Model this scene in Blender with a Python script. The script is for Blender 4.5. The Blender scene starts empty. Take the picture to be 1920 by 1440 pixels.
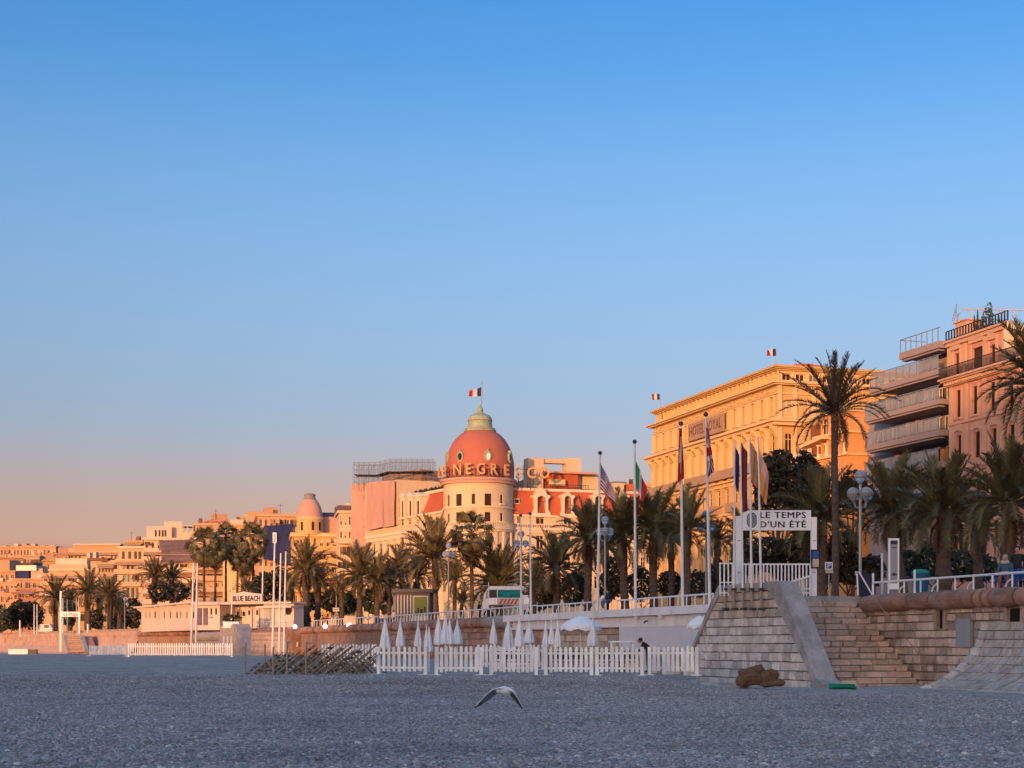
import bpy, bmesh, math, random
from mathutils import Vector, Matrix, Quaternion
from mathutils import noise as mnoise
random.seed(7)
S = bpy.context.scene
COL = S.collection
R = math.radians
PI = math.pi

# ------------------------------------------------------------------ camera
FPX = 2900.0                       # focal length in pixels of the 1920 px wide photograph
HOR = 1208.0                       # the horizon's row in the photograph; upright walls stay upright (shifted lens)
EYE = Vector((0, 0, 1.6))
cam = bpy.data.cameras.new('camera')
cam.sensor_fit = 'HORIZONTAL'; cam.sensor_width = 36.0; cam.lens = FPX / 1920 * 36
cam.clip_start = 0.1; cam.clip_end = 5000
camo = bpy.data.objects.new('camera', cam); COL.objects.link(camo)
camo.location = EYE; camo.rotation_euler = (PI / 2, 0, 0); cam.shift_y = (HOR - 720) / 1920
S.camera = camo

# ------------------------------------------------------------------ sky, sun, exposure
SUN_EL = R(3.0)
LDIR = Vector((0.42, 0.907, 0)).normalized()         # the way the low sun's light travels
SUN_AZ = math.atan2(-LDIR.x, -LDIR.y)
W = bpy.data.worlds.new('World'); S.world = W; W.use_nodes = True
nt = W.node_tree; bg = nt.nodes['Background']
sk = nt.nodes.new('ShaderNodeTexSky'); sk.sky_type = 'NISHITA'; sk.sun_disc = False
sk.sun_elevation = SUN_EL; sk.sun_rotation = SUN_AZ
sk.air_density = 1.0; sk.dust_density = 6.0; sk.ozone_density = 1.0
tc = nt.nodes.new('ShaderNodeTexCoord'); sp = nt.nodes.new('ShaderNodeSeparateXYZ')
nt.links.new(tc.outputs['Generated'], sp.inputs[0])
mr = nt.nodes.new('ShaderNodeMapRange'); mr.inputs[1].default_value = 0; mr.inputs[2].default_value = 1.0
nt.links.new(sp.outputs[2], mr.inputs[0])
rp = nt.nodes.new('ShaderNodeValToRGB')               # the same all round: a tint by height above the horizon
el = rp.color_ramp.elements
SKYTINT = [(0.0022, (16.171, 12.289, 25.205)), (0.0545, (16.171, 12.289, 25.205)), (0.0632, (16.171, 12.289, 25.205)),
           (0.0719, (12.587, 9.341, 17.429)), (0.0806, (10.188, 7.634, 13.390)), (0.0893, (8.516, 6.553, 11.032)),
           (0.0980, (7.248, 5.849, 9.931)), (0.1067, (6.288, 5.338, 9.090)), (0.1197, (5.203, 4.865, 8.351)),
           (0.1327, (4.357, 4.578, 7.947)), (0.1500, (3.762, 4.282, 7.335)), (0.1672, (3.472, 4.069, 6.823)),
           (0.1930, (3.141, 3.917, 6.477)), (0.2186, (2.890, 3.817, 6.271)), (0.2440, (2.683, 3.722, 6.122)),
           (0.2945, (2.149, 3.487, 5.960)), (0.3523, (1.300, 3.010, 5.718)), (0.4087, (0.868, 2.677, 5.585)),
           (0.5318, (1.370, 3.413, 6.269)), (0.7086, (3.323, 5.371, 7.792)), (0.8671, (6.271, 8.121, 9.901)),
           (0.9964, (9.390, 11.129, 12.260))]
while len(el) < len(SKYTINT): el.new(0.5)
for e, (p_, c_) in zip(el, SKYTINT):
    e.position = p_; e.color = (c_[0] / 16, c_[1] / 16, c_[2] / 16, 1)
nt.links.new(mr.outputs[0], rp.inputs[0])
mx = nt.nodes.new('ShaderNodeMix'); mx.data_type = 'RGBA'; mx.blend_type = 'MULTIPLY'; mx.inputs[0].default_value = 1
nt.links.new(sk.outputs[0], mx.inputs[6]); nt.links.new(rp.outputs[0], mx.inputs[7])
mx2 = nt.nodes.new('ShaderNodeMix'); mx2.data_type = 'RGBA'; mx2.blend_type = 'MULTIPLY'; mx2.inputs[0].default_value = 1
nt.links.new(mx.outputs[2], mx2.inputs[6]); mx2.inputs[7].default_value = (16, 16, 16, 1)
nt.links.new(mx2.outputs[2], bg.inputs[0]); bg.inputs[1].default_value = 0.12

sl = bpy.data.lights.new('sun', 'SUN'); sl.energy = 3.85; sl.angle = R(0.6); sl.color = (1.0, 0.48, 0.195)
so = bpy.data.objects.new('sun', sl); COL.objects.link(so)
so.rotation_euler = Vector((LDIR.x * math.cos(SUN_EL), LDIR.y * math.cos(SUN_EL), -math.sin(SUN_EL))).to_track_quat('-Z', 'Y').to_euler()
so.location = (-60, -120, 60)
S.view_settings.view_transform = 'Standard'; S.view_settings.look = 'None'
S.view_settings.exposure = 0.0; S.view_settings.gamma = 1.0; S.view_settings.use_curve_mapping = False
S.render.engine = 'CYCLES'
S.cycles.max_bounces = 5; S.cycles.diffuse_bounces = 3; S.cycles.glossy_bounces = 2; S.cycles.transmission_bounces = 3
S.cycles.transparent_max_bounces = 4

# ------------------------------------------------------------------ pixels to places
def ray(px, py):
    return Vector(((px - 960) / FPX, 1.0, (HOR - py) / FPX))
def at(px, py, Y):
    d = ray(px, py); return EYE + d * (Y / d.y)
def onz(px, py, z):
    d = ray(px, py); return EYE + d * ((z - EYE.z) / d.z)
def ppm(Y): return FPX / Y      # pixels per metre at that distance

class Frame:
    """A vertical plane: s runs to the right as seen from outside, o outwards, z up."""
    def __init__(self, O, u):
        self.O = Vector((O[0], O[1], 0)); l = math.hypot(u[0], u[1])
        self.u = Vector((u[0] / l, u[1] / l, 0)); self.n = Vector((self.u.y, -self.u.x, 0))
    def p(self, s, o, z): return self.O + self.u * s + self.n * o + Vector((0, 0, z))
    def hit(self, px, py, o=0.0):
        d = ray(px, py); Q = self.O + self.n * o
        t = (Q - EYE).dot(self.n) / d.dot(self.n); P = EYE + d * t
        return (P - self.O).dot(self.u), P.z
    def rot(self, s=0): return math.atan2(self.u.y, self.u.x)
class Cyl:
    """A round wall: s is the angle from the side that faces the camera."""
    def __init__(self, c, r): self.c = Vector((c[0], c[1], 0)); self.r = r
    def p(self, s, o, z): return self.c + Vector((math.sin(s) * (self.r + o), -math.cos(s) * (self.r + o), z))
    def rot(self, s=0): return s

# ------------------------------------------------------------------ mesh collector
class MB:
    def __init__(self): self.v = []; self.f = []; self.m = []
    def quad(self, a, b, c, d, m=0):
        k = len(self.v); self.v += [a, b, c, d]; self.f.append((k, k + 1, k + 2, k + 3)); self.m.append(m)
    def tri(self, a, b, c, m=0):
        k = len(self.v); self.v += [a, b, c]; self.f.append((k, k + 1, k + 2)); self.m.append(m)
    def ngon(self, pts, m=0):
        k = len(self.v); self.v += pts; self.f.append(tuple(range(k, k + len(pts)))); self.m.append(m)
    def hexa(self, p, m=0):           # p: 4 bottom points, 4 top points
        k = len(self.v); self.v += p
        for q in ((3, 2, 1, 0), (4, 5, 6, 7), (0, 1, 5, 4), (1, 2, 6, 5), (2, 3, 7, 6), (3, 0, 4, 7)):
            self.f.append(tuple(k + i for i in q)); self.m.append(m)
    def box(self, F, s0, s1, o0, o1, z0, z1, m=0):
        self.hexa([F.p(s0, o0, z0), F.p(s1, o0, z0), F.p(s1, o1, z0), F.p(s0, o1, z0),
                   F.p(s0, o0, z1), F.p(s1, o0, z1), F.p(s1, o1, z1), F.p(s0, o1, z1)], m)
    def band(self, F, s0, s1, o0, o1, z0, z1, n=16, m=0):   # a box that follows a round wall
        for i in range(n):
            self.box(F, s0 + (s1 - s0) * i / n, s0 + (s1 - s0) * (i + 1) / n, o0, o1, z0, z1, m)
    def aabb(self, x0, x1, y0, y1, z0, z1, m=0):
        V = Vector
        self.hexa([V((x0, y0, z0)), V((x1, y0, z0)), V((x1, y1, z0)), V((x0, y1, z0)),
                   V((x0, y0, z1)), V((x1, y0, z1)), V((x1, y1, z1)), V((x0, y1, z1))], m)
    def prism(self, pts, off, m=0):   # polygon pts swept by the vector off
        n = len(pts); k = len(self.v); self.v += list(pts) + [p + off for p in pts]
        self.f.append(tuple(range(k + n - 1, k - 1, -1))); self.m.append(m)
        self.f.append(tuple(range(k + n, k + 2 * n))); self.m.append(m)
        for i in range(n):
            j = (i + 1) % n; self.f.append((k + i, k + j, k + n + j, k + n + i)); self.m.append(m)
    def tube(self, pts, r, n=6, m=0, cap=True):
        pts = [Vector(p) for p in pts]; rs = r if isinstance(r, (list, tuple)) else [r] * len(pts)
        base = len(self.v); a = None
        for i, p in enumerate(pts):
            t = (pts[min(i + 1, len(pts) - 1)] - pts[max(i - 1, 0)]).normalized()
            if a is None: a = t.orthogonal().normalized()
            a = (a - t * a.dot(t)).normalized(); b = t.cross(a)
            for k in range(n):
                g = 2 * PI * k / n; self.v.append(p + (a * math.cos(g) + b * math.sin(g)) * rs[i])
        for i in range(len(pts) - 1):
            for k in range(n):
                q = (k + 1) % n; o = base + i * n
                self.f.append((o + k, o + q, o + n + q, o + n + k)); self.m.append(m)
        if cap:
            self.f.append(tuple(base + k for k in range(n - 1, -1, -1))); self.m.append(m)
            o = base + (len(pts) - 1) * n
            self.f.append(tuple(o + k for k in range(n))); self.m.append(m)
    def lathe(self, c, prof, n=24, m=0, a0=0.0, a1=2 * PI, rip=None):
        c = Vector(c); full = abs(a1 - a0 - 2 * PI) < 1e-6; k = len(self.v); cols = n if full else n + 1
        for (r, z) in prof:
            for i in range(cols):
                a = a0 + (a1 - a0) * i / n; rr = r * (rip(i, z) if rip else 1)
                self.v.append(c + Vector((rr * math.cos(a), rr * math.sin(a), z)))
        for j in range(len(prof) - 1):
            for i in range(n):
                i2 = (i + 1) % cols
                self.f.append((k + j * cols + i, k + j * cols + i2, k + (j + 1) * cols + i2, k + (j + 1) * cols + i)); self.m.append(m)
    def ball(self, c, rx, ry=None, rz=None, n=12, k=8, m=0):
        ry = ry or rx; rz = rz or rx; c = Vector(c); b = len(self.v)
        for j in range(k + 1):
            t = PI * j / k
            for i in range(n):
                a = 2 * PI * i / n
                self.v.append(c + Vector((rx * math.sin(t) * math.cos(a), ry * math.sin(t) * math.sin(a), -rz * math.cos(t))))
        for j in range(k):
            for i in range(n):
                q = (i + 1) % n
                self.f.append((b + j * n + i, b + j * n + q, b + (j + 1) * n + q, b + (j + 1) * n + i)); self.m.append(m)
    def wall(self, F, s0, s1, z0, z1, ops=(), depth=0.25, m=0, mr=None, ds=None, o=0.0):
        """A wall face with real openings and their reveals; ops are (s0, s1, z0, z1)."""
        ops = [(max(a, s0), min(b, s1), max(c, z0), min(d, z1)) for a, b, c, d in ops]
        ops = [q for q in ops if q[1] - q[0] > 1e-3 and q[3] - q[2] > 1e-3]
        ss = {round(s0, 4), round(s1, 4)}; zz = {round(z0, 4), round(z1, 4)}
        for a, b, c, d in ops: ss |= {round(a, 4), round(b, 4)}; zz |= {round(c, 4), round(d, 4)}
        if ds:
            n = int((s1 - s0) / ds) + 1; ss |= {round(s0 + (s1 - s0) * i / n, 4) for i in range(n)}
        ss = sorted(ss); zz = sorted(zz)
        for i in range(len(ss) - 1):
            if ss[i + 1] - ss[i] < 1e-4: continue
            sm = (ss[i] + ss[i + 1]) / 2
            col = [q for q in ops if q[0] < sm < q[1]]
            for j in range(len(zz) - 1):
                zm = (zz[j] + zz[j + 1]) / 2
                if any(q[2] < zm < q[3] for q in col): continue
                self.quad(F.p(ss[i], o, zz[j]), F.p(ss[i + 1], o, zz[j]), F.p(ss[i + 1], o, zz[j + 1]), F.p(ss[i], o, zz[j + 1]), m)
        w = m if mr is None else mr
        for a, b, c, d in ops:
            self.quad(F.p(a, o, c), F.p(b, o, c), F.p(b, o - depth, c), F.p(a, o - depth, c), w)
            self.quad(F.p(a, o - depth, d), F.p(b, o - depth, d), F.p(b, o, d), F.p(a, o, d), w)
            self.quad(F.p(a, o - depth, c), F.p(a, o - depth, d), F.p(a, o, d), F.p(a, o, c), w)
            self.quad(F.p(b, o, c), F.p(b, o, d), F.p(b, o - depth, d), F.p(b, o - depth, c), w)
    def mesh(self, name, mats, off=None, smooth=False):
        me = bpy.data.meshes.new(name)
        v = self.v if off is None else [Vector(p) - off for p in self.v]
        me.from_pydata([tuple(p) for p in v], [], self.f)
        for x in (mats if isinstance(mats, (list, tuple)) else [mats]): me.materials.append(x)
        if any(self.m): me.polygons.foreach_set('material_index', self.m)
        if smooth: me.polygons.foreach_set('use_smooth', [True] * len(me.polygons))
        me.update(); return me
    def build(self, name, mats, parent=None, smooth=False, kind=None, label=None):
        off = LOC[parent.name] if parent is not None else Vector((0, 0, 0))
        o = bpy.data.objects.new(name, self.mesh(name, mats, off, smooth)); COL.objects.link(o)
        if parent is not None: o.parent = parent
        LOC[o.name] = off
        if kind: o['kind'] = kind
        if label: o['label'] = label
        return o
LOC = {}

def thing(name, label, cat, loc, group=None):
    o = bpy.data.objects.new(name, None); COL.objects.link(o); o.empty_display_size = 0.3
    o.location = loc; LOC[o.name] = Vector(loc); o['label'] = label; o['category'] = cat
    if group: o['group'] = group
    return o
def tag(o, label, cat, group=None):
    o['label'] = label; o['category'] = cat
    if group: o['group'] = group
    return o
def inst(name, me, parent, loc, rot=(0, 0, 0), scale=(1, 1, 1), label=None):
    o = bpy.data.objects.new(name, me); COL.objects.link(o); o.parent = parent
    o.location = Vector(loc) - LOC[parent.name]; o.rotation_euler = rot; o.scale = scale
    LOC[o.name] = Vector(loc)
    if label: o['label'] = label
    return o
def sub(name, me, parent):           # a sub-part that shares the part's own axes
    o = bpy.data.objects.new(name, me); COL.objects.link(o); o.parent = parent; return o

# ------------------------------------------------------------------ materials
def mat(name, col, rough=0.85, var=0.18, scale=1.5, fine=0.0, fscale=14.0, bump=0.0, bscale=20.0, orand=0.0, metal=0.0,
        spec=0.3, stain=None, emit=None, trans=0.0, alpha=None):
    m = bpy.data.materials.new(name); m.use_nodes = True
    t = m.node_tree; N = t.nodes; L = t.links; b = N['Principled BSDF']
    b.inputs['Roughness'].default_value = rough; b.inputs['Metallic'].default_value = metal
    b.inputs['Specular IOR Level'].default_value = spec
    g = N.new('ShaderNodeNewGeometry')
    cur = None
    def mul(cs, fac, a, bb):
        x = N.new('ShaderNodeMix'); x.data_type = 'RGBA'; x.blend_type = 'MULTIPLY'; x.inputs[0].default_value = 1
        if isinstance(cs, tuple): x.inputs[6].default_value = cs
        else: L.new(cs, x.inputs[6])
        r = N.new('ShaderNodeMapRange'); r.inputs[1].default_value = 0.25; r.inputs[2].default_value = 0.75
        r.inputs[3].default_value = a; r.inputs[4].default_value = bb
        L.new(fac, r.inputs[0])
        cb = N.new('ShaderNodeCombineColor')
        for i in range(3): L.new(r.outputs[0], cb.inputs[i])
        L.new(cb.outputs[0], x.inputs[7]); return x.outputs[2]
    cur = (col[0], col[1], col[2], 1)
    if var:
        n = N.new('ShaderNodeTexNoise'); n.inputs['Scale'].default_value = scale; n.inputs['Detail'].default_value = 6
        L.new(g.outputs['Position'], n.inputs['Vector']); cur = mul(cur, n.outputs[0], 1 - var, 1 + var)
    if fine:
        n = N.new('ShaderNodeTexNoise'); n.inputs['Scale'].default_value = fscale; n.inputs['Detail'].default_value = 3
        L.new(g.outputs['Position'], n.inputs['Vector']); cur = mul(cur, n.outputs[0], 1 - fine, 1 + fine)
    if orand:
        oi = N.new('ShaderNodeObjectInfo')
        cur = mul(cur, oi.outputs['Random'], 1 - orand, 1 + orand)
    if stain:
        mp = N.new('ShaderNodeMapping'); mp.inputs['Scale'].default_value = stain[1]
        L.new(g.outputs['Position'], mp.inputs[0])
        n = N.new('ShaderNodeTexNoise'); n.inputs['Scale'].default_value = 1; n.inputs['Detail'].default_value = 5
        L.new(mp.outputs[0], n.inputs['Vector'])
        r = N.new('ShaderNodeMapRange'); r.inputs[1].default_value = 0.5; r.inputs[2].default_value = 0.72
        r.inputs[3].default_value = 0; r.inputs[4].default_value = stain[2]; L.new(n.outputs[0], r.inputs[0])
        x = N.new('ShaderNodeMix'); x.data_type = 'RGBA'; L.new(r.outputs[0], x.inputs[0])
        if isinstance(cur, tuple): x.inputs[6].default_value = cur
        else: L.new(cur, x.inputs[6])
        x.inputs[7].default_value = (*stain[0], 1); cur = x.outputs[2]
    if isinstance(cur, tuple): b.inputs['Base Color'].default_value = cur
    else: L.new(cur, b.inputs['Base Color'])
    if bump:
        n = N.new('ShaderNodeTexNoise'); n.inputs['Scale'].default_value = bscale; n.inputs['Detail'].default_value = 4
        L.new(g.outputs['Position'], n.inputs['Vector'])
        bp = N.new('ShaderNodeBump'); bp.inputs['Strength'].default_value = bump; bp.inputs['Distance'].default_value = 0.05
        L.new(n.outputs[0], bp.inputs['Height']); L.new(bp.outputs[0], b.inputs['Normal'])
    if emit:
        b.inputs['Emission Color'].default_value = (*emit[0], 1); b.inputs['Emission Strength'].default_value = emit[1]
    if trans: b.inputs['Transmission Weight'].default_value = trans
    if alpha is not None: b.inputs['Alpha'].default_value = alpha
    return m

M = {}
def dm(k, *a, **kw): M[k] = mat(k, *a, **kw)
dm('white_paint', (0.83, 0.81, 0.80), 0.6, 0.08, 3, 0.06, 30, orand=0.09, stain=((0.45, 0.41, 0.37), (6, 6, 1.2), 0.4))
dm('white_plastic', (0.84, 0.83, 0.83), 0.5, 0.06, 6, orand=0.04)
dm('white_pole', (0.72, 0.70, 0.68), 0.45, 0.06, 2)
dm('white_render', (0.78, 0.75, 0.75), 0.8, 0.08, 0.8, 0.05, 8, stain=((0.42, 0.40, 0.40), (1.5, 1.5, 0.4), 0.35))
dm('white_cloth', (0.82, 0.80, 0.81), 0.9, 0.06, 5, orand=0.05)
dm('stone_grey', (0.56, 0.50, 0.47), 0.9, 0.22, 3.0, 0.2, 16, 0.5, 18, orand=0.2, stain=((0.30, 0.25, 0.23), (2.2, 2.2, 1.0), 0.5))
dm('stone_brown', (0.50, 0.36, 0.285), 0.9, 0.22, 2.0, 0.2, 16, 0.5, 18, orand=0.17, stain=((0.30, 0.18, 0.14), (1.2, 1.2, 1.2), 0.55))
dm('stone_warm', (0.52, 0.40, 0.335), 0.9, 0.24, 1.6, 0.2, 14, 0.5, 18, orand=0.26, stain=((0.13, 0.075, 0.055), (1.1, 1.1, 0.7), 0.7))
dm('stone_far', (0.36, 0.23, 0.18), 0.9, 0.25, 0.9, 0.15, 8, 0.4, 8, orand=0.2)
dm('coping_brown', (0.32, 0.17, 0.125), 0.85, 0.3, 1.4, 0.2, 12, 0.5, 14, orand=0.22, stain=((0.42, 0.36, 0.31), (0.8, 0.8, 2.0), 0.6))
dm('coping_grey', (0.34, 0.29, 0.26), 0.85, 0.22, 1.2, 0.15, 10, 0.4, 12, orand=0.2)
dm('mortar', (0.29, 0.245, 0.22), 0.95, 0.2, 4)
dm('concrete', (0.36, 0.325, 0.315), 0.9, 0.26, 1.3, 0.14, 9, 0.5, 12, stain=((0.19, 0.175, 0.17), (1.6, 1.6, 0.8), 0.75))
dm('dark_gap', (0.015, 0.012, 0.012), 0.95, 0)
dm('panel_grey', (0.30, 0.31, 0.33), 0.6, 0.05, 2)
dm('rail_white', (0.76, 0.75, 0.76), 0.4, 0.05, 2, orand=0.04)
dm('metal_grey', (0.33, 0.33, 0.35), 0.45, 0.1, 3, metal=0.3)
dm('metal_dark', (0.06, 0.06, 0.065), 0.5, 0.1, 3)
dm('pipe_tan', (0.33, 0.24, 0.16), 0.6, 0.15, 6)
dm('wood', (0.26, 0.18, 0.115), 0.8, 0.25, 5, 0.15, 30, orand=0.3)
dm('wood_pole', (0.33, 0.26, 0.21), 0.8, 0.2, 5)
dm('black', (0.02, 0.02, 0.022), 0.7, 0)
dm('navy_print', (0.02, 0.025, 0.06), 0.6, 0)
dm('grey_print', (0.28, 0.29, 0.33), 0.6, 0)
dm('blue_sign', (0.03, 0.08, 0.30), 0.5, 0)
dm('glass_dark', (0.022, 0.02, 0.022), 0.3, 0.2, 0.5, spec=0.2)
dm('glass_warm', (0.05, 0.028, 0.02), 0.45, 0.2, 0.6, spec=0.15)
dm('glass_rail', (0.34, 0.37, 0.40), 0.15, 0.08, 0.6, spec=0.5, alpha=0.55)
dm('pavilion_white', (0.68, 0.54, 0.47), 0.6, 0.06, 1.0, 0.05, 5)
dm('flat_recess_shade', (0.19, 0.145, 0.135), 0.8, 0.15, 0.6)  # wall colour darkened to stand for the shade behind the balconies
dm('dull_rose', (0.36, 0.22, 0.18), 0.9, 0.1, 0.4)
dm('tube_dark', (0.13, 0.115, 0.12), 0.6, 0.1, 2)
dm('panel_white', (0.60, 0.59, 0.63), 0.8, 0.06, 1.0)
dm('globe_glass', (0.80, 0.82, 0.84), 0.08, 0.05, 2, spec=0.5, trans=0.75)
dm('lead', (0.27, 0.25, 0.23), 0.7, 0.15, 1.2)
dm('frond_tall', (0.085, 0.066, 0.034), 0.6, 0.2, 0.8, orand=0.35)
dm('frond', (0.105, 0.097, 0.044), 0.6, 0.2, 0.8, orand=0.35)
dm('frond_warm', (0.125, 0.098, 0.05), 0.6, 0.2, 0.8, orand=0.35)
dm('frond_dead', (0.13, 0.075, 0.04), 0.8, 0.2, 2, orand=0.3)
dm('fruit', (0.36, 0.11, 0.03), 0.7, 0.2, 6)
dm('trunk', (0.10, 0.072, 0.06), 0.9, 0.3, 5, 0.3, 20, 0.6, 14)
dm('leaf_dark', (0.040, 0.038, 0.024), 0.55, 0.3, 1.5, orand=0.2)
dm('leaf_green', (0.05, 0.072, 0.036), 0.6, 0.3, 1.5, orand=0.2)
# buildings
dm('cream', (0.72, 0.525, 0.33), 0.85, 0.07, 0.25, 0.05, 2.5, 0.15, 6, stain=((0.45, 0.34, 0.23), (0.5, 0.5, 0.12), 0.25))
dm('cream_light', (0.78, 0.62, 0.44), 0.85, 0.06, 0.3, 0.04, 3)
dm('ochre', (0.63, 0.40, 0.18), 0.85, 0.08, 0.25, 0.05, 2.5, stain=((0.5, 0.29, 0.11), (0.5, 0.5, 0.12), 0.25))  # kept darker than the trim; the front's relief shading is in the tone
dm('ochre_light', (0.78, 0.53, 0.27), 0.85, 0.07, 0.3, 0.05, 3)
dm('ochre_recess_shade', (0.40, 0.23, 0.10), 0.85, 0.1, 0.5)  # shadow in the recessed front panels, put into a darker colour
dm('ochre_dull', (0.42, 0.27, 0.18), 0.85, 0.12, 0.5)
dm('orange_render', (0.70, 0.34, 0.135), 0.85, 0.09, 0.3, 0.05, 2)
dm('pink', (0.58, 0.30, 0.225), 0.85, 0.08, 0.35, 0.05, 3, stain=((0.5, 0.30, 0.24), (0.6, 0.6, 0.15), 0.3))
dm('pink_trim', (0.60, 0.38, 0.27), 0.85, 0.08, 0.6, 0.05, 3)
dm('dome_red', (0.47, 0.14, 0.088), 0.7, 0.07, 0.4, 0.06, 4)
dm('roof_red', (0.50, 0.115, 0.05), 0.75, 0.07, 0.4, 0.05, 3)
dm('verdigris', (0.33, 0.37, 0.25), 0.7, 0.15, 1.2)
dm('gold', (0.60, 0.33, 0.14), 0.5, 0.05, 2)
dm('net_pink', (0.56, 0.32, 0.25), 0.95, 0.08, 0.25, 0.04, 4)
dm('net_blue', (0.03, 0.04, 0.13), 0.95, 0.25, 0.5, 0.15, 4)
dm('net_violet', (0.17, 0.13, 0.17), 0.95, 0.2, 0.5, 0.15, 4)
dm('slab_grey', (0.33, 0.27, 0.27), 0.8, 0.08, 0.6)
dm('shutter', (0.055, 0.035, 0.03), 0.7, 0.1, 3)
dm('shutter_light', (0.42, 0.42, 0.40), 0.7, 0.08, 3)
dm('iron', (0.035, 0.028, 0.028), 0.6, 0.05)
dm('roof_brown', (0.20, 0.10, 0.07), 0.85, 0.15, 1.0)
dm('cream_far', (0.58, 0.385, 0.24), 0.9, 0.10, 0.12, 0.05, 1.2)
dm('peach_far', (0.55, 0.31, 0.18), 0.9, 0.10, 0.12, 0.05, 1.2)
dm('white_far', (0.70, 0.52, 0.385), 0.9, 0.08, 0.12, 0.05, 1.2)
dm('far_rose', (0.52, 0.27, 0.18), 0.9, 0.12, 0.12, 0.05, 1.2)
dm('far_sand', (0.47, 0.34, 0.22), 0.9, 0.12, 0.12, 0.05, 1.2)
dm('far_ochre', (0.55, 0.33, 0.14), 0.9, 0.12, 0.12, 0.05, 1.2)
dm('cupola_pink', (0.62, 0.32, 0.24), 0.8, 0.06, 0.5)
dm('asphalt', (0.05, 0.05, 0.052), 0.9, 0.2, 0.5, 0.2, 10)
dm('paving', (0.24, 0.17, 0.15), 0.9, 0.15, 0.6, 0.1, 6)
# flags, clothes, odds and ends
for k, c in dict(flag_red=(0.36, 0.02, 0.03), flag_white=(0.60, 0.57, 0.59), flag_navy=(0.02, 0.03, 0.12), flag_blue=(0.03, 0.06, 0.22),
                 flag_green=(0.01, 0.22, 0.09), flag_tan=(0.42, 0.22, 0.11), flag_orange=(0.60, 0.24, 0.07), flag_pink=(0.6, 0.33, 0.26),
                 cloth_black=(0.018, 0.018, 0.022), cloth_blue=(0.05, 0.10, 0.17), denim=(0.06, 0.11, 0.19), cloth_navy=(0.025, 0.03, 0.055),
                 cloth_cream=(0.55, 0.48, 0.42), cloth_brown=(0.25, 0.09, 0.04), skin=(0.45, 0.26, 0.18), hair_dark=(0.02, 0.015, 0.012),
                 hair_grey=(0.32, 0.28, 0.25), cloth_red=(0.16, 0.03, 0.04), chair_blue=(0.015, 0.08, 0.28), bin_blue=(0.02, 0.10, 0.20),
                 teal=(0.01, 0.24, 0.19), truck_teal=(0.01, 0.22, 0.22), stripe_red=(0.42, 0.10, 0.06), poster_yellow=(0.20, 0.21, 0.06),
                 kiosk=(0.13, 0.10, 0.10), tarp=(0.14, 0.075, 0.04), gull_grey=(0.22, 0.23, 0.26), gull_white=(0.86, 0.86, 0.86),
                 awning_blue=(0.04, 0.05, 0.10), board_cream=(0.5, 0.44, 0.34)).items():
    dm(k, c, 0.8, 0.08, 6)
dm('lamp_lit', (0.9, 0.88, 0.85), 0.4, 0, emit=((1, 0.93, 0.85), 1.6))
dm('pane_glint', (0.93, 0.92, 0.78), 0.5, 0)  # pale pane colour stands for the sun's glint on a round window

def text_mesh(txt, size, depth=0.01, m=None, align='CENTER', space=1.0, bold=0.0):
    c = bpy.data.curves.new('lettering', 'FONT'); c.body = txt; c.size = size; c.extrude = depth
    c.align_x = align; c.offset = bold; c.align_y = 'CENTER'; c.resolution_u = 2; c.space_character = space
    o = bpy.data.objects.new('lettering', c); COL.objects.link(o)
    dg = bpy.context.evaluated_depsgraph_get(); dg.update()
    me = bpy.data.meshes.new_from_object(o.evaluated_get(dg))
    bpy.data.objects.remove(o); bpy.data.curves.remove(c)
    me.materials.clear(); me.materials.append(m); return me

# ================================================================== SETTING: ground, sea, promenade
ZP = 3.6
W0 = Frame((17.9, 54.0), (0.319, -0.948))            # the straight sea wall; s grows towards the camera
WALLPTS = [(30.66, 16.08), (17.9, 54.0), (1.4, 103.0), (-11.9, 144.0), (-24.8, 180.0), (-58.0, 240.0), (-103.0, 320.0), (-170.0, 420.0), (-300.0, 560.0)]
def sst(a, b, x):
    t = max(0.0, min(1.0, (x - a) / (b - a))); return t * t * (3 - 2 * t)
def ground_z(x, y):
    z = 0.40 * sst(47, 57.5, y) * (1 - sst(5.2, 7.6, x - (y - 57) * 0.02)) * (1 - sst(130, 300, y) * 1.35)
    z += 0.05 * mnoise.noise(Vector((x * 0.35, y * 0.16, 0))) + 0.022 * mnoise.noise(Vector((x * 1.4, y * 0.9, 3.1)))
    if y < 60: z += 0.014 * mnoise.noise(Vector((x * 4.3, y * 3.1, 7.7)))
    sh = x + 46 + y * 0.33                            # distance from the shoreline, which lies left of the view
    if sh < 14: z -= (14 - sh) * 0.09
    return max(z, -7)
def axis(fine0, fine1, step, lo, hi):
    a = [fine0 + i * step for i in range(int((fine1 - fine0) / step) + 1)]
    d = step
    while a[-1] < hi: d *= 1.22; a.append(a[-1] + d)
    d = step
    while a[0] > lo: d *= 1.22; a.insert(0, a[0] - d)
    return a
xs = axis(-20, 17, 0.26, -900, 900); ys = axis(14, 63, 0.26, -700, 2200)
mb = MB()
mb.v = [Vector((x, y, ground_z(x, y))) for y in ys for x in xs]
nx = len(xs)
for j in range(len(ys) - 1):
    for i in range(nx - 1):
        mb.f.append((j * nx + i, j * nx + i + 1, (j + 1) * nx + i + 1, (j + 1) * nx + i)); mb.m.append(0)
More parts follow.
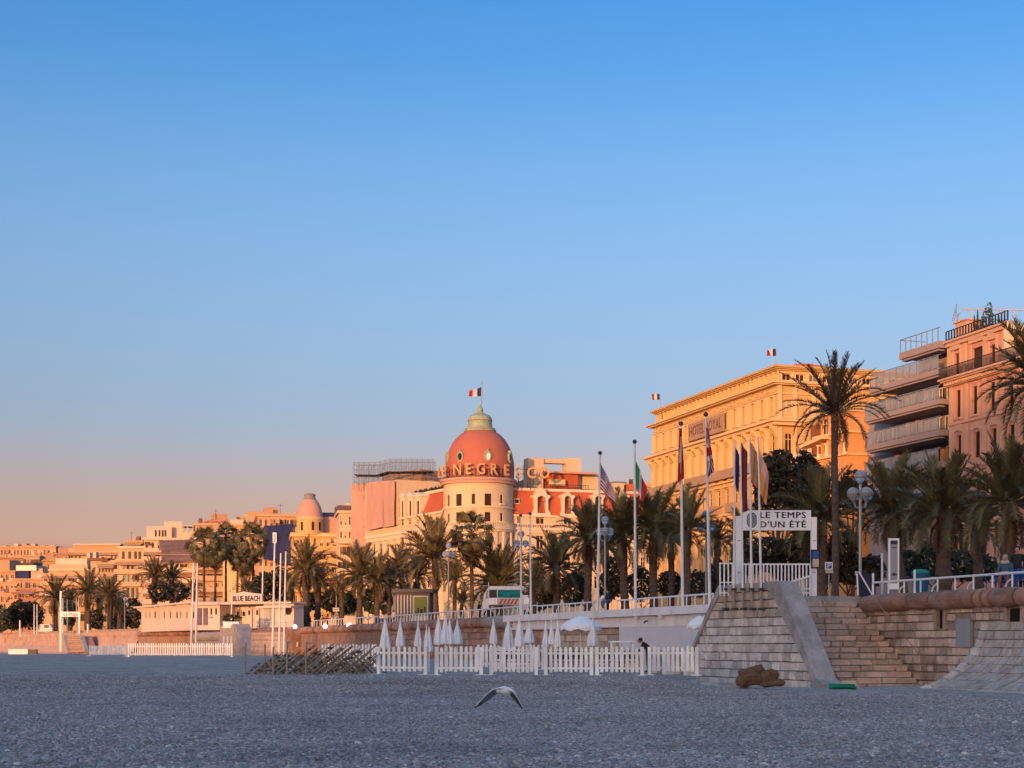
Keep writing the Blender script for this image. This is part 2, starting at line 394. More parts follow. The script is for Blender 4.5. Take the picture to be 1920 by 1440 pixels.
# shingle: grey pebble cells at three sizes, with relief
bm_ = bpy.data.materials.new('shingle'); bm_.use_nodes = True
t_ = bm_.node_tree; N = t_.nodes; L = t_.links; B = N['Principled BSDF']; B.inputs['Roughness'].default_value = 1.0
B.inputs['Specular IOR Level'].default_value = 0.05
g = N.new('ShaderNodeNewGeometry')
def vor(sc_, feat='F1'):
    v = N.new('ShaderNodeTexVoronoi'); v.feature = feat; v.inputs['Scale'].default_value = sc_
    L.new(g.outputs['Position'], v.inputs['Vector']); return v
v1 = vor(17.0); v2 = vor(7.5); v3 = vor(3.0)
n1 = N.new('ShaderNodeTexNoise'); n1.inputs['Scale'].default_value = 0.35; n1.inputs['Detail'].default_value = 7; n1.inputs['Roughness'].default_value = 0.65
mpn = N.new('ShaderNodeMapping'); mpn.inputs['Scale'].default_value = (0.55, 1.0, 1.0); L.new(g.outputs['Position'], mpn.inputs[0]); L.new(mpn.outputs[0], n1.inputs['Vector'])
def cellval(v, a, b):
    s_ = N.new('ShaderNodeSeparateColor'); L.new(v.outputs['Color'], s_.inputs[0])
    r = N.new('ShaderNodeMapRange'); r.inputs[3].default_value = a; r.inputs[4].default_value = b
    L.new(s_.outputs[0], r.inputs[0]); return r.outputs[0]
def mth(op, a, b):
    x = N.new('ShaderNodeMath'); x.operation = op
    for i, q in enumerate((a, b)):
        if isinstance(q, (int, float)): x.inputs[i].default_value = q
        else: L.new(q, x.inputs[i])
    return x.outputs[0]
val = mth('MULTIPLY', cellval(v1, 0.6, 1.4), cellval(v2, 0.72, 1.28)); val = mth('MULTIPLY', val, cellval(v3, 0.88, 1.12))
rr_ = N.new('ShaderNodeMapRange'); rr_.inputs[1].default_value = 0.3; rr_.inputs[2].default_value = 0.7; rr_.inputs[3].default_value = 0.8; rr_.inputs[4].default_value = 1.2
L.new(n1.outputs[0], rr_.inputs[0]); val = mth('MULTIPLY', val, rr_.outputs[0])
cc = N.new('ShaderNodeCombineColor')
for i, k in enumerate((0.40, 0.315, 0.285)): L.new(mth('MULTIPLY', val, k), cc.inputs[i])
L.new(cc.outputs[0], B.inputs['Base Color'])
hgt = mth('ADD', mth('MULTIPLY', v1.outputs['Distance'], -0.9), mth('MULTIPLY', v2.outputs['Distance'], -1.3))
bp = N.new('ShaderNodeBump'); bp.inputs['Strength'].default_value = 0.7; bp.inputs['Distance'].default_value = 0.04
L.new(hgt, bp.inputs['Height']); L.new(bp.outputs[0], B.inputs['Normal'])
beach = mb.build('beach', bm_, kind='structure', smooth=True)

mb = MB(); V = Vector
mb.quad(V((-900, -700, -1.2)), V((-20, -700, -1.2)), V((-20, 2200, -1.2)), V((-900, 2200, -1.2)))
dm('sea_water', (0.03, 0.06, 0.09), 0.15, 0.1, 0.2, bump=0.4, bscale=0.8, spec=0.5)
mb.build('sea', M['sea_water'], kind='structure')

def strip(name, m, d0, d1, z):
    b = MB()
    def off(i, d):
        a = V(WALLPTS[max(i - 1, 0)]); c = V(WALLPTS[min(i + 1, len(WALLPTS) - 1)])
        t = (c - a).normalized(); return V((WALLPTS[i][0] + t.y * d, WALLPTS[i][1] - t.x * d, z))
    for i in range(len(WALLPTS) - 1): b.quad(off(i, d0), off(i, d1), off(i + 1, d1), off(i + 1, d0))
    return b.build(name, m, kind='structure')
strip('promenade', M['paving'], 0.3, 400, ZP)
strip('road', M['asphalt'], 22, 38, ZP + 0.004)
# the headland is unseen, its profile shaped to throw the foreground shadow
LP = V((LDIR.y, -LDIR.x, 0))                            # to the right of the light's way
prof = [(-270, 0), (-210, 6), (-170, 16), (-145, 24), (-130, 28.2), (-108, 28.0), (-100, 24.2), (-88, 23.6), (-80, 27.5), (-72, 33.5), (-62, 38.2), (-44, 39), (-36, 39.5), (-28, 45),
        (-15, 46), (35, 46), (65, 24), (100, 0)]
mb = MB(); rows = []
for q, (ds, k) in enumerate(((90, 0.0), (30, 0.75), (0, 1.0), (-60, 0.95), (-160, 0.0))):
    row = []
    for i in range(len(prof) - 1):
        for a in range(6):
            t = a / 6; w_ = prof[i][0] * (1 - t) + prof[i + 1][0] * t; h_ = prof[i][1] * (1 - t) + prof[i + 1][1] * t
            p_ = LDIR * (-300 + ds) + LP * w_
            row.append(V((p_.x, p_.y, h_ * k - 1.3 + (0.8 * mnoise.noise(V((w_ * 0.09, q, 0))) if k else 0))))
    rows.append(row)
nr = len(rows[0])
for row in rows: mb.v += row
for j in range(len(rows) - 1):
    for i in range(nr - 1):
        mb.f.append((j * nr + i, (j + 1) * nr + i, (j + 1) * nr + i + 1, j * nr + i + 1)); mb.m.append(0)
dm('rock_hill', (0.13, 0.12, 0.08), 0.9, 0.3, 0.05, 0.2, 0.6)
mb.build('shadow_headland', M['rock_hill'], kind='structure')

# ================================================================== stones
def stone_mesh(seed, m, jit=0.08, bev=0.055):
    """unit block, x -.5...5, y 0 (front) ..1, z 0..1, with worn front edges"""
    r = random.Random(seed); b = MB()
    def j(): return r.uniform(-jit, jit) * 0.5
    fr = [V((-.5 + bev + j(), 0 + j() * .6, bev + j())), V((.5 - bev + j(), 0 + j() * .6, bev + j())),
          V((.5 - bev + j(), 0 + j() * .6, 1 - bev + j())), V((-.5 + bev + j(), 0 + j() * .6, 1 - bev + j()))]
    md = [V((-.5 + abs(j()) * .6, .22, abs(j()) * .6)), V((.5 - abs(j()) * .6, .22, abs(j()) * .6)),
          V((.5 - abs(j()) * .6, .22, 1 - abs(j()) * .6)), V((-.5 + abs(j()) * .6, .22, 1 - abs(j()) * .6))]
    bk = [V((p.x, 1, p.z)) for p in md]
    b.v = fr + md + bk
    b.f = [(0, 1, 2, 3)]
    for i in range(4):
        k = (i + 1) % 4; b.f.append((4 + i, 4 + k, k, i)); b.f.append((8 + i, 8 + k, 4 + k, 4 + i))
    b.m = [0] * len(b.f); return b.mesh('stone', m)
STONES = {}
def stones(mname):
    if mname not in STONES: STONES[mname] = [stone_mesh(i * 7 + 3, M[mname]) for i in range(7)]
    return STONES[mname]
def course_row(rng, s0, s1, wmin, wmax):
    out = []; s = s0
    while s < s1 - 1e-3:
        w = rng.uniform(wmin, wmax)
        if s1 - (s + w) < wmin * 0.7: w = s1 - s
        out.append((s, min(s + w, s1))); s += w
    return out
def lay(F, parent, mname, s0, s1, z, h, wmin, wmax, o, depth, rng, skip=(), gap=0.012, name='stone', shift=None):
    n = 0
    for a, b in course_row(rng, s0, s1, wmin, wmax):
        if any(a < k[1] - 0.02 and b > k[0] + 0.02 and z < k[3] - 0.05 and z + h > k[2] + 0.05 for k in skip): continue
        oo = o + rng.uniform(-0.018, 0.018)
        inst(name, rng.choice(stones(mname)), parent, F.p((a + b) / 2, oo, z + gap / 2), (0, 0, F.rot()), (b - a - gap, depth, h - gap)); n += 1
    return n
def stone_sheet(b, F, s0, s1, z0, z1, h, wmin, wmax, o, rng, m=0):       # the same joints, many blocks in one mesh
    z = z0
    while z < z1 - 0.02:
        hh = min(h, z1 - z)
        for a, c in course_row(rng, s0, s1, wmin, wmax):
            b.box(F, a + .015, c - .015, o - .2, o + rng.uniform(-.03, .03), z + .012, z + hh - .012, m)
        z += h

# ------------------------------------------------------------------ sea wall, right-hand stretch
rng = random.Random(11)
def srect(F, x0, y0, x1, y1, o=0.0):
    a = F.hit(x0, (y0 + y1) / 2, o)[0]; b = F.hit(x1, (y0 + y1) / 2, o)[0]
    c = F.hit((x0 + x1) / 2, y1, o)[1]; d = F.hit((x0 + x1) / 2, y0, o)[1]
    return (min(a, b), max(a, b), c, d)
S_L = W0.hit(1612, 1130)[0]
wr = thing('seawall', 'brown stone sea wall right of the beach stairs, with rounded coping and dark drain openings', 'sea wall', W0.p(-4, 0, 0))
holes = [srect(W0, 1757, 1145, 1768, 1178), srect(W0, 1889, 1140, 1913, 1174)]
pan = srect(W0, 1793, 1160, 1820, 1214)
b = MB(); b.box(W0, S_L - 2, 22, -1.2, -0.13, -0.6, 3.3); b.build('wall_core', M['mortar'], wr)
z = -0.1; row = 0
HC = [0.30, 0.34, 0.28, 0.36, 0.31, 0.35, 0.29, 0.33, 0.30, 0.27]
while z < 3.0:
    h = HC[row % 10]; h = min(h, 3.02 - z)
    lay(W0, wr, 'stone_warm', S_L - 1.0, 6.0, z, h, 0.28, 0.55, 0.0, 0.3, rng, holes + [pan], 0.03)
    z += h; row += 1
b = MB()
for q in holes: b.box(W0, q[0], q[1], -0.30, -0.115, q[2], q[3])
b.build('drain_opening', M['dark_gap'], wr)
b = MB(); b.box(W0, pan[0], pan[1], -0.1, 0.03, pan[2], pan[3]); b.build('access_panel', M['panel_grey'], wr)
for q in holes:
    for u_, v_ in ((q[0] - .2, q[0] - .02), (q[1] + .02, q[1] + .18)):
        b = MB(); b.box(W0, u_, v_, -0.12, 0.03, q[2] - .04, q[3] + .05); b.build('opening_frame', M['stone_warm'], wr)
def coping(F, parent, cuts, m, r=0.33, o=0.06, z=3.27, gap=0.07, rise=None):
    for a, c in zip(cuts[:-1], cuts[1:]):
        b = MB(); k = max(2, int((c - a) / 0.5)); ang = [PI * (-0.62 + 1.12 * i / 9) for i in range(10)]
        base = len(b.v); L_ = c - a - gap
        for i in range(k + 1):
            t = i / k; rr = r * (1 - 0.16 * (abs(2 * t - 1) ** 8)) * (1 + 0.03 * math.sin(7 * t + a))
            for g_ in ang:
                b.v.append(F.p(a + gap / 2 + L_ * t, o + rr * math.cos(g_), z + rr * math.sin(g_)))
            b.v.append(F.p(a + gap / 2 + L_ * t, o - 0.7, z + rr * math.sin(ang[-1])))
        nn = len(ang) + 1
        for i in range(k):
            for j in range(nn - 1):
                b.f.append((base + i * nn + j, base + (i + 1) * nn + j, base + (i + 1) * nn + j + 1, base + i * nn + j + 1)); b.m.append(0)
        b.f.append(tuple(base + j for j in range(nn))); b.m.append(0)
        b.f.append(tuple(base + k * nn + j for j in range(nn - 1, -1, -1))); b.m.append(0)
        b.build('coping_stone', m, parent, smooth=False)
cuts = [W0.hit(x, 1130, 0.2)[0] for x in (1616, 1704, 1745, 1828, 1842, 1858, 1905)]
coping(W0, wr, cuts + [cuts[-1] + 2.2, cuts[-1] + 4.5, cuts[-1] + 7, cuts[-1] + 11, 22], M['coping_brown'], 0.36, gap=.13)
b = MB(); b.box(W0, S_L - 2, 22, -3.0, -0.55, 3.3, 3.61); b.build('wall_top', M['paving'], wr)
tube_ = MB(); p0 = W0.p(*[W0.hit(1640, 1123, .45)[0], .45, W0.hit(1640, 1123, .45)[1]]); p1 = W0.p(W0.hit(1735, 1242, .2)[0], .2, W0.hit(1735, 1242, .2)[1])
tube_.tube([p0, p1], 0.018, 6); tube_.build('handrail', M['pipe_tan'], wr)

# sloping apron of stone at the far right
ap = thing('stone_apron', 'pale curved stone apron sweeping down to the beach at the far right', 'apron', W0.p(2, 1, 0))
S_A = W0.hit(1842, 1160, 0.1)[0]
APR = [(0.06, 2.40), (0.09, 2.08), (0.15, 1.76), (0.26, 1.45), (0.44, 1.14), (0.70, 0.84), (1.06, 0.55), (1.52, 0.27), (2.1, 0.02), (2.5, -0.15)]
def apron_p(s, k, lift=0.0):
    k = max(0.0, min(k, len(APR) - 1.001)); i = int(k); t = k - i
    o = APR[i][0] * (1 - t) + APR[i + 1][0] * t; zz = APR[i][1] * (1 - t) + APR[i + 1][1] * t
    do = APR[i + 1][0] - APR[i][0]; dz = APR[i + 1][1] - APR[i][1]; l = math.hypot(do, dz)
    return W0.p(s, o - dz / l * lift, zz + do / l * lift)
def apron_s(k): return S_A - 0.06 * k
b = MB()
for i in range(9):
    b.quad(apron_p(apron_s(i), i, -.05), apron_p(16, i, -.05), apron_p(16, i + 1, -.05), apron_p(apron_s(i + 1), i + 1, -.05))
b.prism([apron_p(apron_s(i), i, -.05) for i in range(10)] + [W0.p(S_A - 1.2, 0, -.3), W0.p(S_A, 0, 2.35)], W0.u * 0.1)
b.build('apron_bed', M['mortar'], ap)
def apron_block(s0, s1, k0, k1, m, name='stone', lift=0.06):
    l = lift + rng.uniform(-.02, .02)
    b = MB(); g_ = 0.018; kg = 0.03
    P = [apron_p(s0 + g_, k1 - kg, -.06), apron_p(s1 - g_, k1 - kg, -.06), apron_p(s1 - g_, k0 + kg, -.06), apron_p(s0 + g_, k0 + kg, -.06),
         apron_p(s0 + g_ * 2, k1 - 2 * kg, l), apron_p(s1 - g_ * 2, k1 - 2 * kg, l), apron_p(s1 - g_ * 2, k0 + 2 * kg, l), apron_p(s0 + g_ * 2, k0 + 2 * kg, l)]
    b.hexa(P); b.build(name, m, ap)
dm('stone_apron', (0.45, 0.39, 0.36), 0.9, 0.25, 2.5, 0.2, 15, 0.6, 18, stain=((0.2, 0.165, 0.15), (1.5, 1.5, 1.5), 0.6))
dm('stone_pale', (0.56, 0.50, 0.47), 0.9, 0.2, 2.2, 0.15, 14, 0.5, 16, orand=0.2)
for k in range(0, 9):
    apron_block(apron_s(k + .5) , apron_s(k + .5) + 0.42, k, k + 1, M['stone_pale'], 'edge_stone', 0.12)
    nsub = 1 if k < 3 else 1
    for a, c in course_row(rng, apron_s(k + .5) + 0.43, 7.0, 0.3, 0.72):
        apron_block(a, c, k, k + 1, M['stone_apron'])

# ------------------------------------------------------------------ stairs with their battered stone front
st = thing('beach_staircase', 'stone beach staircase with a grey sloping parapet and a battered block front', 'staircase', W0.p(-8, 3, 0))
OF = 5.25                                              # front of the block face, metres seaward of the wall
A0 = W0.hit(1529, 1285, OF); A1 = W0.hit(1305, 1282, OF); A2 = W0.hit(1303, 1205, OF); A3 = W0.hit(1348, 1099, OF); A4 = W0.hit(1440, 1093, OF)
def edge_s(z):                                         # left and right end of the block face at a height
    zl0, zl1 = A2[1], A3[1]
    left = A1[0] if z < zl0 else A1[0] + (A3[0] - A1[0]) * (z - zl0) / (zl1 - zl0)
    right = A0[0] + (A4[0] - A0[0]) * max(0, (z - A0[1])) / (A4[1] - A0[1])
    return left, right
ztop = A4[1] - 0.30
b = MB(); pts = [W0.p(A0[0] - .05, OF - .2, -.5), W0.p(A1[0] + .05, OF - .2, -.5), W0.p(A1[0] + .05, OF - .2, A2[1]), W0.p(A3[0] + .05, OF - .2, ztop), W0.p(A4[0] - .05, OF - .2, ztop)]
b.prism(pts, W0.n * -0.75); b.build('wall_core', M['mortar'], st)
zz = -0.12; rows_ = 11; hh = (ztop - zz) / rows_
for r_ in range(rows_):
    l0, r0 = edge_s(zz); l1, r1 = edge_s(zz + hh)
    mname = 'stone_grey' if r_ < rows_ - 3 else 'stone_warm2'
    if mname == 'stone_warm2' and mname not in M:
        dm('stone_warm2', (0.47, 0.385, 0.32), 0.9, 0.22, 2.0, 0.2, 16, 0.5, 18, orand=0.24)
    lay(W0, st, mname, max(l0, l1) - .03, min(r0, r1) + .22, zz, hh, 0.26, 0.62, OF - .02, 0.28, rng, (), 0.016)
    zz += hh
# grey parapets: the broad near one and the thin far one, and the top between
def slope_slab(name, prof, o0, o1, m, label=None):
    b = MB(); b.prism([W0.p(s, o0, z) for s, z in prof], W0.n * (o1 - o0)); return b.build(name, m, st, label=label)
sb, zb = A0; stp, ztp = A4
slope_slab('parapet', [(sb + .55, -.4), (sb + .55, .18), (sb + .12, .30), (stp + .95, ztp - .02), (stp + .45, ztp + .06), (stp - .2, ztp + .04),
                       (stp - .22, ztp - .26), (stp + .22, ztp - .32), (sb + .02, 0.02), (sb + .02, -.4)], OF + .03, OF - .82, M['concrete'])
slope_slab('parapet', [(A2[0] - .35, A2[1] - .3), (A2[0] - .22, A2[1] - .35), (A3[0] + .13, A3[1] - .30), (A4[0] - .26, A4[1] - .30), (A4[0] - .26, A4[1] + .03), (A3[0] + .02, A3[1] + .02)],
           OF + .05, OF - .75, M['concrete'], label='thin grey coping on the far side')
b = MB(); b.box(W0, sb + .05, sb + 1.0, OF - 1.25, OF + .25, -.4, .16); b.build('footing', M['concrete'], st)
# flight of steps: the risers face the camera, each step laid from separate blocks
nst = 15; rise = (ZP - 0.08) / nst; going = 0.335
S0 = W0.hit(1731, 1286, 0.12)[0]
for k in range(nst):
    sf = S0 - k * going; z0 = 0.08 + (k - 1) * rise
    F2 = Frame(W0.p(sf, 0.12, 0)[:2], (-W0.n.x * -1, -W0.n.y * -1)) if False else None
    o = 0.14; 
    while o < OF - .9:
        w = rng.uniform(0.45, 1.15); o2 = min(o + w, OF - .86)
        if OF - .86 - o2 < .3: o2 = OF - .86
        me = rng.choice(stones('stone_brown'))
        # the block's front turns towards +s
        inst('step_stone', me, st, W0.p(sf + rng.uniform(-.012, .012), (o + o2) / 2, z0 + .008), (0, 0, W0.rot() + PI / 2), (o2 - o - .014, 0.62, rise - .014))
        o = o2
b = MB(); b.prism([W0.p(S0 - .12, .1, -.4), W0.p(S0 - nst * going - .1, .1, ZP - .3), W0.p(S0 - nst * going - 4.5, .1, ZP - .3), W0.p(S0 - nst * going - 4.5, .1, -.4)], W0.n * (OF - 1.3))
b.build('step_core', M['mortar'], st)
b = MB(); sl_ = S0 - nst * going
b.box(W0, sl_ - 3.6, sl_ - .28, -0.4, OF - .8, ZP - .28, ZP + .004); b.build('landing', M['concrete'], st)
# pole sockets on the block face
for x in (1359.5, 1376, 1393, 1409.5, 1427):
    a = W0.hit(x, 1104, OF + .12); c = W0.hit(x + .5, 1143, OF + .12)
    b = MB(); b.tube([W0.p(a[0], OF + .12, a[1]), W0.p(a[0], OF + .12, c[1])], .055, 8)
    o_ = b.build('pole_socket', M['pipe_tan'], st)
    k = MB()
    for zz in (a[1] - .02, c[1] + .03): k.box(W0, a[0] - .11, a[0] + .11, OF - .05, OF + .2, zz - .05, zz + .05)
    k.build('bracket', M['metal_dark'], o_)

# ------------------------------------------------------------------ far stretches of the sea wall
SEG = []
for a, c in zip(WALLPTS[1:-1], WALLPTS[2:]):
    d = (c[0] - a[0], c[1] - a[1]); l = math.hypot(*d); f = Frame(c, (-d[0], -d[1])); f.len = l; SEG.append(f)   # s from 0 at the far end
FA, FB, FC, FD, FE, FG = SEG[1], SEG[2], SEG[3], SEG[4], SEG[5], SEG[6]
w2 = thing('seawall', 'reddish stone sea wall with a bulging coping behind the stacked loungers', 'sea wall', FA.p(10, 0, 0))
b = MB(); b.box(FA, 0, FA.len + 3, -1.2, -.14, -.6, 3.4); b.box(FB, 0, FB.len, -1.2, -.14, -.8, 3.4); b.build('wall_core', M['mortar'], w2)
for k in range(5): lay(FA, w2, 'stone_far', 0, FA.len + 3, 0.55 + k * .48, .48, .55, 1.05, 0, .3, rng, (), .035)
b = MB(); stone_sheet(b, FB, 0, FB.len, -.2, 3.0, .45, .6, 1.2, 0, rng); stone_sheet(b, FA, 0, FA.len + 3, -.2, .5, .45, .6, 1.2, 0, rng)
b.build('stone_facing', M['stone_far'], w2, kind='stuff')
SW_ = FA.hit(957, 1160)[0]
cs = []; s = 0.0
while s < SW_ - 6: cs.append(s); s += rng.uniform(.85, 1.05)
coping(FA, w2, cs + [SW_ - 6.0, SW_ - 3.2, SW_ - 1.5, SW_], M['coping_brown'], .40, .06, 3.2, .05)
cs = []; s = 0.0
while s < FB.len: cs.append(s); s += rng.uniform(.95, 1.2)
coping(FB, w2, cs, M['coping_brown'], .40, .06, 3.2, .05)

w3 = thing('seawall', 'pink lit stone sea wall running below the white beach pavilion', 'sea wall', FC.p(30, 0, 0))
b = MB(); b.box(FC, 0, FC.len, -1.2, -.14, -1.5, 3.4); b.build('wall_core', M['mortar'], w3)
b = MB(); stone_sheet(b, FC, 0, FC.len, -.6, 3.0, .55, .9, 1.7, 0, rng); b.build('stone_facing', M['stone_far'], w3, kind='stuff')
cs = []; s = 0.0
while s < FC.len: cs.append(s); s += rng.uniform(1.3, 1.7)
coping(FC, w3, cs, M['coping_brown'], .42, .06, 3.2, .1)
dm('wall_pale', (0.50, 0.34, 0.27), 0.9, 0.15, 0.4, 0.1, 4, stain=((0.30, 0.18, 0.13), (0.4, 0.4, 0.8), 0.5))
w4 = thing('seawall', 'smooth sloping pink sea wall at the far left of the beach', 'sea wall', FD.p(50, 0, 0))
b = MB()
for F_ in (FD, FE, FG):
    n_ = 24
    for i in range(n_):
        a, c = F_.len * i / n_, F_.len * (i + 1) / n_
        for (o0, z0), (o1, z1) in zip([(3.2, -1.2), (1.2, .2), (.3, 1.4), (0, 2.6)], [(1.2, .2), (.3, 1.4), (0, 2.6), (0, 3.0)]):
            b.quad(F_.p(a, o0, z0), F_.p(c, o0, z0), F_.p(c, o1, z1), F_.p(a, o1, z1))
        b.box(F_, a, c, -1.2, .12, 3.0, 3.62)
    for i in range(int(F_.len / 6)): b.box(F_, i * 6, i * 6 + .5, -.2, .35, 1.2, 3.0)
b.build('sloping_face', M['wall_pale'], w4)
b = MB()
for F_ in (FD, FE):
    for i in range(int(F_.len / 1.6)): b.box(F_, i * 1.6, i * 1.6 + rng.uniform(.3, .7), -.6, -.25, 3.62, 4.05)
b.build('parapet_block', M['wall_pale'], w4, kind='stuff')

# second staircase, by the pavilion, and the ramp at the far left
s2 = thing('beach_staircase', 'small brown staircase with a rounded stone end wall beside the white pavilion', 'staircase', FC.p(50, 3, 0))
sp0 = FC.hit(532, 1200, .15)[0]; 
b = MB(); b.box(FC, FC.hit(455, 1200, 1)[0], FC.len + 1.5, .02, 1.4, -.6, 3.35)
b.build('stair_wall', M['coping_brown'], s2)
for k in range(12):
    b = MB(); sa = FC.hit(452, 1200, 2)[0]
    b.box(FC, sa + k * .0, FC.len + 1.2 - k * .2, 1.42, 2.7 - k * .1, -.1 + k * .26, -.1 + (k + 1) * .26 - .012); b.build('step', M['stone_brown'], s2)
Q = [FC.hit(x, y, 3.2) for x, y in ((461, 1229), (436, 1229), (409, 1229), (413, 1174), (441, 1171))]
b = MB(); b.prism([FC.p(s, 3.2, z) for s, z in Q], FC.n * -1.6); b.build('end_wall', M['stone_warm2'], s2)
b = MB(); b.prism([FC.p(Q[0][0] + .2, 3.3, Q[0][1]), FC.p(Q[0][0] - 1.4, 3.3, Q[0][1]), FC.p(Q[4][0] - .9, 3.3, Q[4][1] + .1), FC.p(Q[4][0] + .1, 3.3, Q[4][1] + .1)], FC.n * -1.9); b.build('parapet', M['concrete'], s2)
b = MB(); s_a, z_a = FC.hit(368, 1180, 2.4); s_b, z_b = FC.hit(412, 1188, 2.4)
b.tube([FC.p(s_a, 2.2, 2.6), FC.p(s_b + .3, 2.2, 2.6)], .62, 10); b.box(FC, s_a, s_b + .5, .5, 2.4, -.4, 2.1); b.build('side_wall', M['stone_warm2'], s2)
for x in (401, 408, 415):
    s_, z_ = FC.hit(x + 18, 1198, 3.3); b = MB(); b.box(FC, s_ - .14, s_ + .14, 3.2, 3.34, .6, 2.6); b.build('pilaster', M['white_render'], s2)
rp_ = thing('beach_ramp', 'dark stair opening cut through the pink sea wall under the far gateway', 'stairs', FD.p(30, 2, 0))
Q = [FD.hit(x, y, 2.6) for x, y in ((165, 1219), (134, 1225), (124, 1193), (155, 1193))]
b = MB(); b.prism([FD.p(s, 2.6, z) for s, z in Q], FD.n * -1.5); b.build('stair_flight', M['coping_brown'], rp_)
for k in range(9):
    t = k / 9; b = MB()
    a = Q[1][0] * (1 - t) + Q[2][0] * t; c = Q[0][0] * (1 - t) + Q[3][0] * t; z_ = Q[1][1] * (1 - t) + Q[2][1] * t
    b.box(FD, a + .2, c - .1, 2.5, 2.72, z_, z_ + .16); b.build('step', M['stone_brown'], rp_)
for i, (u_, v_) in enumerate(((1, 2), (0, 3))):
    b = MB(); s_, z_ = Q[u_]; s3, z3 = Q[v_]
    b.prism([FD.p(s_ - .5, 2.5, z_ - .3), FD.p(s_ + .5, 2.5, z_ - .3), FD.p(s3 + .5, 2.5, z3 + .2), FD.p(s3 - .5, 2.5, z3 + .2)], FD.n * .7); b.build('side_wall', M['concrete'], rp_)

# ================================================================== BUILDINGS
def win_mesh(w, h, kind, fm, gm):
    """frame and pane of one window, x along the wall, y inwards, z up, base at the sill"""
    key = (round(w, 1), round(h, 1), kind, fm, gm)
    if key in WINS: return WINS[key]
    w, h = max(.2, round(w, 1)), max(.2, round(h, 1)); F = Frame((0, 0), (1, 0)); b = MB(); t = min(.09, w * .12)
    b.box(F, -w / 2, -w / 2 + t, -.06, 0, 0, h); b.box(F, w / 2 - t, w / 2, -.06, 0, 0, h)
    b.box(F, -w / 2 + t, w / 2 - t, -.06, 0, 0, t); b.box(F, -w / 2 + t, w / 2 - t, -.06, 0, h - t, h)
    if 'm' in kind: b.box(F, -t * .45, t * .45, -.05, -.01, t, h - t)
    if 't' in kind: b.box(F, -w / 2 + t, w / 2 - t, -.05, -.012, h * .68, h * .68 + t * .8)
    if 's' in kind:                       # shutters half closed
        b.box(F, -w / 2, -w / 2 + w * .33, 0.0, .05, 0, h); b.box(F, w / 2 - w * .33, w / 2, 0.0, .05, 0, h)
    p = MB(); p.quad(F.p(-w / 2 + t / 2, -.07, t / 2), F.p(w / 2 - t / 2, -.07, t / 2), F.p(w / 2 - t / 2, -.07, h - t / 2), F.p(-w / 2 + t / 2, -.07, h - t / 2))
    WINS[key] = (b.mesh('window', M[fm]), p.mesh('pane', M[gm])); return WINS[key]
WINS = {}
class Fac:
    def __init__(self, F, parent): self.F = F; self.P = parent; self.ops = []
    def rect(self, x0, y0, x1, y1): return srect(self.F, x0, y0, x1, y1)
    def win(self, r, kind='m', fm='cream_light', gm='glass_dark', depth=.22, sill=None, label=None):
        s0, s1, z0, z1 = r; self.ops.append(r)
        a, p = win_mesh(s1 - s0, z1 - z0, kind, fm, gm)
        w = inst('window', a, self.P, self.F.p((s0 + s1) / 2, -depth + .06, z0), (0, 0, self.F.rot((s0 + s1) / 2)))
        sub('pane', p, w)
        if sill:
            sm = bar_mesh(round(s1 - s0 + .3, 1), .14, .16, sill); k = sub('sill', sm, w); k.location = (0, -depth + .04, -.12)
        return w
BARS = {}
def bar_mesh(w, d, h, m):
    k = (w, d, h, m)
    if k not in BARS:
        b = MB(); F = Frame((0, 0), (1, 0)); b.box(F, -w / 2, w / 2, 0, d, 0, h); BARS[k] = b.mesh('sill', M[m])
    return BARS[k]
def balusters(b, F, s0, s1, o, z0, z1, step, r=.05, m=0):
    n = max(1, int((s1 - s0) / step))
    for i in range(n + 1):
        s = s0 + (s1 - s0) * i / n; b.box(F, s - r, s + r, o - r, o + r, z0, z1, m)

# ------------------------------------------------------------------ the domed hotel
YD = 262.0
CX = at(897, 950, YD); K = YD / FPX                     # metres per pixel there
ng = thing('domed_hotel', 'cream hotel with a round corner tower and a pink dome under a green lantern', 'hotel', (CX.x, CX.y, ZP))
RT = 65.5 * K
def zy(py, Y=YD): return at(960, py, Y).z
RC = Cyl((CX.x, CX.y), RT)
ft = Fac(RC, ng)
def cwin(x0, y0, x1, y1, r=65.5, **kw):
    a = math.asin(max(-.999, min(.999, (x0 - 897) / r))); c = math.asin(max(-.999, min(.999, (x1 - 897) / r)))
    rec = (a, c, zy(y1), zy(y0)); ft.ops.append(rec)
    w_, p_ = win_mesh((c - a) * RT, rec[3] - rec[2], kw.get('kind', 'mt'), kw.get('fm', 'shutter'), kw.get('gm', 'glass_warm'))
    o = inst('window', w_, ng, RC.p((a + c) / 2, -.2, rec[2]), (0, 0, RC.rot((a + c) / 2))); sub('pane', p_, o)
    if kw.get('sill', True):
        k = sub('sill', bar_mesh(round((c - a) * RT + .5, 1), .3, .25, 'cream_light'), o); k.location = (0, -.16, -.28)
for q in ((832.6, 934, 835.5, 955), (840, 932, 844.5, 953), (857, 931.5, 867.5, 953.5), (886, 932, 892.5, 951), (910, 931.5, 922.5, 953.5), (938.5, 932.5, 943.5, 948)): cwin(*q)
for q in ((840, 966, 844.5, 982), (857, 965, 867, 983), (886, 965, 892, 982), (910, 965, 921, 983), (938.5, 965, 943.5, 981)): cwin(*q)
for q in ((848, 1004, 861.5, 1028), (884, 1004, 893, 1028), (911, 1004, 925, 1028), (850, 1046, 860, 1068), (911, 1044, 924, 1070), (884, 1046, 893, 1070), (852, 1078, 860, 1096), (911, 1080, 922, 1098)): cwin(*q, sill=False)
b = MB(); b.wall(RC, -1.75, 1.75, ZP - 1, zy(911), ft.ops, .22, ds=.06); b.build('tower_wall', M['cream'], ng)
b = MB()
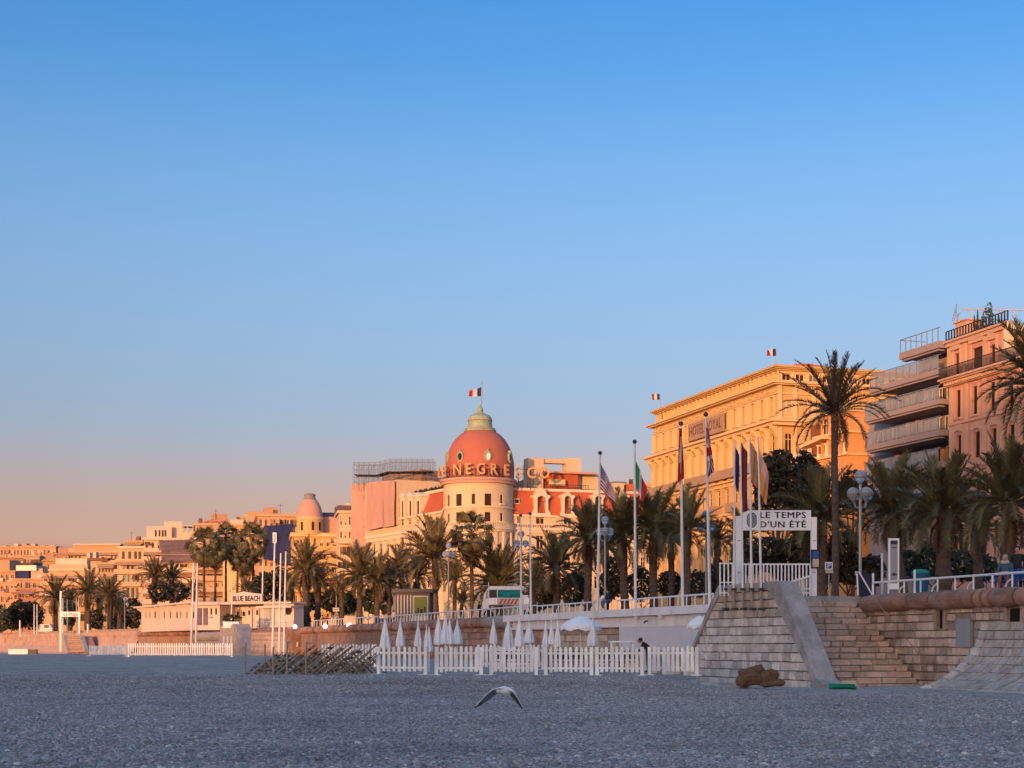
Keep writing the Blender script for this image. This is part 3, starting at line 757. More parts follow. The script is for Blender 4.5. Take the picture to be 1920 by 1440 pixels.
b.band(RC, -1.75, 1.75, -.1, .45, zy(911), zy(906), 40); b.band(RC, -1.75, 1.75, -.1, .62, zy(906) + .01, zy(901.5), 40); b.band(RC, -1.9, 1.9, -1.0, .25, zy(901.5) + .01, zy(899.5), 40)
b.build('tower_cornice', M['net_pink'], ng)
b = MB()
b.band(RC, -1.6, 1.6, 0, .55, zy(996), zy(992.5), 36); b.band(RC, -1.6, 1.6, 0, .32, zy(1000), zy(996) - .01, 36); b.band(RC, -1.6, 1.6, 0, .25, zy(957), zy(955), 36)
b.band(RC, -1.6, 1.6, 0, .45, zy(1036), zy(1034), 36); b.band(RC, -1.6, 1.6, .4, .5, zy(992), zy(990.5), 36)
for a in (-1.35, -.95, -.32, .1, .52, .82, 1.2): b.band(RC, a - .05, a + .05, 0, .22, zy(1034) + .01, zy(1000), 2)
for i in range(44):
    a = -1.5 + 3 * i / 43; b.band(RC, a - .012, a + .012, .36, .48, zy(992) - .03, zy(984.5), 1)
b.band(RC, -1.6, 1.6, .3, .55, zy(984.5), zy(983), 36)
b.build('tower_ledge', M['cream_light'], ng)
# dome: an even curve of revolution measured from the photograph's outline
DX = CX.x + 3.0 * K
P_ = [(63.5, 902), (64.2, 890), (64.4, 880), (64, 870), (62.5, 860), (59.8, 849), (56.5, 841), (52.5, 833), (48.5, 827), (43.5, 821), (37, 815), (29, 809.8)]
b = MB(); b.lathe((DX, CX.y, 0), [(r * K, zy(y)) for r, y in P_], 48); b.build('dome', M['dome_red'], ng, smooth=True)
P_ = [(30, 810), (30.5, 807.5), (28, 806), (28.5, 804), (24, 803), (22.5, 797), (22, 790.5), (23.5, 789.5), (22.5, 787), (21.5, 783), (18, 779.5), (11, 776), (6, 773.5), (5, 771.5), (6.2, 769.5), (5.8, 766.5), (3.4, 763), (1.6, 760), (.8, 757)]
b = MB(); b.lathe((DX, CX.y, 0), [(r * K, zy(y)) for r, y in P_], 32); b.build('lantern', M['verdigris'], ng, smooth=False)
for x, gm in ((866, 'glass_dark'), (915.2, 'pane_glint'), (840, 'glass_dark'), (955, 'glass_dark')):      # bull's-eye windows
    a = math.asin(max(-.98, min(.98, (x - 900) / 62))); cz = zy(862.5); rr = 62.3 * K
    d = V((math.sin(a), -math.cos(a), 0)); t_ = V((math.cos(a), math.sin(a), 0)); c_ = V((DX, CX.y, cz)) + d * rr
    b = MB(); ring = []
    for i in range(20):
        g_ = 2 * PI * i / 20; ring.append((math.cos(g_), math.sin(g_)))
    def rp3(k, sx, sz, o): return c_ + t_ * (k[0] * sx * K) + V((0, 0, k[1] * sz * K)) + d * o
    for i in range(20):
        k0, k1 = ring[i], ring[(i + 1) % 20]
        b.quad(rp3(k0, 7, 10, -.5), rp3(k1, 7, 10, -.5), rp3(k1, 7, 10, .28), rp3(k0, 7, 10, .28))
        b.quad(rp3(k0, 7, 10, .28), rp3(k1, 7, 10, .28), rp3(k1, 4.6, 6.8, .34), rp3(k0, 4.6, 6.8, .34))
        b.quad(rp3(k0, 4.6, 6.8, .34), rp3(k1, 4.6, 6.8, .34), rp3(k1, 4.4, 6.6, .1), rp3(k0, 4.4, 6.6, .1))
    b.box(Frame((c_ + t_ * 0)[:2], (t_.x, t_.y)), -.1, .1, -.2, .3, cz + 9 * K, cz + 14 * K)
    o = b.build('round_window', M['verdigris'], ng)
    p = MB(); p.ngon([rp3(k, 4.5, 6.7, .14) for k in ring]); p.build('pane', M[gm], o)
# roof letters on a lattice rail
b = MB(); b.band(Cyl((CX.x, CX.y), RT + .3), -1.3, .75, 0, .12, zy(900.5), zy(899), 24); b.band(Cyl((CX.x, CX.y), RT + .3), -1.3, .75, 0, .08, zy(887), zy(886.3), 24)
for i in range(16):
    a = -1.3 + 2.05 * i / 15; b.band(Cyl((CX.x, CX.y), RT + .1), a - .008, a + .008, 0, .1, zy(900), zy(884), 1)
b.build('letter_rail', M['metal_dark'], ng)
for ch, x, yc in (('L', 826.5, 889), ('E', 836, 889), ('N', 861, 888), ('E', 880.5, 888), ('G', 903, 888), ('R', 925.5, 888), ('E', 948.5, 888)):
    a = max(-1.35, min(1.35, math.asin(max(-.97, min(.97, (x - 897) / 72))))); me = text_mesh(ch, 30 * K, .16, M['gold'], bold=.035)
    Q = Cyl((CX.x, CX.y), RT + .75)
    inst('letter', me, ng, Q.p(a, 0, zy(yc)), (PI / 2, 0, a * .75), (.78, .95, 1))
# right-hand wing, facing the camera
FR = Frame(at(962, 1000, YD - 1.0)[:2], (0.957, 0.29)); fr = Fac(FR, ng)
s_end = FR.hit(1228, 1000)[0]
zc = FR.hit(975, 968)[1]; zt = FR.hit(975, 918)[1]
for x0, x1 in ((1004, 1021), (1056, 1072), (1113, 1126), (1158, 1172), (1200, 1212)):
    fr.win(fr.rect(x0 + 1, 966, x1, 983), 'mt', 'cream_light', 'glass_warm')
    fr.win(fr.rect(x0 + 1.5, 1003, x1 - 1.5, 1030), 'mt', 'cream_light', 'glass_warm')
    fr.win(fr.rect(x0 + 1.5, 1044, x1 - 1.5, 1070), 'mt', 'cream_light', 'glass_dark')
    fr.win(fr.rect(x0 + 1.5, 1080, x1 - 1.5, 1104), 'mt', 'cream_light', 'glass_dark')
fr.win(fr.rect(970, 967, 977, 982), 'm', 'cream_light', 'glass_warm')
b = MB(); b.wall(FR, 0, s_end, ZP - 1, zc, fr.ops, .22); b.build('wing_wall', M['cream'], ng)
b = MB(); b.quad(FR.p(-.5, .1, zc), FR.p(s_end, .1, zc), FR.p(s_end, -1.3, zt), FR.p(-.5, -1.3, zt))
b.quad(FR.p(-.5, -1.3, zt), FR.p(s_end, -1.3, zt), FR.p(s_end, -14, zt), FR.p(-.5, -14, zt)); b.build('mansard_roof', M['roof_red'], ng)
b = MB()
b.box(FR, 0, s_end, -.3, .35, zc - .05, zc + .28); b.box(FR, -.5, s_end, -1.7, -1.15, zt - .02, zt + .42)
za = FR.hit(1000, 994)[1]; b.box(FR, 0, s_end, 0, .6, za, za + .38); b.box(FR, 0, s_end, 0, .35, za - .5, za - .01)
zb_ = FR.hit(1000, 984)[1]; b.box(FR, 0, s_end, .3, .5, zb_, zb_ + .16); balusters(b, FR, .3, s_end, .4, za + .38, zb_, .42, .07)
for x in (966, 988, 1038, 1090, 1142, 1186): 
    s_ = FR.hit(x, 1010)[0]; b.box(FR, s_ - .3, s_ + .3, 0, .22, ZP, za - .5)
b.build('wing_moulding', M['cream_light'], ng)
for x0, x1 in ((997, 1032), (1050, 1078), (1108, 1134), (1153, 1180)):       # dormers with scrolled gables
    a, c = FR.hit(x0, 945)[0], FR.hit(x1, 945)[0]; mid = (a + c) / 2; hw = (c - a) / 2; b = MB()
    zlo, zhi, zp_ = zc + .28, FR.hit(x0, 929)[1], FR.hit(x0, 915 if x1 < 1040 else 922)[1]
    iw = hw * .42; zi = zhi - .1
    prof_ = [(-hw * 1.1, zlo), (-hw * .72, zlo), (-hw * .72, zlo)]
    outl = [(-hw, zlo), (-hw * .95, zlo + .5), (-hw * .74, zlo + .9), (-hw * .72, zhi - .6), (-hw * .98, zhi - .2), (-hw * .95, zhi + .05), (-hw * .62, zhi + .2), (-hw * .5, zp_ - .55), (-hw * .2, zp_ - .05), (0, zp_)]
    full = outl + [(-s_, z_) for s_, z_ in reversed(outl[:-1])]
    inn = [(iw, zlo + .35), (iw, zi - .3), (iw * .6, zi), (0, zi + .12), (-iw * .6, zi), (-iw, zi - .3), (-iw, zlo + .35)]
    # left half, right half and lintel leave a true opening
    L_ = [FR.p(mid + s_, .18, z_) for s_, z_ in outl if z_ < zi + .05 or s_ < -iw] 
    lf = [(-hw, zlo), (-iw, zlo), (-iw, zi - .3), (-iw, zhi + .1), (-hw * .62, zhi + .2), (-hw * .95, zhi + .05), (-hw * .98, zhi - .2), (-hw * .72, zhi - .6), (-hw * .74, zlo + .9), (-hw * .95, zlo + .5)]
    b.prism([FR.p(mid + s_, .2, z_) for s_, z_ in lf], FR.n * -1.5); b.prism([FR.p(mid - s_, .2, z_) for s_, z_ in reversed(lf)], FR.n * -1.5)
    tp = [(-iw, zi - .3), (-iw * .5, zi - .02), (0, zi + .06), (iw * .5, zi - .02), (iw, zi - .3), (iw, zhi + .1), (hw * .62, zhi + .2), (hw * .5, zp_ - .55), (hw * .2, zp_ - .05), (0, zp_), (-hw * .2, zp_ - .05), (-hw * .5, zp_ - .55), (-hw * .62, zhi + .2), (-iw, zhi + .1)]
    b.prism([FR.p(mid + s_, .2, z_) for s_, z_ in tp], FR.n * -1.5)
    b.box(FR, mid - iw, mid + iw, -.2, .22, zlo, zlo + .34)
    o = b.build('dormer', M['cream_light'], ng)
    w_, p_ = win_mesh(iw * 2, zi - zlo - .3, 'mt', 'shutter', 'glass_dark'); k = MB(); 
    ww = sub('window', w_, o); ww.location = FR.p(mid, .15, zlo + .34) - LOC[ng.name]; ww.rotation_euler = (0, 0, FR.rot())
b = MB(); r_ = fr.rect(967, 936, 974, 943); b.box(FR, r_[0] - .12, r_[1] + .12, -.9, -.38, r_[2] - .12, r_[3] + .12); o_ = b.build('roof_light', M['cream_light'], ng)
b = MB(); b.box(FR, r_[0], r_[1], -.6, -.36, r_[2], r_[3]); b.build('pane', M['glass_dark'], o_)
# things on the wing's flat roof
def rbox(name, x0, y0, x1, y1, o0, o1, m, label=None):
    r = srect(FR, x0, y0, x1, y1, o1); b = MB(); b.box(FR, r[0], r[1], o0, o1, r[2], r[3]); return b.build(name, M[m], ng, label=label)
rbox('roof_portal', 990, 859, 1020, 918, -8, -5.5, 'cream'); rbox('roof_portal', 1062.5, 859, 1089, 918, -8, -5.5, 'cream'); rbox('portal_beam', 1020, 860.5, 1062.5, 868.5, -7.5, -5.8, 'cream')
rbox('penthouse', 1026, 888, 1084, 918, -9, -4.5, 'roof_red'); rbox('penthouse_roof', 1022, 884, 1120, 888, -10, -3.6, 'net_pink'); rbox('penthouse', 1090, 890, 1128, 918, -12, -6, 'cream')
rbox('roof_awning', 1030, 899, 1060, 910, -4.4, -3.6, 'ochre_light')
b = MB(); s0_, z0_ = FR.hit(1020, 908, -2); s1_, _ = FR.hit(1104, 908, -2)
b.box(FR, s0_, s1_, -2.1, -2.0, z0_, z0_ + .06); balusters(b, FR, s0_, s1_, -2.05, zt + .4, z0_, .3, .025); b.build('roof_railing', M['iron'], ng)
for i, (x, y, w_, h_) in enumerate(((968, 908, 9, 10), (980, 900, 8, 18), (1150, 906, 20, 14), (1176, 908, 14, 12), (1196, 906, 16, 14))):
    rbox('roof_cabin', x, y, x + w_, y + h_, -9 - i, -5 - i * .3, ('net_pink', 'cream', 'cream', 'roof_red', 'cream')[i])
s_, z_ = FR.hit(986, 880, -3); b = MB()
for dx in (-1.4, -.5, .6, 1.3): b.tube([FR.p(s_ + dx, -3, zt), FR.p(s_ + dx, -3, z_ + 1.2 - abs(dx))], .05, 5)
for dz in (0, .8): b.tube([FR.p(s_ - 1.6, -3, z_ - dz), FR.p(s_ + 1.6, -3, z_ - dz)], .04, 5)
b.build('roof_aerial', M['iron'], ng)
for ch, x in (('S', 971.5), ('C', 995), ('O', 1019)):
    s_, z_ = FR.hit(x, 888, -.2); me = text_mesh(ch, 30 * K, .16, M['gold'], bold=.06); inst('letter', me, ng, FR.p(s_, .2, z_), (PI / 2, 0, FR.rot() * .5), (.85, 1.0, 1))
    b = MB(); b.tube([FR.p(s_, -.1, zt), FR.p(s_, -.1, z_ + .6)], .09, 5); b.build('letter_prop', M['metal_dark'], ng)
# left-hand wing along the seafront, running away from the tower
FL = Frame(at(690, 1000, 291)[:2], (at(832, 1000, 263) - at(690, 1000, 291))[:2]); fl = Fac(FL, ng)
sl0 = FL.hit(690, 1000)[0]; sl1 = FL.hit(834, 1000)[0]
zc = FL.hit(790, 967)[1]; zt = FL.hit(790, 926)[1]
for x0, x1 in ((699, 705), (711, 717.5), (724, 731), (738, 745.5)):
    fl.win(fl.rect(x0, 1019, x1, 1040), 'mt', 'cream_light', 'glass_warm'); fl.win(fl.rect(x0, 1052, x1, 1075), 'mt', 'cream_light', 'glass_warm'); fl.win(fl.rect(x0, 1088, x1, 1110), 'mt', 'cream_light', 'glass_dark')
for x0, x1 in ((751, 757), (765, 771), (780, 786), (800, 807), (816, 823)):
    fl.win(fl.rect(x0, 973, x1, 988), 'mt', 'cream_light', 'glass_warm'); fl.win(fl.rect(x0, 1008, x1, 1030), 'mt', 'cream_light', 'glass_warm'); fl.win(fl.rect(x0, 1044, x1, 1068), 'mt', 'cream_light', 'glass_dark'); fl.win(fl.rect(x0, 1080, x1, 1102), 'mt', 'cream_light', 'glass_dark')
sl7 = FL.hit(750, 1000)[0]; z7 = FL.hit(720, 989)[1]
b = MB(); b.wall(FL, sl7, sl1, ZP - 1, zc, fl.ops, .25); b.wall(FL, sl0, sl7, ZP - 1, z7, fl.ops, .25); b.build('wing_wall', M['cream'], ng)
b = MB(); b.quad(FL.p(sl7, .05, zc), FL.p(sl1 + 1, .05, zc), FL.p(sl1 + 1, -1.6, zt), FL.p(sl7, -1.6, zt)); b.quad(FL.p(sl7, -1.6, zt), FL.p(sl1, -1.6, zt), FL.p(sl1, -9, zt), FL.p(sl7, -9, zt)); b.build('mansard_roof', M['roof_red'], ng)
b = MB(); za = FL.hit(760, 1001)[1]
b.box(FL, sl7, sl1, 0, .35, zc - .1, zc + .25); b.box(FL, sl7, sl1, -2, -1.3, zt, zt + .5); b.box(FL, sl0, sl1, 0, .7, za, za + .5); b.box(FL, sl0, sl1, 0, .4, za - .7, za - .01)
balusters(b, FL, sl0, sl1, .5, za + .5, za + 1.3, .5, .07); b.box(FL, sl0, sl1, .4, .6, za + 1.3, za + 1.45)
for x in (695, 708, 721, 734, 748, 761, 776, 793, 812, 828):
    s_ = FL.hit(x, 1030)[0]; b.box(FL, s_ - .32, s_ + .32, 0, .3, ZP, za - .7); b.box(FL, s_ - .22, s_ + .22, 0, .22, za + .5, zc - .1 if x > 750 else z7)
b.build('wing_moulding', M['cream_light'], ng)
for x0, x1 in ((753, 761), (767, 776), (781, 791)):
    a, c = FL.hit(x0, 950)[0], FL.hit(x1, 950)[0]; z1_ = FL.hit(x0, 933)[1]; w = (c - a)
    b = MB(); b.box(FL, a, a + w * .26, -1.4, .28, zc + .25, z1_); b.box(FL, c - w * .26, c, -1.4, .28, zc + .25, z1_); b.box(FL, a + w * .26, c - w * .26, -1.4, .25, z1_ - .7, z1_)
    b.prism([FL.p(a - .25, .4, z1_), FL.p(c + .25, .4, z1_), FL.p(c - .3, .4, z1_ + .5), FL.p((a + c) / 2, .4, z1_ + .85), FL.p(a + .3, .4, z1_ + .5)], FL.n * -1.9)
    o = b.build('dormer', M['cream_light'], ng); k = MB(); k.box(FL, a + w * .26, c - w * .26, -.2, .1, zc + .25, z1_ - .7); k.build('pane', M['glass_dark'], o)
rngl = random.Random(5)
def leaf_blob(b, c, rx, ry, rz, n, size, r, m=0, flat=0.0):
    for _ in range(n):
        while True:
            d = V((r.uniform(-1, 1), r.uniform(-1, 1), r.uniform(-1, 1)))
            if .25 < d.length < 1: break
        if d.length < .75 and r.random() < .55: d = d.normalized() * r.uniform(.75, 1.05)
        p = V((c[0] + d.x * rx, c[1] + d.y * ry, c[2] + d.z * rz)); s = size * r.uniform(.6, 1.3)
        a = V((r.gauss(0, 1), r.gauss(0, 1), r.gauss(0, 1))).normalized(); t = a.orthogonal().normalized(); t = Quaternion(a, r.uniform(0, 6.28)) @ t; u = a.cross(t)
        b.quad(p - t * s, p + u * s * .5, p + t * s, p - u * s * .5, m)
hd = MB(); s_a = FL.hit(752, 922, -3)[0]; s_b = FL.hit(828, 918, -3)[0]
for i in range(16):
    p = FL.p(s_a + (s_b - s_a) * i / 15, -3.2, zt + .6); leaf_blob(hd, (p.x, p.y, p.z + .1), 1.0, 1.0, .75, 60, .3, rngl)
tag(hd.build('roof_hedge', M['leaf_dark']), 'dark hedge on the roof terrace left of the round tower', 'hedge')

# ------------------------------------------------------------------ building under pink renovation sheeting
sc_ = thing('sheeted_building', 'building wrapped in pink renovation sheeting beside the domed hotel', 'building', at(705, 1140, 300) * 1.0)
FS = Frame(at(658, 1000, 297)[:2], (at(752, 1000, 287) - at(658, 1000, 297))[:2])
def quadsheet(F, x0, x1, ytl, ytr, ybl, ybr, n=26, k=14, amp=.16, seed=1, o=0.0):
    b = MB(); s0 = F.hit(x0, (ytl + ybl) / 2)[0]; s1 = F.hit(x1, (ytr + ybr) / 2)[0]
    zt0, zt1, zb0, zb1 = F.hit(x0, ytl)[1], F.hit(x1, ytr)[1], F.hit(x0, ybl)[1], F.hit(x1, ybr)[1]
    for j in range(k + 1):
        for i in range(n + 1):
            t = i / n; q = j / k; s = s0 + (s1 - s0) * t; z = (zb0 * (1 - t) + zb1 * t) * (1 - q) + (zt0 * (1 - t) + zt1 * t) * q
            w = amp * (mnoise.noise(V((s * .5, z * .18, seed))) + .35 * math.sin(t * n * 1.3) * math.sin(q * PI * 3) + .5 * mnoise.noise(V((s * 1.6, z * .3, seed + 5))))
            b.v.append(F.p(s, o + w, z))
    for j in range(k):
        for i in range(n):
            a = j * (n + 1) + i; b.f.append((a, a + 1, a + n + 2, a + n + 1)); b.m.append(0)
    return b
quadsheet(FS, 658.5, 683, 908, 906.5, 1034, 1025, 10, 16, seed=3).build('sheet', M['net_pink'], sc_, smooth=True)
quadsheet(FS, 683, 697, 906.5, 906, 1030, 1012, 6, 16, seed=9).build('sheet', M['net_pink'], sc_, smooth=True)
quadsheet(FL, 697, 729, 906, 902, 996, 988, 14, 14, seed=4, o=1.1).build('sheet', M['net_pink'], sc_, smooth=True)
b = MB(); b.box(FL, sl0 + .1, sl7 - .05, -9, .55, z7 + .05, FL.hit(720, 906)[1]); b.build('building_core', M['cream'], sc_)
quadsheet(FL, 729, 750, 902, 901.5, 990, 986, 8, 14, seed=6, o=1.1).build('sheet', M['net_pink'], sc_, smooth=True)
b = MB(); s0_ = FS.hit(659, 1000)[0]; s1_ = FS.hit(750, 1000)[0]; zt_ = FS.hit(700, 908)[1]
b.box(FS, s0_ + .1, s1_ - .1, -12, -1.0, ZP - 1, zt_ - .5); b.build('building_core', M['cream'], sc_)
b = MB()
for x, y0, y1 in ((690, 931, 932.5), (690, 973, 974), (690, 986, 987)):
    r = srect(FS, x - 9, y0, x + 9, y1); b.box(FS, r[0], r[1], .15, .28, r[2], r[3])
b.build('sheet_tie', M['ochre_dull'], sc_)
fs = thing('scaffold', 'bare grey tube scaffold standing above the pink sheeting', 'scaffold', FS.p((s0_ + s1_) / 2, -3, zt_))
FS0 = FS; FS = Frame(at(661, 1000, 291)[:2], (1, -.06)); zt_ = FS.hit(662, 907)[1]
b = MB(); z_t = FS.hit(665, 866)[1]; z_m = FS.hit(665, 889)[1]; sL = FS.hit(661.5, 885)[0]; sR = FS.hit(811, 885)[0]
r5 = random.Random(3)
for o_, zt2 in ((-.2, 0), (-1.6, .9), (-4, 1.6), (-6, 1.9)):
    n_ = 15
    for i in range(n_ + 1):
        s_ = sL + (sR - sL) * i / n_; top = z_t + (0 if s_ < sL + 4 else min(.55, (s_ - sL - 4) * .2)); b.tube([FS.p(s_, o_, zt_ - 1.2), FS.p(s_, o_, top)], .035, 4, cap=False)
    for zz in (zt_ + .4, (zt_ + z_m) / 2 + .4, z_m + .9, z_m + 1.8, z_t - .05): b.tube([FS.p(sL, o_, zz), FS.p(sL + 5, o_, zz), FS.p(sL + 7, o_, zz + .55 * (zz > z_m)), FS.p(sR, o_, zz + .45 * (zz > z_m))], .035, 4, cap=False)
    for i in range(n_):
        if r5.random() < .7:
            a = sL + (sR - sL) * i / n_; c = sL + (sR - sL) * (i + 1) / n_; z0_ = r5.choice((zt_, z_m)); b.tube([FS.p(a, o_, z0_), FS.p(c, o_, z0_ + 1.8)], .03, 4, cap=False)
b.build('scaffold_tube', M['tube_dark'], fs, kind='stuff')
b = MB(); b.prism([FS.p(sL + .3, 0, z_m - .15), FS.p(sL + 4.5, 0, z_m - .25), FS.p(sL + 6.5, 0, z_m + .35), FS.p(sR, 0, z_m + .40), FS.p(sR, 0, z_m + .52), FS.p(sL + 6.5, 0, z_m + .48), FS.p(sL + 4.5, 0, z_m - .10), FS.p(sL + .3, 0, z_m - .03)], FS.n * -3.5); b.build('scaffold_deck', M['shutter'], fs); FS = FS0
r_ = srect(FS, 717, 884, 789, 904, -6.6); b = MB(); b.box(FS, r_[0], r_[1], -12, -6.6, r_[2] - 1.5, r_[3]); b.build('penthouse', M['ochre_dull'], sc_)
r_ = srect(FS, 748, 904, 812, 932, -3.5); b = MB(); b.box(FS, r_[0], r_[1], -10, -3.5, r_[2] - 2, r_[3]); b.build('setback_wall', M['dull_rose'], sc_)

# ------------------------------------------------------------------ the long ochre hotel
YR = 166.0
c0 = at(1457, 1000, YR); c1 = at(1226, 1000, 199.0)
FF = Frame(c1[:2], (c0 - c1)[:2]); LF = (V((c0.x, c0.y, 0)) - V((c1.x, c1.y, 0))).length
FSd = Frame(c0[:2], (-FF.n.x, -FF.n.y)); 
ro = thing('long_hotel', 'long ochre hotel with bracketed cornices and a recessed attic storey', 'hotel', (c0.x, c0.y, ZP))
ff = Fac(FF, ro); fd = Fac(FSd, ro)
def zr(py): return FF.hit(1457, py)[1]
zTop, zAt0, zC1, zC2, zBal = zr(684), zr(713), zr(719), zr(791), zr(858)
nb = 15; bay = LF / nb; D_ = 22.0
for i in range(nb):
    m_ = (i + .5) * bay
    ff.win((m_ - .42, m_ + .42, zr(776), zr(742)), 'n', 'ochre_light', 'ochre_recess_shade', .4)
    ff.win((m_ - .5, m_ + .5, zr(852), zr(812)), 'mt', 'ochre_light', 'glass_warm', .3)
    ff.win((m_ - .5, m_ + .5, zr(930), zr(896)), 'mt', 'ochre_light', 'glass_warm', .3)
    ff.win((m_ - .5, m_ + .5, zr(996), zr(960)), 'mt', 'ochre_light', 'glass_dark', .3)
    ff.win((m_ - .55, m_ + .55, zr(1070), zr(1028)), 'mt', 'ochre_light', 'glass_dark', .3)
b = MB(); b.wall(FF, 0, LF, ZP - 1, zC1, ff.ops, .3); b.build('front_wall', M['ochre'], ro)
# attic storey, set back
fa = Fac(Frame(FF.p(.35, -.35, 0)[:2], FF.u[:2]), ro); LA = LF - .7
for i in range(nb * 2):
    m_ = (i + .5) * LA / (nb * 2); fa.win((m_ - .42, m_ + .42, zAt0 - .15, zr(695.5)), 'n', 'ochre_dull', 'glass_warm', .3)
b = MB(); b.wall(fa.F, 0, LA, zC1 - .5, zr(692), fa.ops, .25)
for i in range(nb * 2 + 1): s_ = i * LA / (nb * 2); b.box(fa.F, s_ - .12, s_ + .12, 0, .16, zC1, zr(693))
b.build('attic_wall', M['ochre_light'], ro)
fda = Fac(Frame(FSd.p(.35, -.35, 0)[:2], FSd.u[:2]), ro)
for i in range(9):
    m_ = 1.0 + i * 1.62; fda.win((m_ - .55, m_ + .55, zAt0 + .1, zr(697.5)), 'm', 'ochre_light', 'glass_rail' if i in (2, 5, 7) else 'glass_warm', .25)
b = MB(); b.wall(fda.F, 0, D_ - 2, zC1 - .5, zr(692), fda.ops, .25); b.build('attic_wall', M['ochre_light'], ro)
def ring_box(b, o0, o1, z0, z1, inset=0.0):
    b.box(FF, inset - o1, LF - inset + o1, o0 - inset, o1 - inset, z0, z1); b.box(FSd, inset - o0, D_, o0 - inset, o1 - inset, z0, z1)
b = MB(); ring_box(b, -.6, .55, zr(690.5), zTop - .25, .35); ring_box(b, -.6, .75, zTop - .25 + .005, zTop, .35); ring_box(b, -.4, .3, zr(693), zr(690.5) - .005, .35)
b.box(FF, 1, LF - 1, -D_, -1.5, zTop - .3, zTop - .1); b.build('attic_cornice', M['ochre'], ro)
b = MB()
ring_box(b, -.5, .9, zr(719.5), zr(717)); ring_box(b, -.5, .6, zr(722), zr(719.5) - .005); ring_box(b, -.3, .18, zr(738), zr(736))
ring_box(b, -.5, 1.15, zC2 - .05, zC2 + .22); ring_box(b, -.5, .75, zC2 - .4, zC2 - .055); ring_box(b, -.3, .15, zr(783), zr(781))
ring_box(b, -.3, .35, zr(884), zr(881)); ring_box(b, -.3, .35, zr(950), zr(946))
b.build('cornice', M['ochre_light'], ro)
bk = MB()
for zt_, h_, d_ in ((zC2 - .4, 1.25, .8),):
    bk.prism([V((0, 0, 0)), V((0, -d_, 0)), V((0, -d_, -.3)), V((0, -d_ * .6, -h_ * .5)), V((0, -.14, -h_)), V((0, 0, -h_))], V((.42, 0, 0)))
bme = bk.mesh('bracket', M['ochre_light'])
for i in range(nb):
    for k_ in (0.05, .5, .95):
        if k_ != .5: inst('bracket', bme, ro, FF.p((i + k_) * bay - .17, 0, zC2 - .4), (0, 0, FF.rot()))
b = MB()
for i in range(nb):                                     # swags, panels and pilasters in relief
    m_ = (i + .5) * bay
    for q in range(5):
        a = -.7 + q * .35; b.box(FF, m_ + a - .16, m_ + a + .16, 0, .14, zr(731) - .22 * math.cos(a * 2.2), zr(727) - .22 * math.cos(a * 2.2))
    for a, c, z0_, z1_ in ((m_ - .62, m_ - .42, zr(778), zr(739)), (m_ + .42, m_ + .62, zr(778), zr(739)), (m_ - .42, m_ + .42, zr(742), zr(739)), (m_ - .42, m_ + .42, zr(778), zr(776))): b.box(FF, a, c, 0, .16, z0_, z1_)
    for s_ in (i * bay, ):
        b.box(FF, s_ - .2, s_ + .2, 0, .2, zr(780), zr(739)); b.box(FF, s_ - .28, s_ + .28, 0, .3, zr(880), zr(806)); b.box(FF, s_ - .28, s_ + .28, 0, .25, zr(1075), zr(951))
    b.prism([FF.p(m_ - .75, .3, zr(893)), FF.p(m_ + .75, .3, zr(893)), FF.p(m_, .3, zr(886))], FF.n * -.3)
b.build('facade_relief', M['ochre_light'], ro)
blk = MB(); blk.box(Frame((0, 0), (1, 0)), -.98 * bay / 2, .98 * bay / 2, 0, .8, 0, 1.05); blm = blk.mesh('balcony', M['ochre_dull'])
for i in range(nb):
    if i != 4: inst('balcony', blm, ro, FF.p((i + .5) * bay, 0, zr(877)), (0, 0, FF.rot()))
    if i % 2 == 0: inst('balcony', blm, ro, FF.p((i + .5) * bay, 0, zr(946)), (0, 0, FF.rot()))
# painted name board on the front
sg0 = FF.hit(1297, 830)[0]; sg1 = FF.hit(1363, 800)[0]; zg0 = zr(783) + .2; zg1 = zg0 + 2.1
b = MB(); b.box(FF, sg0, sg1, .3, .5, zg0, zg1); sgn = b.build('name_board', M['ochre_dull'], ro)
tm = text_mesh('HOTEL ROYAL', 2.0, .03, M['roof_brown']); wtx = max(v.co.x for v in tm.vertices) * 2
k_ = inst('lettering', tm, ro, FF.p((sg0 + sg1) / 2, .52, (zg0 + zg1) / 2), (PI / 2, 0, FF.rot()), ((sg1 - sg0) * .92 / wtx, .85, 1))
k_.parent = sgn
# side wall, facing the camera
for x0, y0, x1, y1 in ((1471, 750, 1490, 776), (1512, 750, 1528, 776), (1636, 758, 1648, 782), (1660, 760, 1672, 784)): fd.win(fd.rect(x0, y0, x1, y1), 'ms', 'ochre_light', 'shutter_light', .2)
for x0, y0, x1, y1 in ((1472, 812, 1486, 850), (1472, 890, 1486, 925)): fd.win(fd.rect(x0, y0, x1, y1), 'mt', 'ochre_light', 'glass_warm', .2)
b = MB(); b.wall(FSd, 0, D_, ZP - 1, zC1, fd.ops, .25); b.build('side_wall', M['ochre'], ro)
b = MB(); 
for s_ in (.3, 2.1, 4.3, 6.6): b.box(FSd, s_ - .22, s_ + .22, 0, .2, zr(790), zr(722)); b.box(FSd, s_ - .22, s_ + .22, 0, .2, ZP, zr(800))
b.build('side_pilaster', M['ochre_light'], ro)
b = MB(); b.box(FF, -.02, LF - .05, -D_, -D_ + .3, ZP, zC1); b.box(FF, 0, .3, -D_, -.05, ZP, zC1); b.build('rear_wall', M['ochre'], ro)
r_ = srect(FSd, 1493, 683.5, 1545, 692, -6); b = MB(); b.box(FSd, r_[0], r_[1], -12, -6, r_[2] - 1.5, r_[3]); b.build('roof_cabin', M['roof_red'], ro)
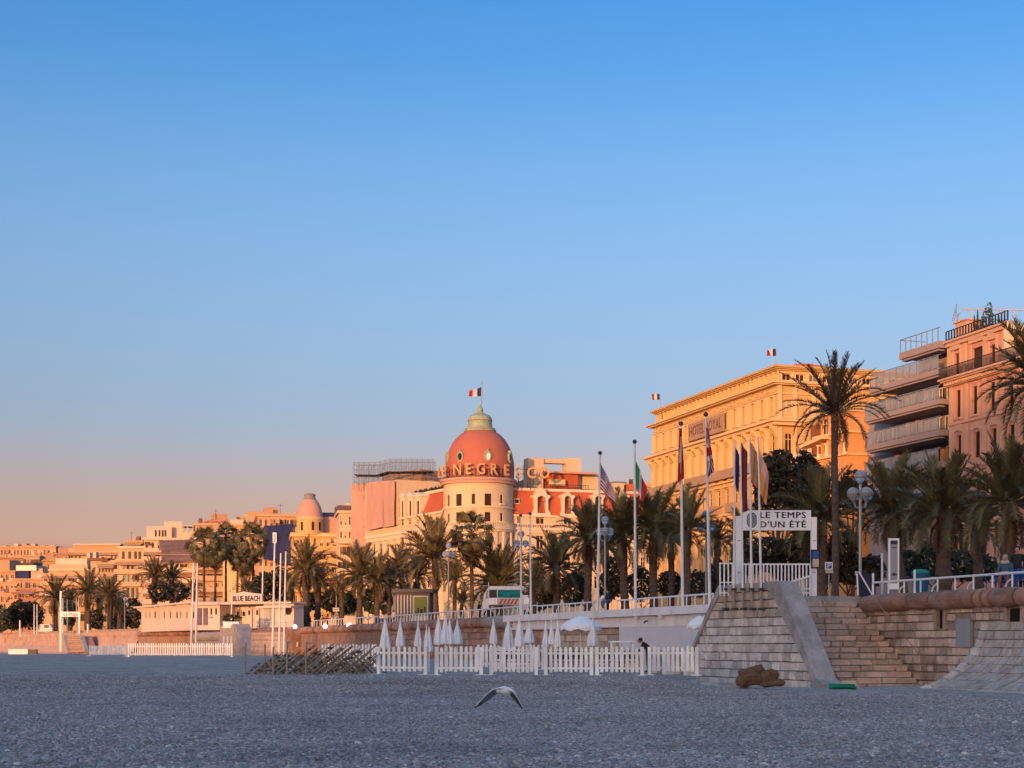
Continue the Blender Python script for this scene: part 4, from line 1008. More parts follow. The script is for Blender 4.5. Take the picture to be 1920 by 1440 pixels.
for px in (1513, 1523, 1532):
    s_, z_ = FSd.hit(px, 676, -6); b = MB(); b.box(FSd, s_ - .25, s_ + .25, -8, -7.4, z_ - 1.8, z_ - .1); b.build('chimney', M['roof_red'], ro)

# ------------------------------------------------------------------ orange loggia house in front of the ochre hotel's side
YA = 156.0
an = thing('loggia_house', 'orange house with a columned loggia behind the tall palm', 'house', at(1570, 1110, YA))
Ac = at(1588, 1000, YA); FAn = Frame(at(1531, 1000, 161)[:2], (Ac - at(1531, 1000, 161))[:2]); FAs = Frame(Ac[:2], (0.957, 0.29))
La = FAn.hit(1588, 900)[0]; fan = Fac(FAn, an); fas = Fac(FAs, an)
def zan(py): return at(1588, py, YA).z
for x0, x1 in ((1541, 1549), (1554, 1562), (1576, 1582)): fan.win(fan.rect(x0, 826, x1, 850), 'm', 'orange_render', 'glass_dark', .5); 
fan.win(fan.rect(1541, 786, 1552, 818), 'mt', 'cream_light', 'glass_dark', .2); fan.win(fan.rect(1572, 790, 1580, 816), 'mt', 'cream_light', 'glass_dark', .2)
fan.win(fan.rect(1545, 880, 1556, 915), 'm', 'cream_light', 'glass_dark'); fan.win(fan.rect(1572, 880, 1580, 912), 'm', 'cream_light', 'glass_dark')
b = MB(); b.wall(FAn, 0, La, ZP - 1, zan(808), [q for q in fan.ops], .3); b.wall(FAs, 0, 9, ZP - 1, zan(808), [], .2); b.box(FAn, 0, La - .02, -9, -.6, ZP, zan(808) - .2); b.build('house_wall', M['orange_render'], an)
r_ = srect(FAn, 1536, 768, 1588, 808); b = MB(); b.wall(FAn, r_[0], La, zan(808), zan(770), fan.ops, .3); b.wall(FAs, 0, 3.4, zan(808), zan(770), [], .2); b.box(FAn, r_[0], La - .02, -4, -.5, zan(808), zan(770) - .1); b.build('upper_wall', M['orange_render'], an)
b = MB(); b.box(FAn, -.2, La + .3, -.4, .4, zan(811), zan(807)); b.box(FAs, -.2, 9, -.3, .35, zan(811), zan(807)); b.box(FAn, -.2, La + .3, -.2, .35, zan(853), zan(850)); b.box(FAs, -.1, 9, -.2, .25, zan(853), zan(850)); b.box(FAn, r_[0] - .4, La + .4, -4.2, .6, zan(771), zan(767)); b.build('ledge', M['ochre_light'], an)
for x in (1537, 1551.5, 1564.5, 1586):
    s_, _ = FAn.hit(x, 835); b = MB(); p_ = FAn.p(s_, .12, 0); b.lathe((p_.x, p_.y, 0), [(.3, zan(850)), (.3, zan(848)), (.2, zan(847)), (.17, zan(828)), (.28, zan(826)), (.3, zan(824))], 10); b.build('column', M['cream_light'], an)
rr_ = srect(FAn, 1529, 796, 1540, 852, .05); b = MB(); b.box(FAn, rr_[0] - .6, rr_[0] + .9, -.5, .25, rr_[2], rr_[3]); b.build('red_panel', M['cloth_brown'], an)
r_ = srect(FAn, 1484, 826, 1526, 832, 2); b = MB(); b.prism([FAn.p(r_[0], 1, r_[2] - .2), FAn.p(r_[1], 1, r_[3]), FAn.p(r_[1], 1, r_[3] + .35), FAn.p(r_[0], 1, r_[2] + .15)], FAn.n * -4); b.build('porch_roof', M['ochre_light'], an)
r_ = srect(FAn, 1492, 790, 1524, 830, 0); b = MB(); b.prism([FAn.p(r_[0], 0, r_[2]), FAn.p(r_[1], 0, r_[2]), FAn.p(r_[1], 0, r_[3]), FAn.p(r_[0] + (r_[1] - r_[0]) * .55, 0, r_[3] - .4)], FAn.n * -2); b.build('gable', M['ochre'], an)
for x in (1489, 1503, 1516):
    s_, z_ = FAn.hit(x, 845, .8); b = MB(); b.box(FAn, s_ - .14, s_ + .14, .5, .8, ZP, zan(829)); b.build('porch_post', M['cream_light'], an)

# ------------------------------------------------------------------ modern balcony block and pink house
Om = at(1776, 1000, 134.6); Fm = Frame(at(1618, 1000, 147.4)[:2], (Om - at(1618, 1000, 147.4))[:2])
mo = thing('balcony_block', 'modern grey block of flats with long glass balconies', 'apartment block', (Om.x, Om.y, ZP))
LM = Fm.hit(1776, 800)[0]; fm = Fac(Fm, mo)
def zm(py): return Fm.hit(1776, py)[1]
LEV = [(641, 654, 1685, 1723), (692, 703, 1628, 1722), (749, 759, 1622, 1640), (807, 818, 1623, 1640), (866, 877, 1621, 1650), (925, 935, 1621, 1650)]
rm = random.Random(21)
for j, (yt, yb, xl, xw) in enumerate(LEV):
    s0 = Fm.hit(xl, (yt + yb) / 2 + 45, .9)[0]
    if j == 0: s0 = Fm.hit(1686, 672, 1.0)[0]
    if j == 1: s0 = Fm.hit(1630, 738, 1.0)[0]
    z0, z1 = zm(yb), zm(yt) 
    b = MB(); b.box(Fm, s0, LM + .3, -4.0, 1.0, z0, z1); sl_b = b.build('balcony_slab', M['slab_grey'], mo)
    b = MB(); b.box(Fm, s0 + .1, LM - .1, .2, .8, z0 - .18, z0 - .02); b.build('awning_box', M['slab_grey'], mo)
    rail_h = 1.15; n_ = max(7, int((LM - s0) / 1.05)); b = MB(); b.box(Fm, s0, LM + .3, .86, .94, z1 + rail_h, z1 + rail_h + .06)
    for i in range(n_ + 1): s_ = s0 + .04 + (LM - s0 - .08) * i / n_; b.box(Fm, s_ - .03, s_ + .03, .87, .93, z1, z1 + rail_h)
    b.box(Fm, s0, s0 + .06, -2, .86, z1 + rail_h, z1 + rail_h + .06)
    b.build('balcony_railing', M['metal_grey'], mo)
    if j:
        for i in range(n_):
            a = s0 + .1 + (LM - s0 - .08) * i / n_; c = a + (LM - s0) / n_ - .12; b = MB(); b.box(Fm, a, c, .89, .91, z1 + .08, z1 + rail_h - .05); b.build('glass_panel', M['glass_rail'], mo)
    if j < len(LEV) - 1:      # set-back wall under this slab
        zf = zm(LEV[j + 1][0]); sw = Fm.hit(LEV[j + 1][3] if j == 0 else 1628, (yb + LEV[j + 1][0]) / 2 + 20, -2.0)[0]
        ops = []; s_ = sw + .5
        b = MB(); Fw = Frame(Fm.p(0, -2.0, 0)[:2], Fm.u[:2]); k = 0
        fw = Fac(Fw, mo)
        while s_ < LM - 1.2:
            w_ = rm.choice((.9, 1.2, 1.6)); fw.win((s_, min(s_ + w_, LM - .3), zf + .05, z0 - .35), 'm', 'white_plastic', rm.choice(('glass_dark', 'glass_dark', 'glass_rail', 'glass_warm')), .12); s_ += w_ + rm.choice((.25, .5, .9))
        b.wall(Fw, sw, LM - .05, zf, z0, fw.ops, .15); b.build('flat_wall', M['flat_recess_shade'] if j % 2 else M['slab_grey'], mo)
        for _ in range(3):
            s_ = rm.uniform(sw + 1, LM - 2); b = MB(); b.box(Fm, s_, s_ + .5, -1.9, -1.4, zf, zf + rm.uniform(1.4, 2.2)); b.build('shutter', M['ochre'], mo)
b = MB(); b.box(Fm, Fm.hit(1630, 900, -4)[0], LM - .1, -14, -4.0, ZP, zm(703)); b.box(Fm, Fm.hit(1724, 690, -1)[0], LM - .1, -14, -1.2, zm(700), zm(656)); b.build('block_core', M['slab_grey'], mo)

Op = at(1779, 1000, 133.6); Fp = Frame(Op[:2], (at(1960, 1000, 120.6) - Op)[:2])
pk = thing('pink_house', 'pink ornate town house with dark shutters and a railed roof terrace', 'town house', (Op.x, Op.y, ZP))
fp = Fac(Fp, pk); LPk = Fp.hit(1990, 800)[0]
def zp(py, px=1779): return Fp.hit(px, py)[1]
sC = Fp.hit(1892, 640)[0]                                # end of the upper storey's gable front
for x0, y0, x1, y1 in ((1790, 663, 1798, 704), (1823, 651, 1844, 697), (1857, 646, 1866, 690)): fp.win(fp.rect(x0, y0, x1, y1), 'm', 'shutter', 'shutter', .25)
for x0, y0, x1, y1 in ((1792, 732, 1801, 784), (1823, 724, 1833, 778), (1856, 716, 1866, 771), (1891, 708, 1900, 766), (1925, 700, 1935, 758)): fp.win(fp.rect(x0, y0, x1, y1), 'mt', 'shutter', 'glass_dark', .25, 'pink_trim')
for x0, y0, x1, y1 in ((1794, 816, 1802, 862), (1827, 809, 1837, 858), (1859, 803, 1868, 850), (1892, 796, 1902, 846), (1926, 790, 1936, 840)): fp.win(fp.rect(x0, y0, x1, y1), 'mt', 'shutter', 'glass_dark', .25)
for x0, y0, x1, y1 in ((1795, 900, 1804, 950), (1828, 895, 1838, 945), (1860, 890, 1870, 940), (1893, 885, 1903, 935), (1795, 985, 1805, 1035), (1829, 980, 1839, 1030), (1862, 975, 1872, 1025), (1895, 970, 1905, 1020)): fp.win(fp.rect(x0, y0, x1, y1), 'mt', 'shutter', 'glass_dark', .25)
zr1 = zp(645)
b = MB(); b.wall(Fp, 0, LPk, ZP - 1, zp(715), fp.ops, .3); b.build('front_wall', M['pink'], pk)
b = MB(); b.wall(Fp, 0, sC, zp(715), zr1, fp.ops, .3); b.box(Fp, .02, sC, -9, -.4, zp(715), zr1 - .1); b.box(Fp, .02, LPk, -10, -.4, ZP, zp(715) - .1)
b.build('upper_wall', M['pink'], pk)
b = MB()
for s_ in [Fp.hit(x, 690)[0] for x in (1781, 1810, 1848, 1884)]: b.box(Fp, s_ - .2, s_ + .2, 0, .16, zp(707), zr1 - .4)
for x0, x1, yt, yg in ((1786, 1803, 659, 646), (1820, 1848, 646, 634), (1853, 1871, 640, 627)):
    a, c = Fp.hit(x0, yt)[0], Fp.hit(x1, yt)[0]; z_ = Fp.hit(x0, yt)[1]
    b.prism([Fp.p(a, .25, z_), Fp.p(c, .25, z_), Fp.p(c, .25, z_ + .35), Fp.p((a + c) / 2, .25, z_ + .8), Fp.p(a, .25, z_ + .35)], Fp.n * -.25)
    for q in (a, c - .2): b.box(Fp, q, q + .2, 0, .14, z_ - 1.9, z_)
b.box(Fp, -.1, sC + .3, -.3, .3, zr1 - .35, zr1 - .02); b.box(Fp, -.15, sC + .4, -.3, .5, zr1 - .02, zr1 + .16)
b.build('window_surround', M['pink_trim'], pk)
b = MB(); zq = zp(716.5); b.box(Fp, -.3, LPk, -.2, .95, zq, zq + .16); b.box(Fp, -.2, LPk, -.1, .3, zq - .5, zq - .3); b.box(Fp, -.2, LPk, -.1, .75, zq - .14, zq - .005)
b.build('main_cornice', M['pink_trim'], pk)
mdm = bar_mesh(.22, .55, .26, 'pink_trim')
for i in range(int(LPk / .42)): inst('modillion', mdm, pk, Fp.p(.15 + i * .42, .02, zq - .42), (0, 0, Fp.rot()))
b = MB(); b.box(Fp, -.2, LPk, .82, .88, zq + 1.05, zq + 1.11); b.box(Fp, -.2, LPk, .82, .88, zq + .2, zq + .25); balusters(b, Fp, -.2, LPk, .85, zq + .16, zq + 1.05, .13, .016); b.build('balcony_railing', M['iron'], pk)
b = MB(); 
for zz in (zp(800), zp(884), zp(968)):
    b.box(Fp, 0, LPk, 0, .14, zz, zz + .22)
for x in (1784, 1812, 1846, 1880, 1914): 
    s_ = Fp.hit(x, 850)[0]; b.box(Fp, s_ - .22, s_ + .22, 0, .12, zp(880), zp(803)); b.box(Fp, s_ - .18, s_ + .18, 0, .08, zp(797), zp(722))
for x, y in ((1797, 805), (1832, 800), (1864, 793), (1897, 786)):
    s_, z_ = Fp.hit(x, y); 
    for k in range(7):
        a = -.75 + k * .25; b.box(Fp, s_ + a - .12, s_ + a + .12, 0, .18 - .03 * abs(k - 3), z_ - .25 + .12 * math.cos(a * 3), z_ + .2 + .2 * math.cos(a * 2))
    for q in (-.75, .6): b.box(Fp, s_ + q, s_ + q + .15, 0, .1, z_ - 2.6, z_ - .2)
for x, y in ((1797, 758), (1828, 751), (1861, 744), (1896, 737)):
    s_, z_ = Fp.hit(x, y); 
    for q in (-.62, .46): b.box(Fp, s_ + q, s_ + q + .16, 0, .1, z_ - 1.3, z_ + 1.35)
b.build('stucco_trim', M['pink_trim'], pk)
b = MB(); zro = zr1 + .16; b.box(Fp, .1, sC + .3, .3, .36, zro + .8, zro + .87); b.box(Fp, .1, sC + .3, .3, .36, zro + .1, zro + .15); balusters(b, Fp, .1, sC + .3, .33, zro, zro + .8, .42, .045)
b.build('roof_balustrade', M['iron'], pk)
b = MB(); b.box(Fp, sC, sC + .5, -.3, .5, zp(700), zr1); b.prism([Fp.p(sC + .2, .45, zr1 + .1), Fp.p(sC + 3.2, .45, zp(668)), Fp.p(sC + 3.2, .45, zp(668) - .3), Fp.p(sC + .2, .45, zr1 - .3)], Fp.n * -6); b.build('sloping_roof', M['cream_light'], pk)
b = MB(); s0_, s1_ = Fp.hit(1791, 625, -1.5)[0], Fp.hit(1812, 620, -1.5)[0]; zc_ = Fp.hit(1795, 606, -1.5)[1]; b.box(Fp, s0_, s1_, -3.2, -1.5, zro - .2, zc_); b.box(Fp, s0_ - .15, s1_ + .15, -3.4, -1.3, zc_, zc_ + .12); b.build('roof_cabin', M['pink_trim'], pk)
b = MB(); zpg = Fp.hit(1796, 573, -1.6)[1]
Fq = Fp; Ypg = Fp.p(Fp.hit(1796, 573, -1.6)[0], -1.6, 0).y; Fp = Frame((at(1796, 573, Ypg).x, Ypg), (1, -.02)); zpg = at(1796, 573, Ypg).z
sp_ = [Fp.hit(x, 600, -1.6)[0] for x in (1796, 1821, 1843, 1873, 1902, 1932)]
b.tube([Fp.p(sp_[0], -1.6, zro), Fp.p(sp_[0], -1.6, zpg - .5), Fp.p(sp_[0] + .45, -1.6, zpg), Fp.p(sp_[-1], -1.6, zpg - .1)], .05, 6)
for s_ in sp_[1:]: b.tube([Fp.p(s_, -1.6, zro), Fp.p(s_, -1.6, zpg - .05)], .05, 6)
b.tube([Fp.p(sp_[0], -1.6, zro + 1.4), Fp.p(sp_[0] + 2.3, -1.6, zro + .2)], .045, 6)
b.build('pergola_frame', M['pink_trim'], pk); Fp = Fq
b = MB(); sl0_, zl0_ = Fp.hit(1785, 602, -1.6); sl1_, zl1_ = Fp.hit(1795, 569, -1.6)
b.tube([Fp.p(sl0_, -1.6, zl0_), Fp.p(sl1_ - .15, -1.6, zl1_), Fp.p(sl1_, -1.6, zro)], .03, 5); b.tube([Fp.p(sl0_ + .35, -1.6, zl0_), Fp.p(sl1_ - .05, -1.6, zl1_)], .03, 5)
for k in range(6): t = k / 6; b.tube([Fp.p(sl0_ + (sl1_ - sl0_) * t, -1.6, zl0_ + (zl1_ - zl0_) * t), Fp.p(sl0_ + .35 + (sl1_ - sl0_ - .35) * t, -1.6, zl0_ + (zl1_ - zl0_) * t)], .025, 5)
b.build('roof_ladder', M['metal_grey'], pk)
for i, (x, y, h_) in enumerate(((1827, 606, 2.0), (1833, 604, 2.3))):
    s_, z_ = Fp.hit(x, y, -1.2); p_ = Fp.p(s_, -1.2, zro - .1); b = MB()
    for k in range(90):
        t = rngl.random(); rr = .2 * (1 - t) + .02; a = rngl.uniform(0, 6.28); q = p_ + V((rr * math.cos(a), rr * math.sin(a), t * h_)); b.tri(q + V((-.05, 0, -.08)), q + V((.05, 0, -.08)), q + V((0, 0, .16)))
    tag(b.build('cypress', M['leaf_dark']), ('small dark cypress on the pink house roof, the left one', 'small dark cypress on the pink house roof, the right one')[i], 'cypress', 'roof cypresses')
s_, z_ = Fp.hit(1852, 598, -1.0); p_ = Fp.p(s_, -1.0, zro); b = MB(); leaf_blob(b, (p_.x, p_.y, p_.z + 1.0), .55, .55, 1.1, 240, .14, rngl); leaf_blob(b, (p_.x + .1, p_.y, p_.z + 2.0), .3, .3, .6, 70, .12, rngl)
tag(b.build('potted_shrub', M['leaf_green']), 'bushy green shrub on the pink house roof terrace', 'shrub')

# ------------------------------------------------------------------ far buildings of the seafront
def far_building(name, label, cat, x0, x1, yt, Y, wall, floors, cols, dirv=(0.957, 0.29), depth=14, balc=None, fm='white_far', gm='glass_warm', roof='parapet', wfrac=.5, hfrac=.55, left=True, kind='m'):
    A = at(x0, 1100, Y); F = Frame(A[:2], dirv); s1 = F.hit(x1, 1100)[0]; zt = F.hit(x0, yt)[1]
    t = thing(name, label, cat, (A.x, A.y, ZP)); fc = Fac(F, t); fh = (zt - ZP) / floors; cw = s1 / cols
    for j in range(floors):
        z0 = ZP + j * fh + fh * (1 - hfrac) * .5
        if F.hit(x0, 1150)[1] > z0 + fh: continue
        for i in range(cols):
            m_ = (i + .5) * cw; fc.win((m_ - cw * wfrac / 2, m_ + cw * wfrac / 2, z0, z0 + fh * hfrac), kind, fm, gm, .3)
    b = MB(); b.wall(F, 0, s1, ZP - 1, zt, fc.ops, .3); b.box(F, .02, s1 - .02, -depth, -.45, ZP, zt - .02); b.build('wall', M[wall], t)
    L2 = Frame(F.p(0, -depth, 0)[:2], (-F.n.x * -1, -F.n.y * -1)); Lf = Fac(L2, t)
    if left:
        for j in range(floors):
            z0 = ZP + j * fh + fh * (1 - hfrac) * .5
            for i in range(3): m_ = (i + .5) * depth / 3; Lf.win((m_ - 1, m_ + 1, z0, z0 + fh * hfrac), kind, fm, gm, .3)
    b = MB(); b.wall(L2, 0, depth - .02, ZP - 1, zt, Lf.ops, .3); b.build('side_wall', M[wall], t)
    b = MB()
    if roof == 'parapet': b.box(F, -.4, s1 + .4, -depth - .3, .5, zt, zt + .5)
    elif roof == 'tile': b.prism([F.p(-.6, .7, zt), F.p(-.6, -depth, zt), F.p(-.6, -depth * .5, zt + 2.2)], F.u * (s1 + 1.2))
    b.build('roof', M['roof_brown' if roof == 'tile' else wall], t)
    clutter(t, F, s1, zt + .5, max(3, int(s1 / 4)), depth - 3)
    for j in range(floors):                             # awnings, half-drawn shutters and small balconies here and there
        z0 = ZP + j * fh + fh * (1 - hfrac) * .5
        if F.hit(x0, 1150)[1] > z0 + fh: continue
        for i in range(cols):
            q = rfar.random(); m_ = (i + .5) * cw
            if q < .16: b = MB(); b.prism([F.p(m_ - cw * .4, .03, z0 + fh * hfrac + .1), F.p(m_ - cw * .4, 1.1, z0 + fh * hfrac * .6), F.p(m_ - cw * .4, 1.1, z0 + fh * hfrac * .6 - .2)], F.u * cw * .8); b.build('awning', M[rfar.choice(('ochre', 'roof_brown', 'white_far', 'far_rose'))], t)
            elif q < .34: b = MB(); b.box(F, m_ - cw * wfrac * .5 - .45, m_ - cw * wfrac * .5 - .02, .02, .1, z0, z0 + fh * hfrac); b.box(F, m_ + cw * wfrac * .5 + .02, m_ + cw * wfrac * .5 + .45, .02, .1, z0, z0 + fh * hfrac); b.build('shutter', M[rfar.choice(('shutter_light', 'shutter', 'roof_brown'))], t)
            elif q < .5 and not balc: b = MB(); b.box(F, m_ - cw * .42, m_ + cw * .42, .02, 1.0, z0 - .3, z0 - .12); b.box(F, m_ - cw * .42, m_ + cw * .42, .92, 1.0, z0 - .12, z0 + .75); b.build('balcony', M[rfar.choice(('white_far', wall, 'net_violet'))], t)
            elif q < .6: b = MB(); b.box(F, m_ - cw * wfrac * .5 + .05, m_ + cw * wfrac * .5 - .05, -.2, -.12, z0 + fh * hfrac * rfar.uniform(.25, .6), z0 + fh * hfrac); b.build('blind', M['white_far'], t)
    if balc:
        for j in balc:
            z0 = ZP + j * fh; b = MB(); b.box(F, -.3, s1 + .3, .02, 1.5, z0 - .12, z0 + .12); b.box(F, -.3, s1 + .3, 1.42, 1.5, z0 + .12, z0 + 1.05); b.build('balcony', M[wall], t)
            if j % 2:
                b = MB(); b.prism([F.p(0, .1, z0 + fh - .3), F.p(0, 1.9, z0 + fh - 1.0), F.p(0, 1.9, z0 + fh - 1.1), F.p(0, .1, z0 + fh - .42)], F.u * s1); b.build('awning', M['peach_far'], t)
    return t, F, s1, zt
rfar = random.Random(31)
def clutter(t, F, s1, zt, n=7, depth=10):
    for _ in range(n):
        k = rfar.choice(('chimney', 'chimney', 'roof_cabin', 'aerial', 'roof_cabin')); s = rfar.uniform(.5, max(.6, s1 - 2)); o = -rfar.uniform(1.5, depth); b = MB()
        if k == 'chimney': b.box(F, s, s + rfar.uniform(.5, .9), o - .6, o, zt, zt + rfar.uniform(.9, 1.9)); b.build(k, M[rfar.choice(('white_far', 'roof_brown', 'far_rose'))], t)
        elif k == 'roof_cabin': b.box(F, s, s + rfar.uniform(1.5, 4), o - 3, o, zt, zt + rfar.uniform(1.0, 2.2)); b.build(k, M[rfar.choice(('white_far', 'cream_far', 'far_rose', 'peach_far'))], t)
        else:
            h = rfar.uniform(1.5, 3); b.tube([F.p(s, o, zt), F.p(s, o, zt + h)], .05, 4); b.tube([F.p(s - .5, o, zt + h * .85), F.p(s + .5, o, zt + h * .85)], .04, 4); b.build(k, M['iron'], t)
def cap(t, F, x0, y0, x1, y1, o0, o1, m, name='penthouse'):
    r = srect(F, x0, y0, x1, y1, o1); b = MB(); b.box(F, r[0], r[1], o0, o1, r[2], r[3]); return b.build(name, M[m], t)
SD = (0.97, -0.10)
t, F, s1, zt = far_building('hillside_hotel', 'wide orange hotel block with many balconies at the far left skyline', 'hotel', -30, 105, 1027, 640, 'peach_far', 9, 22, SD, 20, (3, 4, 5, 6, 7, 8), left=False)
for x in (8, 30, 52, 80, 98): cap(t, F, x - 4, 1022.5, x + 4, 1028, -9, -5, 'cream_far', 'roof_cabin')
t, F, s1, zt = far_building('apartment_house', 'pale flat-roofed apartment house far behind the left palms, with a stepped top', 'apartment house', 124, 228, 1036, 540, 'cream_far', 8, 14, SD, 18, (4, 5, 6, 7), left=False)
cap(t, F, 138, 1021, 224, 1037, -16, -3, 'peach_far'); cap(t, F, 124, 1028, 140, 1037, -16, -5, 'cream_far'); cap(t, F, 136, 1019.5, 226, 1022, -17, -2, 'white_far', 'penthouse_roof')
t, F, s1, zt = far_building('corner_building', 'orange building with a plain wall at the left edge of the picture', 'apartment house', -20, 28, 1073, 470, 'peach_far', 6, 5, SD, 14, left=False)
cap(t, F, -10, 1050, 18, 1074, -10, -2, 'peach_far')
t, F, s1, zt = far_building('terraced_house', 'peach house with a dark blue canopy on its upper terrace', 'house', 24, 82, 1088, 450, 'peach_far', 5, 5, SD, 14, (3, 4), left=False)
cap(t, F, 30, 1060, 68, 1070, -9, -1, 'metal_grey', 'roof_panel'); cap(t, F, 31, 1070, 54, 1088, -8, -1.5, 'net_blue', 'canopy'); cap(t, F, 58, 1066, 80, 1089, -8, -2, 'cream_far'); cap(t, F, 40, 1055, 62, 1060, -9, -3, 'leaf_dark', 'roof_garden')
t, F, s1, zt = far_building('terraced_building', 'cream apartment building with stepped white terraces behind the left palms', 'apartment house', 80, 168, 1078, 430, 'cream_far', 6, 9, SD, 14, (3, 4, 5), left=False)
cap(t, F, 92, 1058, 164, 1079, -11, -1.5, 'cream_far'); cap(t, F, 104, 1047, 163, 1060, -12, -3, 'white_far'); cap(t, F, 90, 1067, 166, 1070, -10, -.6, 'white_far', 'terrace_slab')
t, F, s1, zt = far_building('terraced_building', 'cream apartment building with brown awnings and two white chimneys', 'apartment house', 164, 226, 1072, 415, 'cream_far', 6, 7, SD, 14, (3, 4, 5), left=False)
cap(t, F, 170, 1050, 222, 1073, -11, -2, 'cream_far'); cap(t, F, 163, 1046, 202, 1051, -11, -1, 'roof_brown', 'roof'); cap(t, F, 163, 1036, 168, 1047, -6, -4, 'white_far', 'chimney'); cap(t, F, 175, 1035, 180, 1047, -6, -4, 'white_far', 'chimney')
t, F, s1, zt = far_building('bay_building', 'rounded cream building with tall grey louvred windows behind the left palms', 'apartment house', 220, 276, 1052, 395, 'cream_far', 6, 6, SD, 14, (4, 5), fm='shutter_light', gm='shutter_light', left=False, wfrac=.55, hfrac=.75)
cap(t, F, 222, 1026, 274, 1053, -12, -.5, 'cream_far'); cap(t, F, 220, 1024, 276, 1028, -12.5, 0.1, 'white_far', 'cornice')
for x in (231, 243, 254, 262): cap(t, F, x - 2.5, 1034, x + 2.5, 1048, -1, -.42, 'glass_warm', 'window')
t, F, s1, zt = far_building('white_block', 'tall white apartment block with a stepped penthouse at left', 'apartment house', 270, 372, 1012, 365, 'white_far', 9, 9, (0.96, 0.2), 16, (3, 4, 5, 6, 7), left=True)
cap(t, F, 275, 987, 322, 1013, -12, -1.5, 'white_far'); cap(t, F, 308, 978, 341, 1013, -12, -3, 'white_far'); cap(t, F, 341, 996, 374, 1013, -12, -3, 'white_far'); cap(t, F, 272, 1009, 374, 1013, -13, .8, 'white_far', 'terrace_slab')
for x in (292, 299, 305, 310): cap(t, F, x - 1.5, 994, x + 1.5, 1006, -2, -1.42, 'glass_warm', 'window')
cap(t, F, 341, 985.5, 375, 987, -8, -2.5, 'white_far', 'pergola_beam')
for x in (343, 352, 362, 373): cap(t, F, x - .7, 986, x + .7, 997, -3, -2.6, 'white_far', 'pergola_post')
FW = F
q = thing('scaffold', 'violet netted scaffold hung on the white apartment block', 'scaffold', F.p(8, 1.5, 20))
for x0, x1, yt, yb, o in ((299, 365, 1015, 1032, 1.9), (303, 365, 1032, 1056, 1.7)):
    quadsheet(F, x0, x1, yt, yt - 3, yb, yb - 4, 16, 6, .25, int(x0 + yt), o).build('netting', M['net_violet'], q, smooth=True)
b = MB(); s0_, s1_ = F.hit(298, 1035, 1.6)[0], F.hit(366, 1035, 1.6)[0]
for i in range(12): s_ = s0_ + (s1_ - s0_) * i / 11; b.tube([F.p(s_, 1.55, F.hit(300, 1060)[1]), F.p(s_, 1.55, F.hit(300, 1012)[1])], .06, 4)
for yy in (1015, 1024, 1033, 1042, 1052): b.tube([F.p(s0_, 2.2, F.hit(300, yy)[1]), F.p(s1_, 2.2, F.hit(300, yy)[1])], .07, 4)
b.build('scaffold_tube', M['net_violet'], q, kind='stuff')
t, F, s1, zt = far_building('long_block', 'long cream block with a plain yellow end wall behind the fan palms', 'apartment house', 366, 496, 985, 352, 'cream_far', 10, 11, (0.96, 0.2), 16, (3, 4, 5, 6, 7, 8), left=False)
cap(t, F, 418, 1040, 452, 1165, .1, 2.2, 'ochre_light', 'end_wall'); cap(t, F, 432, 974, 456, 987, -10, -1.5, 'white_far'); cap(t, F, 460, 968, 492, 987, -10, -2.5, 'cream_far'); cap(t, F, 444, 969, 450, 976, -6, -4, 'roof_brown', 'chimney'); cap(t, F, 382, 983, 428, 988, -10, -1.5, 'peach_far')
t, F, s1, zt = far_building('netted_block', 'building wrapped in dark blue netting left of the pink cupola', 'building', 484, 566, 968, 340, 'cream_far', 9, 8, (0.96, 0.2), 15, left=False)
cap(t, F, 482, 963, 562, 972, -12, -1, 'peach_far', 'cornice')
for x0, x1, yt, yb in ((494, 520, 987, 1050), (520, 546, 985, 1060)): quadsheet(F, x0, x1, yt, yt - 2, yb, yb, 8, 10, .22, x0, 1.3).build('netting', M['net_blue'], t, smooth=True)
b = MB(); r_ = srect(F, 520, 958, 557, 968, -2)
for i in range(9): s_ = r_[0] + (r_[1] - r_[0]) * i / 8; b.tube([F.p(s_, -2, r_[2] - .5), F.p(s_, -2, r_[3])], .05, 4)
for k in (0, .5, 1): b.tube([F.p(r_[0], -2, r_[2] + (r_[3] - r_[2]) * k), F.p(r_[1], -2, r_[2] + (r_[3] - r_[2]) * k)], .05, 4)
b.build('roof_railing', M['metal_grey'], t)
# house with the pink cupola
YQ = 326.0; KQ = YQ / FPX
t, F, s1, zt = far_building('cupola_house', 'yellow corner house crowned by a tall pink cupola with a grey cap', 'house', 548, 646, 1003, YQ, 'ochre', 7, 8, (0.96, 0.16), 15, (3, 4, 5), fm='cream_light', left=False)
cap(t, F, 545, 1001, 648, 1006, -14, .8, 'ochre_light', 'cornice'); cap(t, F, 600, 969, 640, 1002, -12, -2.5, 'cupola_pink', 'upper_storey'); cap(t, F, 632, 978, 646, 1002, -11, -2.0, 'cream_far', 'upper_storey'); cap(t, F, 630, 948, 652, 970, -12, -6, 'peach_far', 'roof_cabin'); cap(t, F, 604, 961, 632, 969, -10, -5, 'net_violet', 'roof_railing')
for x in (583, 636): cap(t, F, x - 2.4, 981, x + 2.4, 996, -2.6, -1.6 if x > 600 else 1.0, 'glass_warm', 'window')
qc = at(581, 1000, YQ + 2.0)
def zq_(y): return at(960, y, YQ + 2).z
b = MB(); b.lathe((qc.x, qc.y, 0), [(r * KQ, zq_(y)) for r, y in ((24.6, 974), (24.5, 970), (24.0, 964), (22.6, 957), (20.3, 949.5), (17, 943), (12.8, 937.5))], 28); o = b.build('cupola', M['cupola_pink'], t, smooth=True)
b = MB(); b.lathe((qc.x, qc.y, 0), [(r * KQ, zq_(y)) for r, y in ((12.8, 938.5), (12.5, 936), (10.6, 934), (10.2, 930), (11.0, 929.3), (10.8, 927.8), (8, 925.8), (3, 924.8), (0.1, 924.6))], 20); b.build('cap', M['lead'], o)
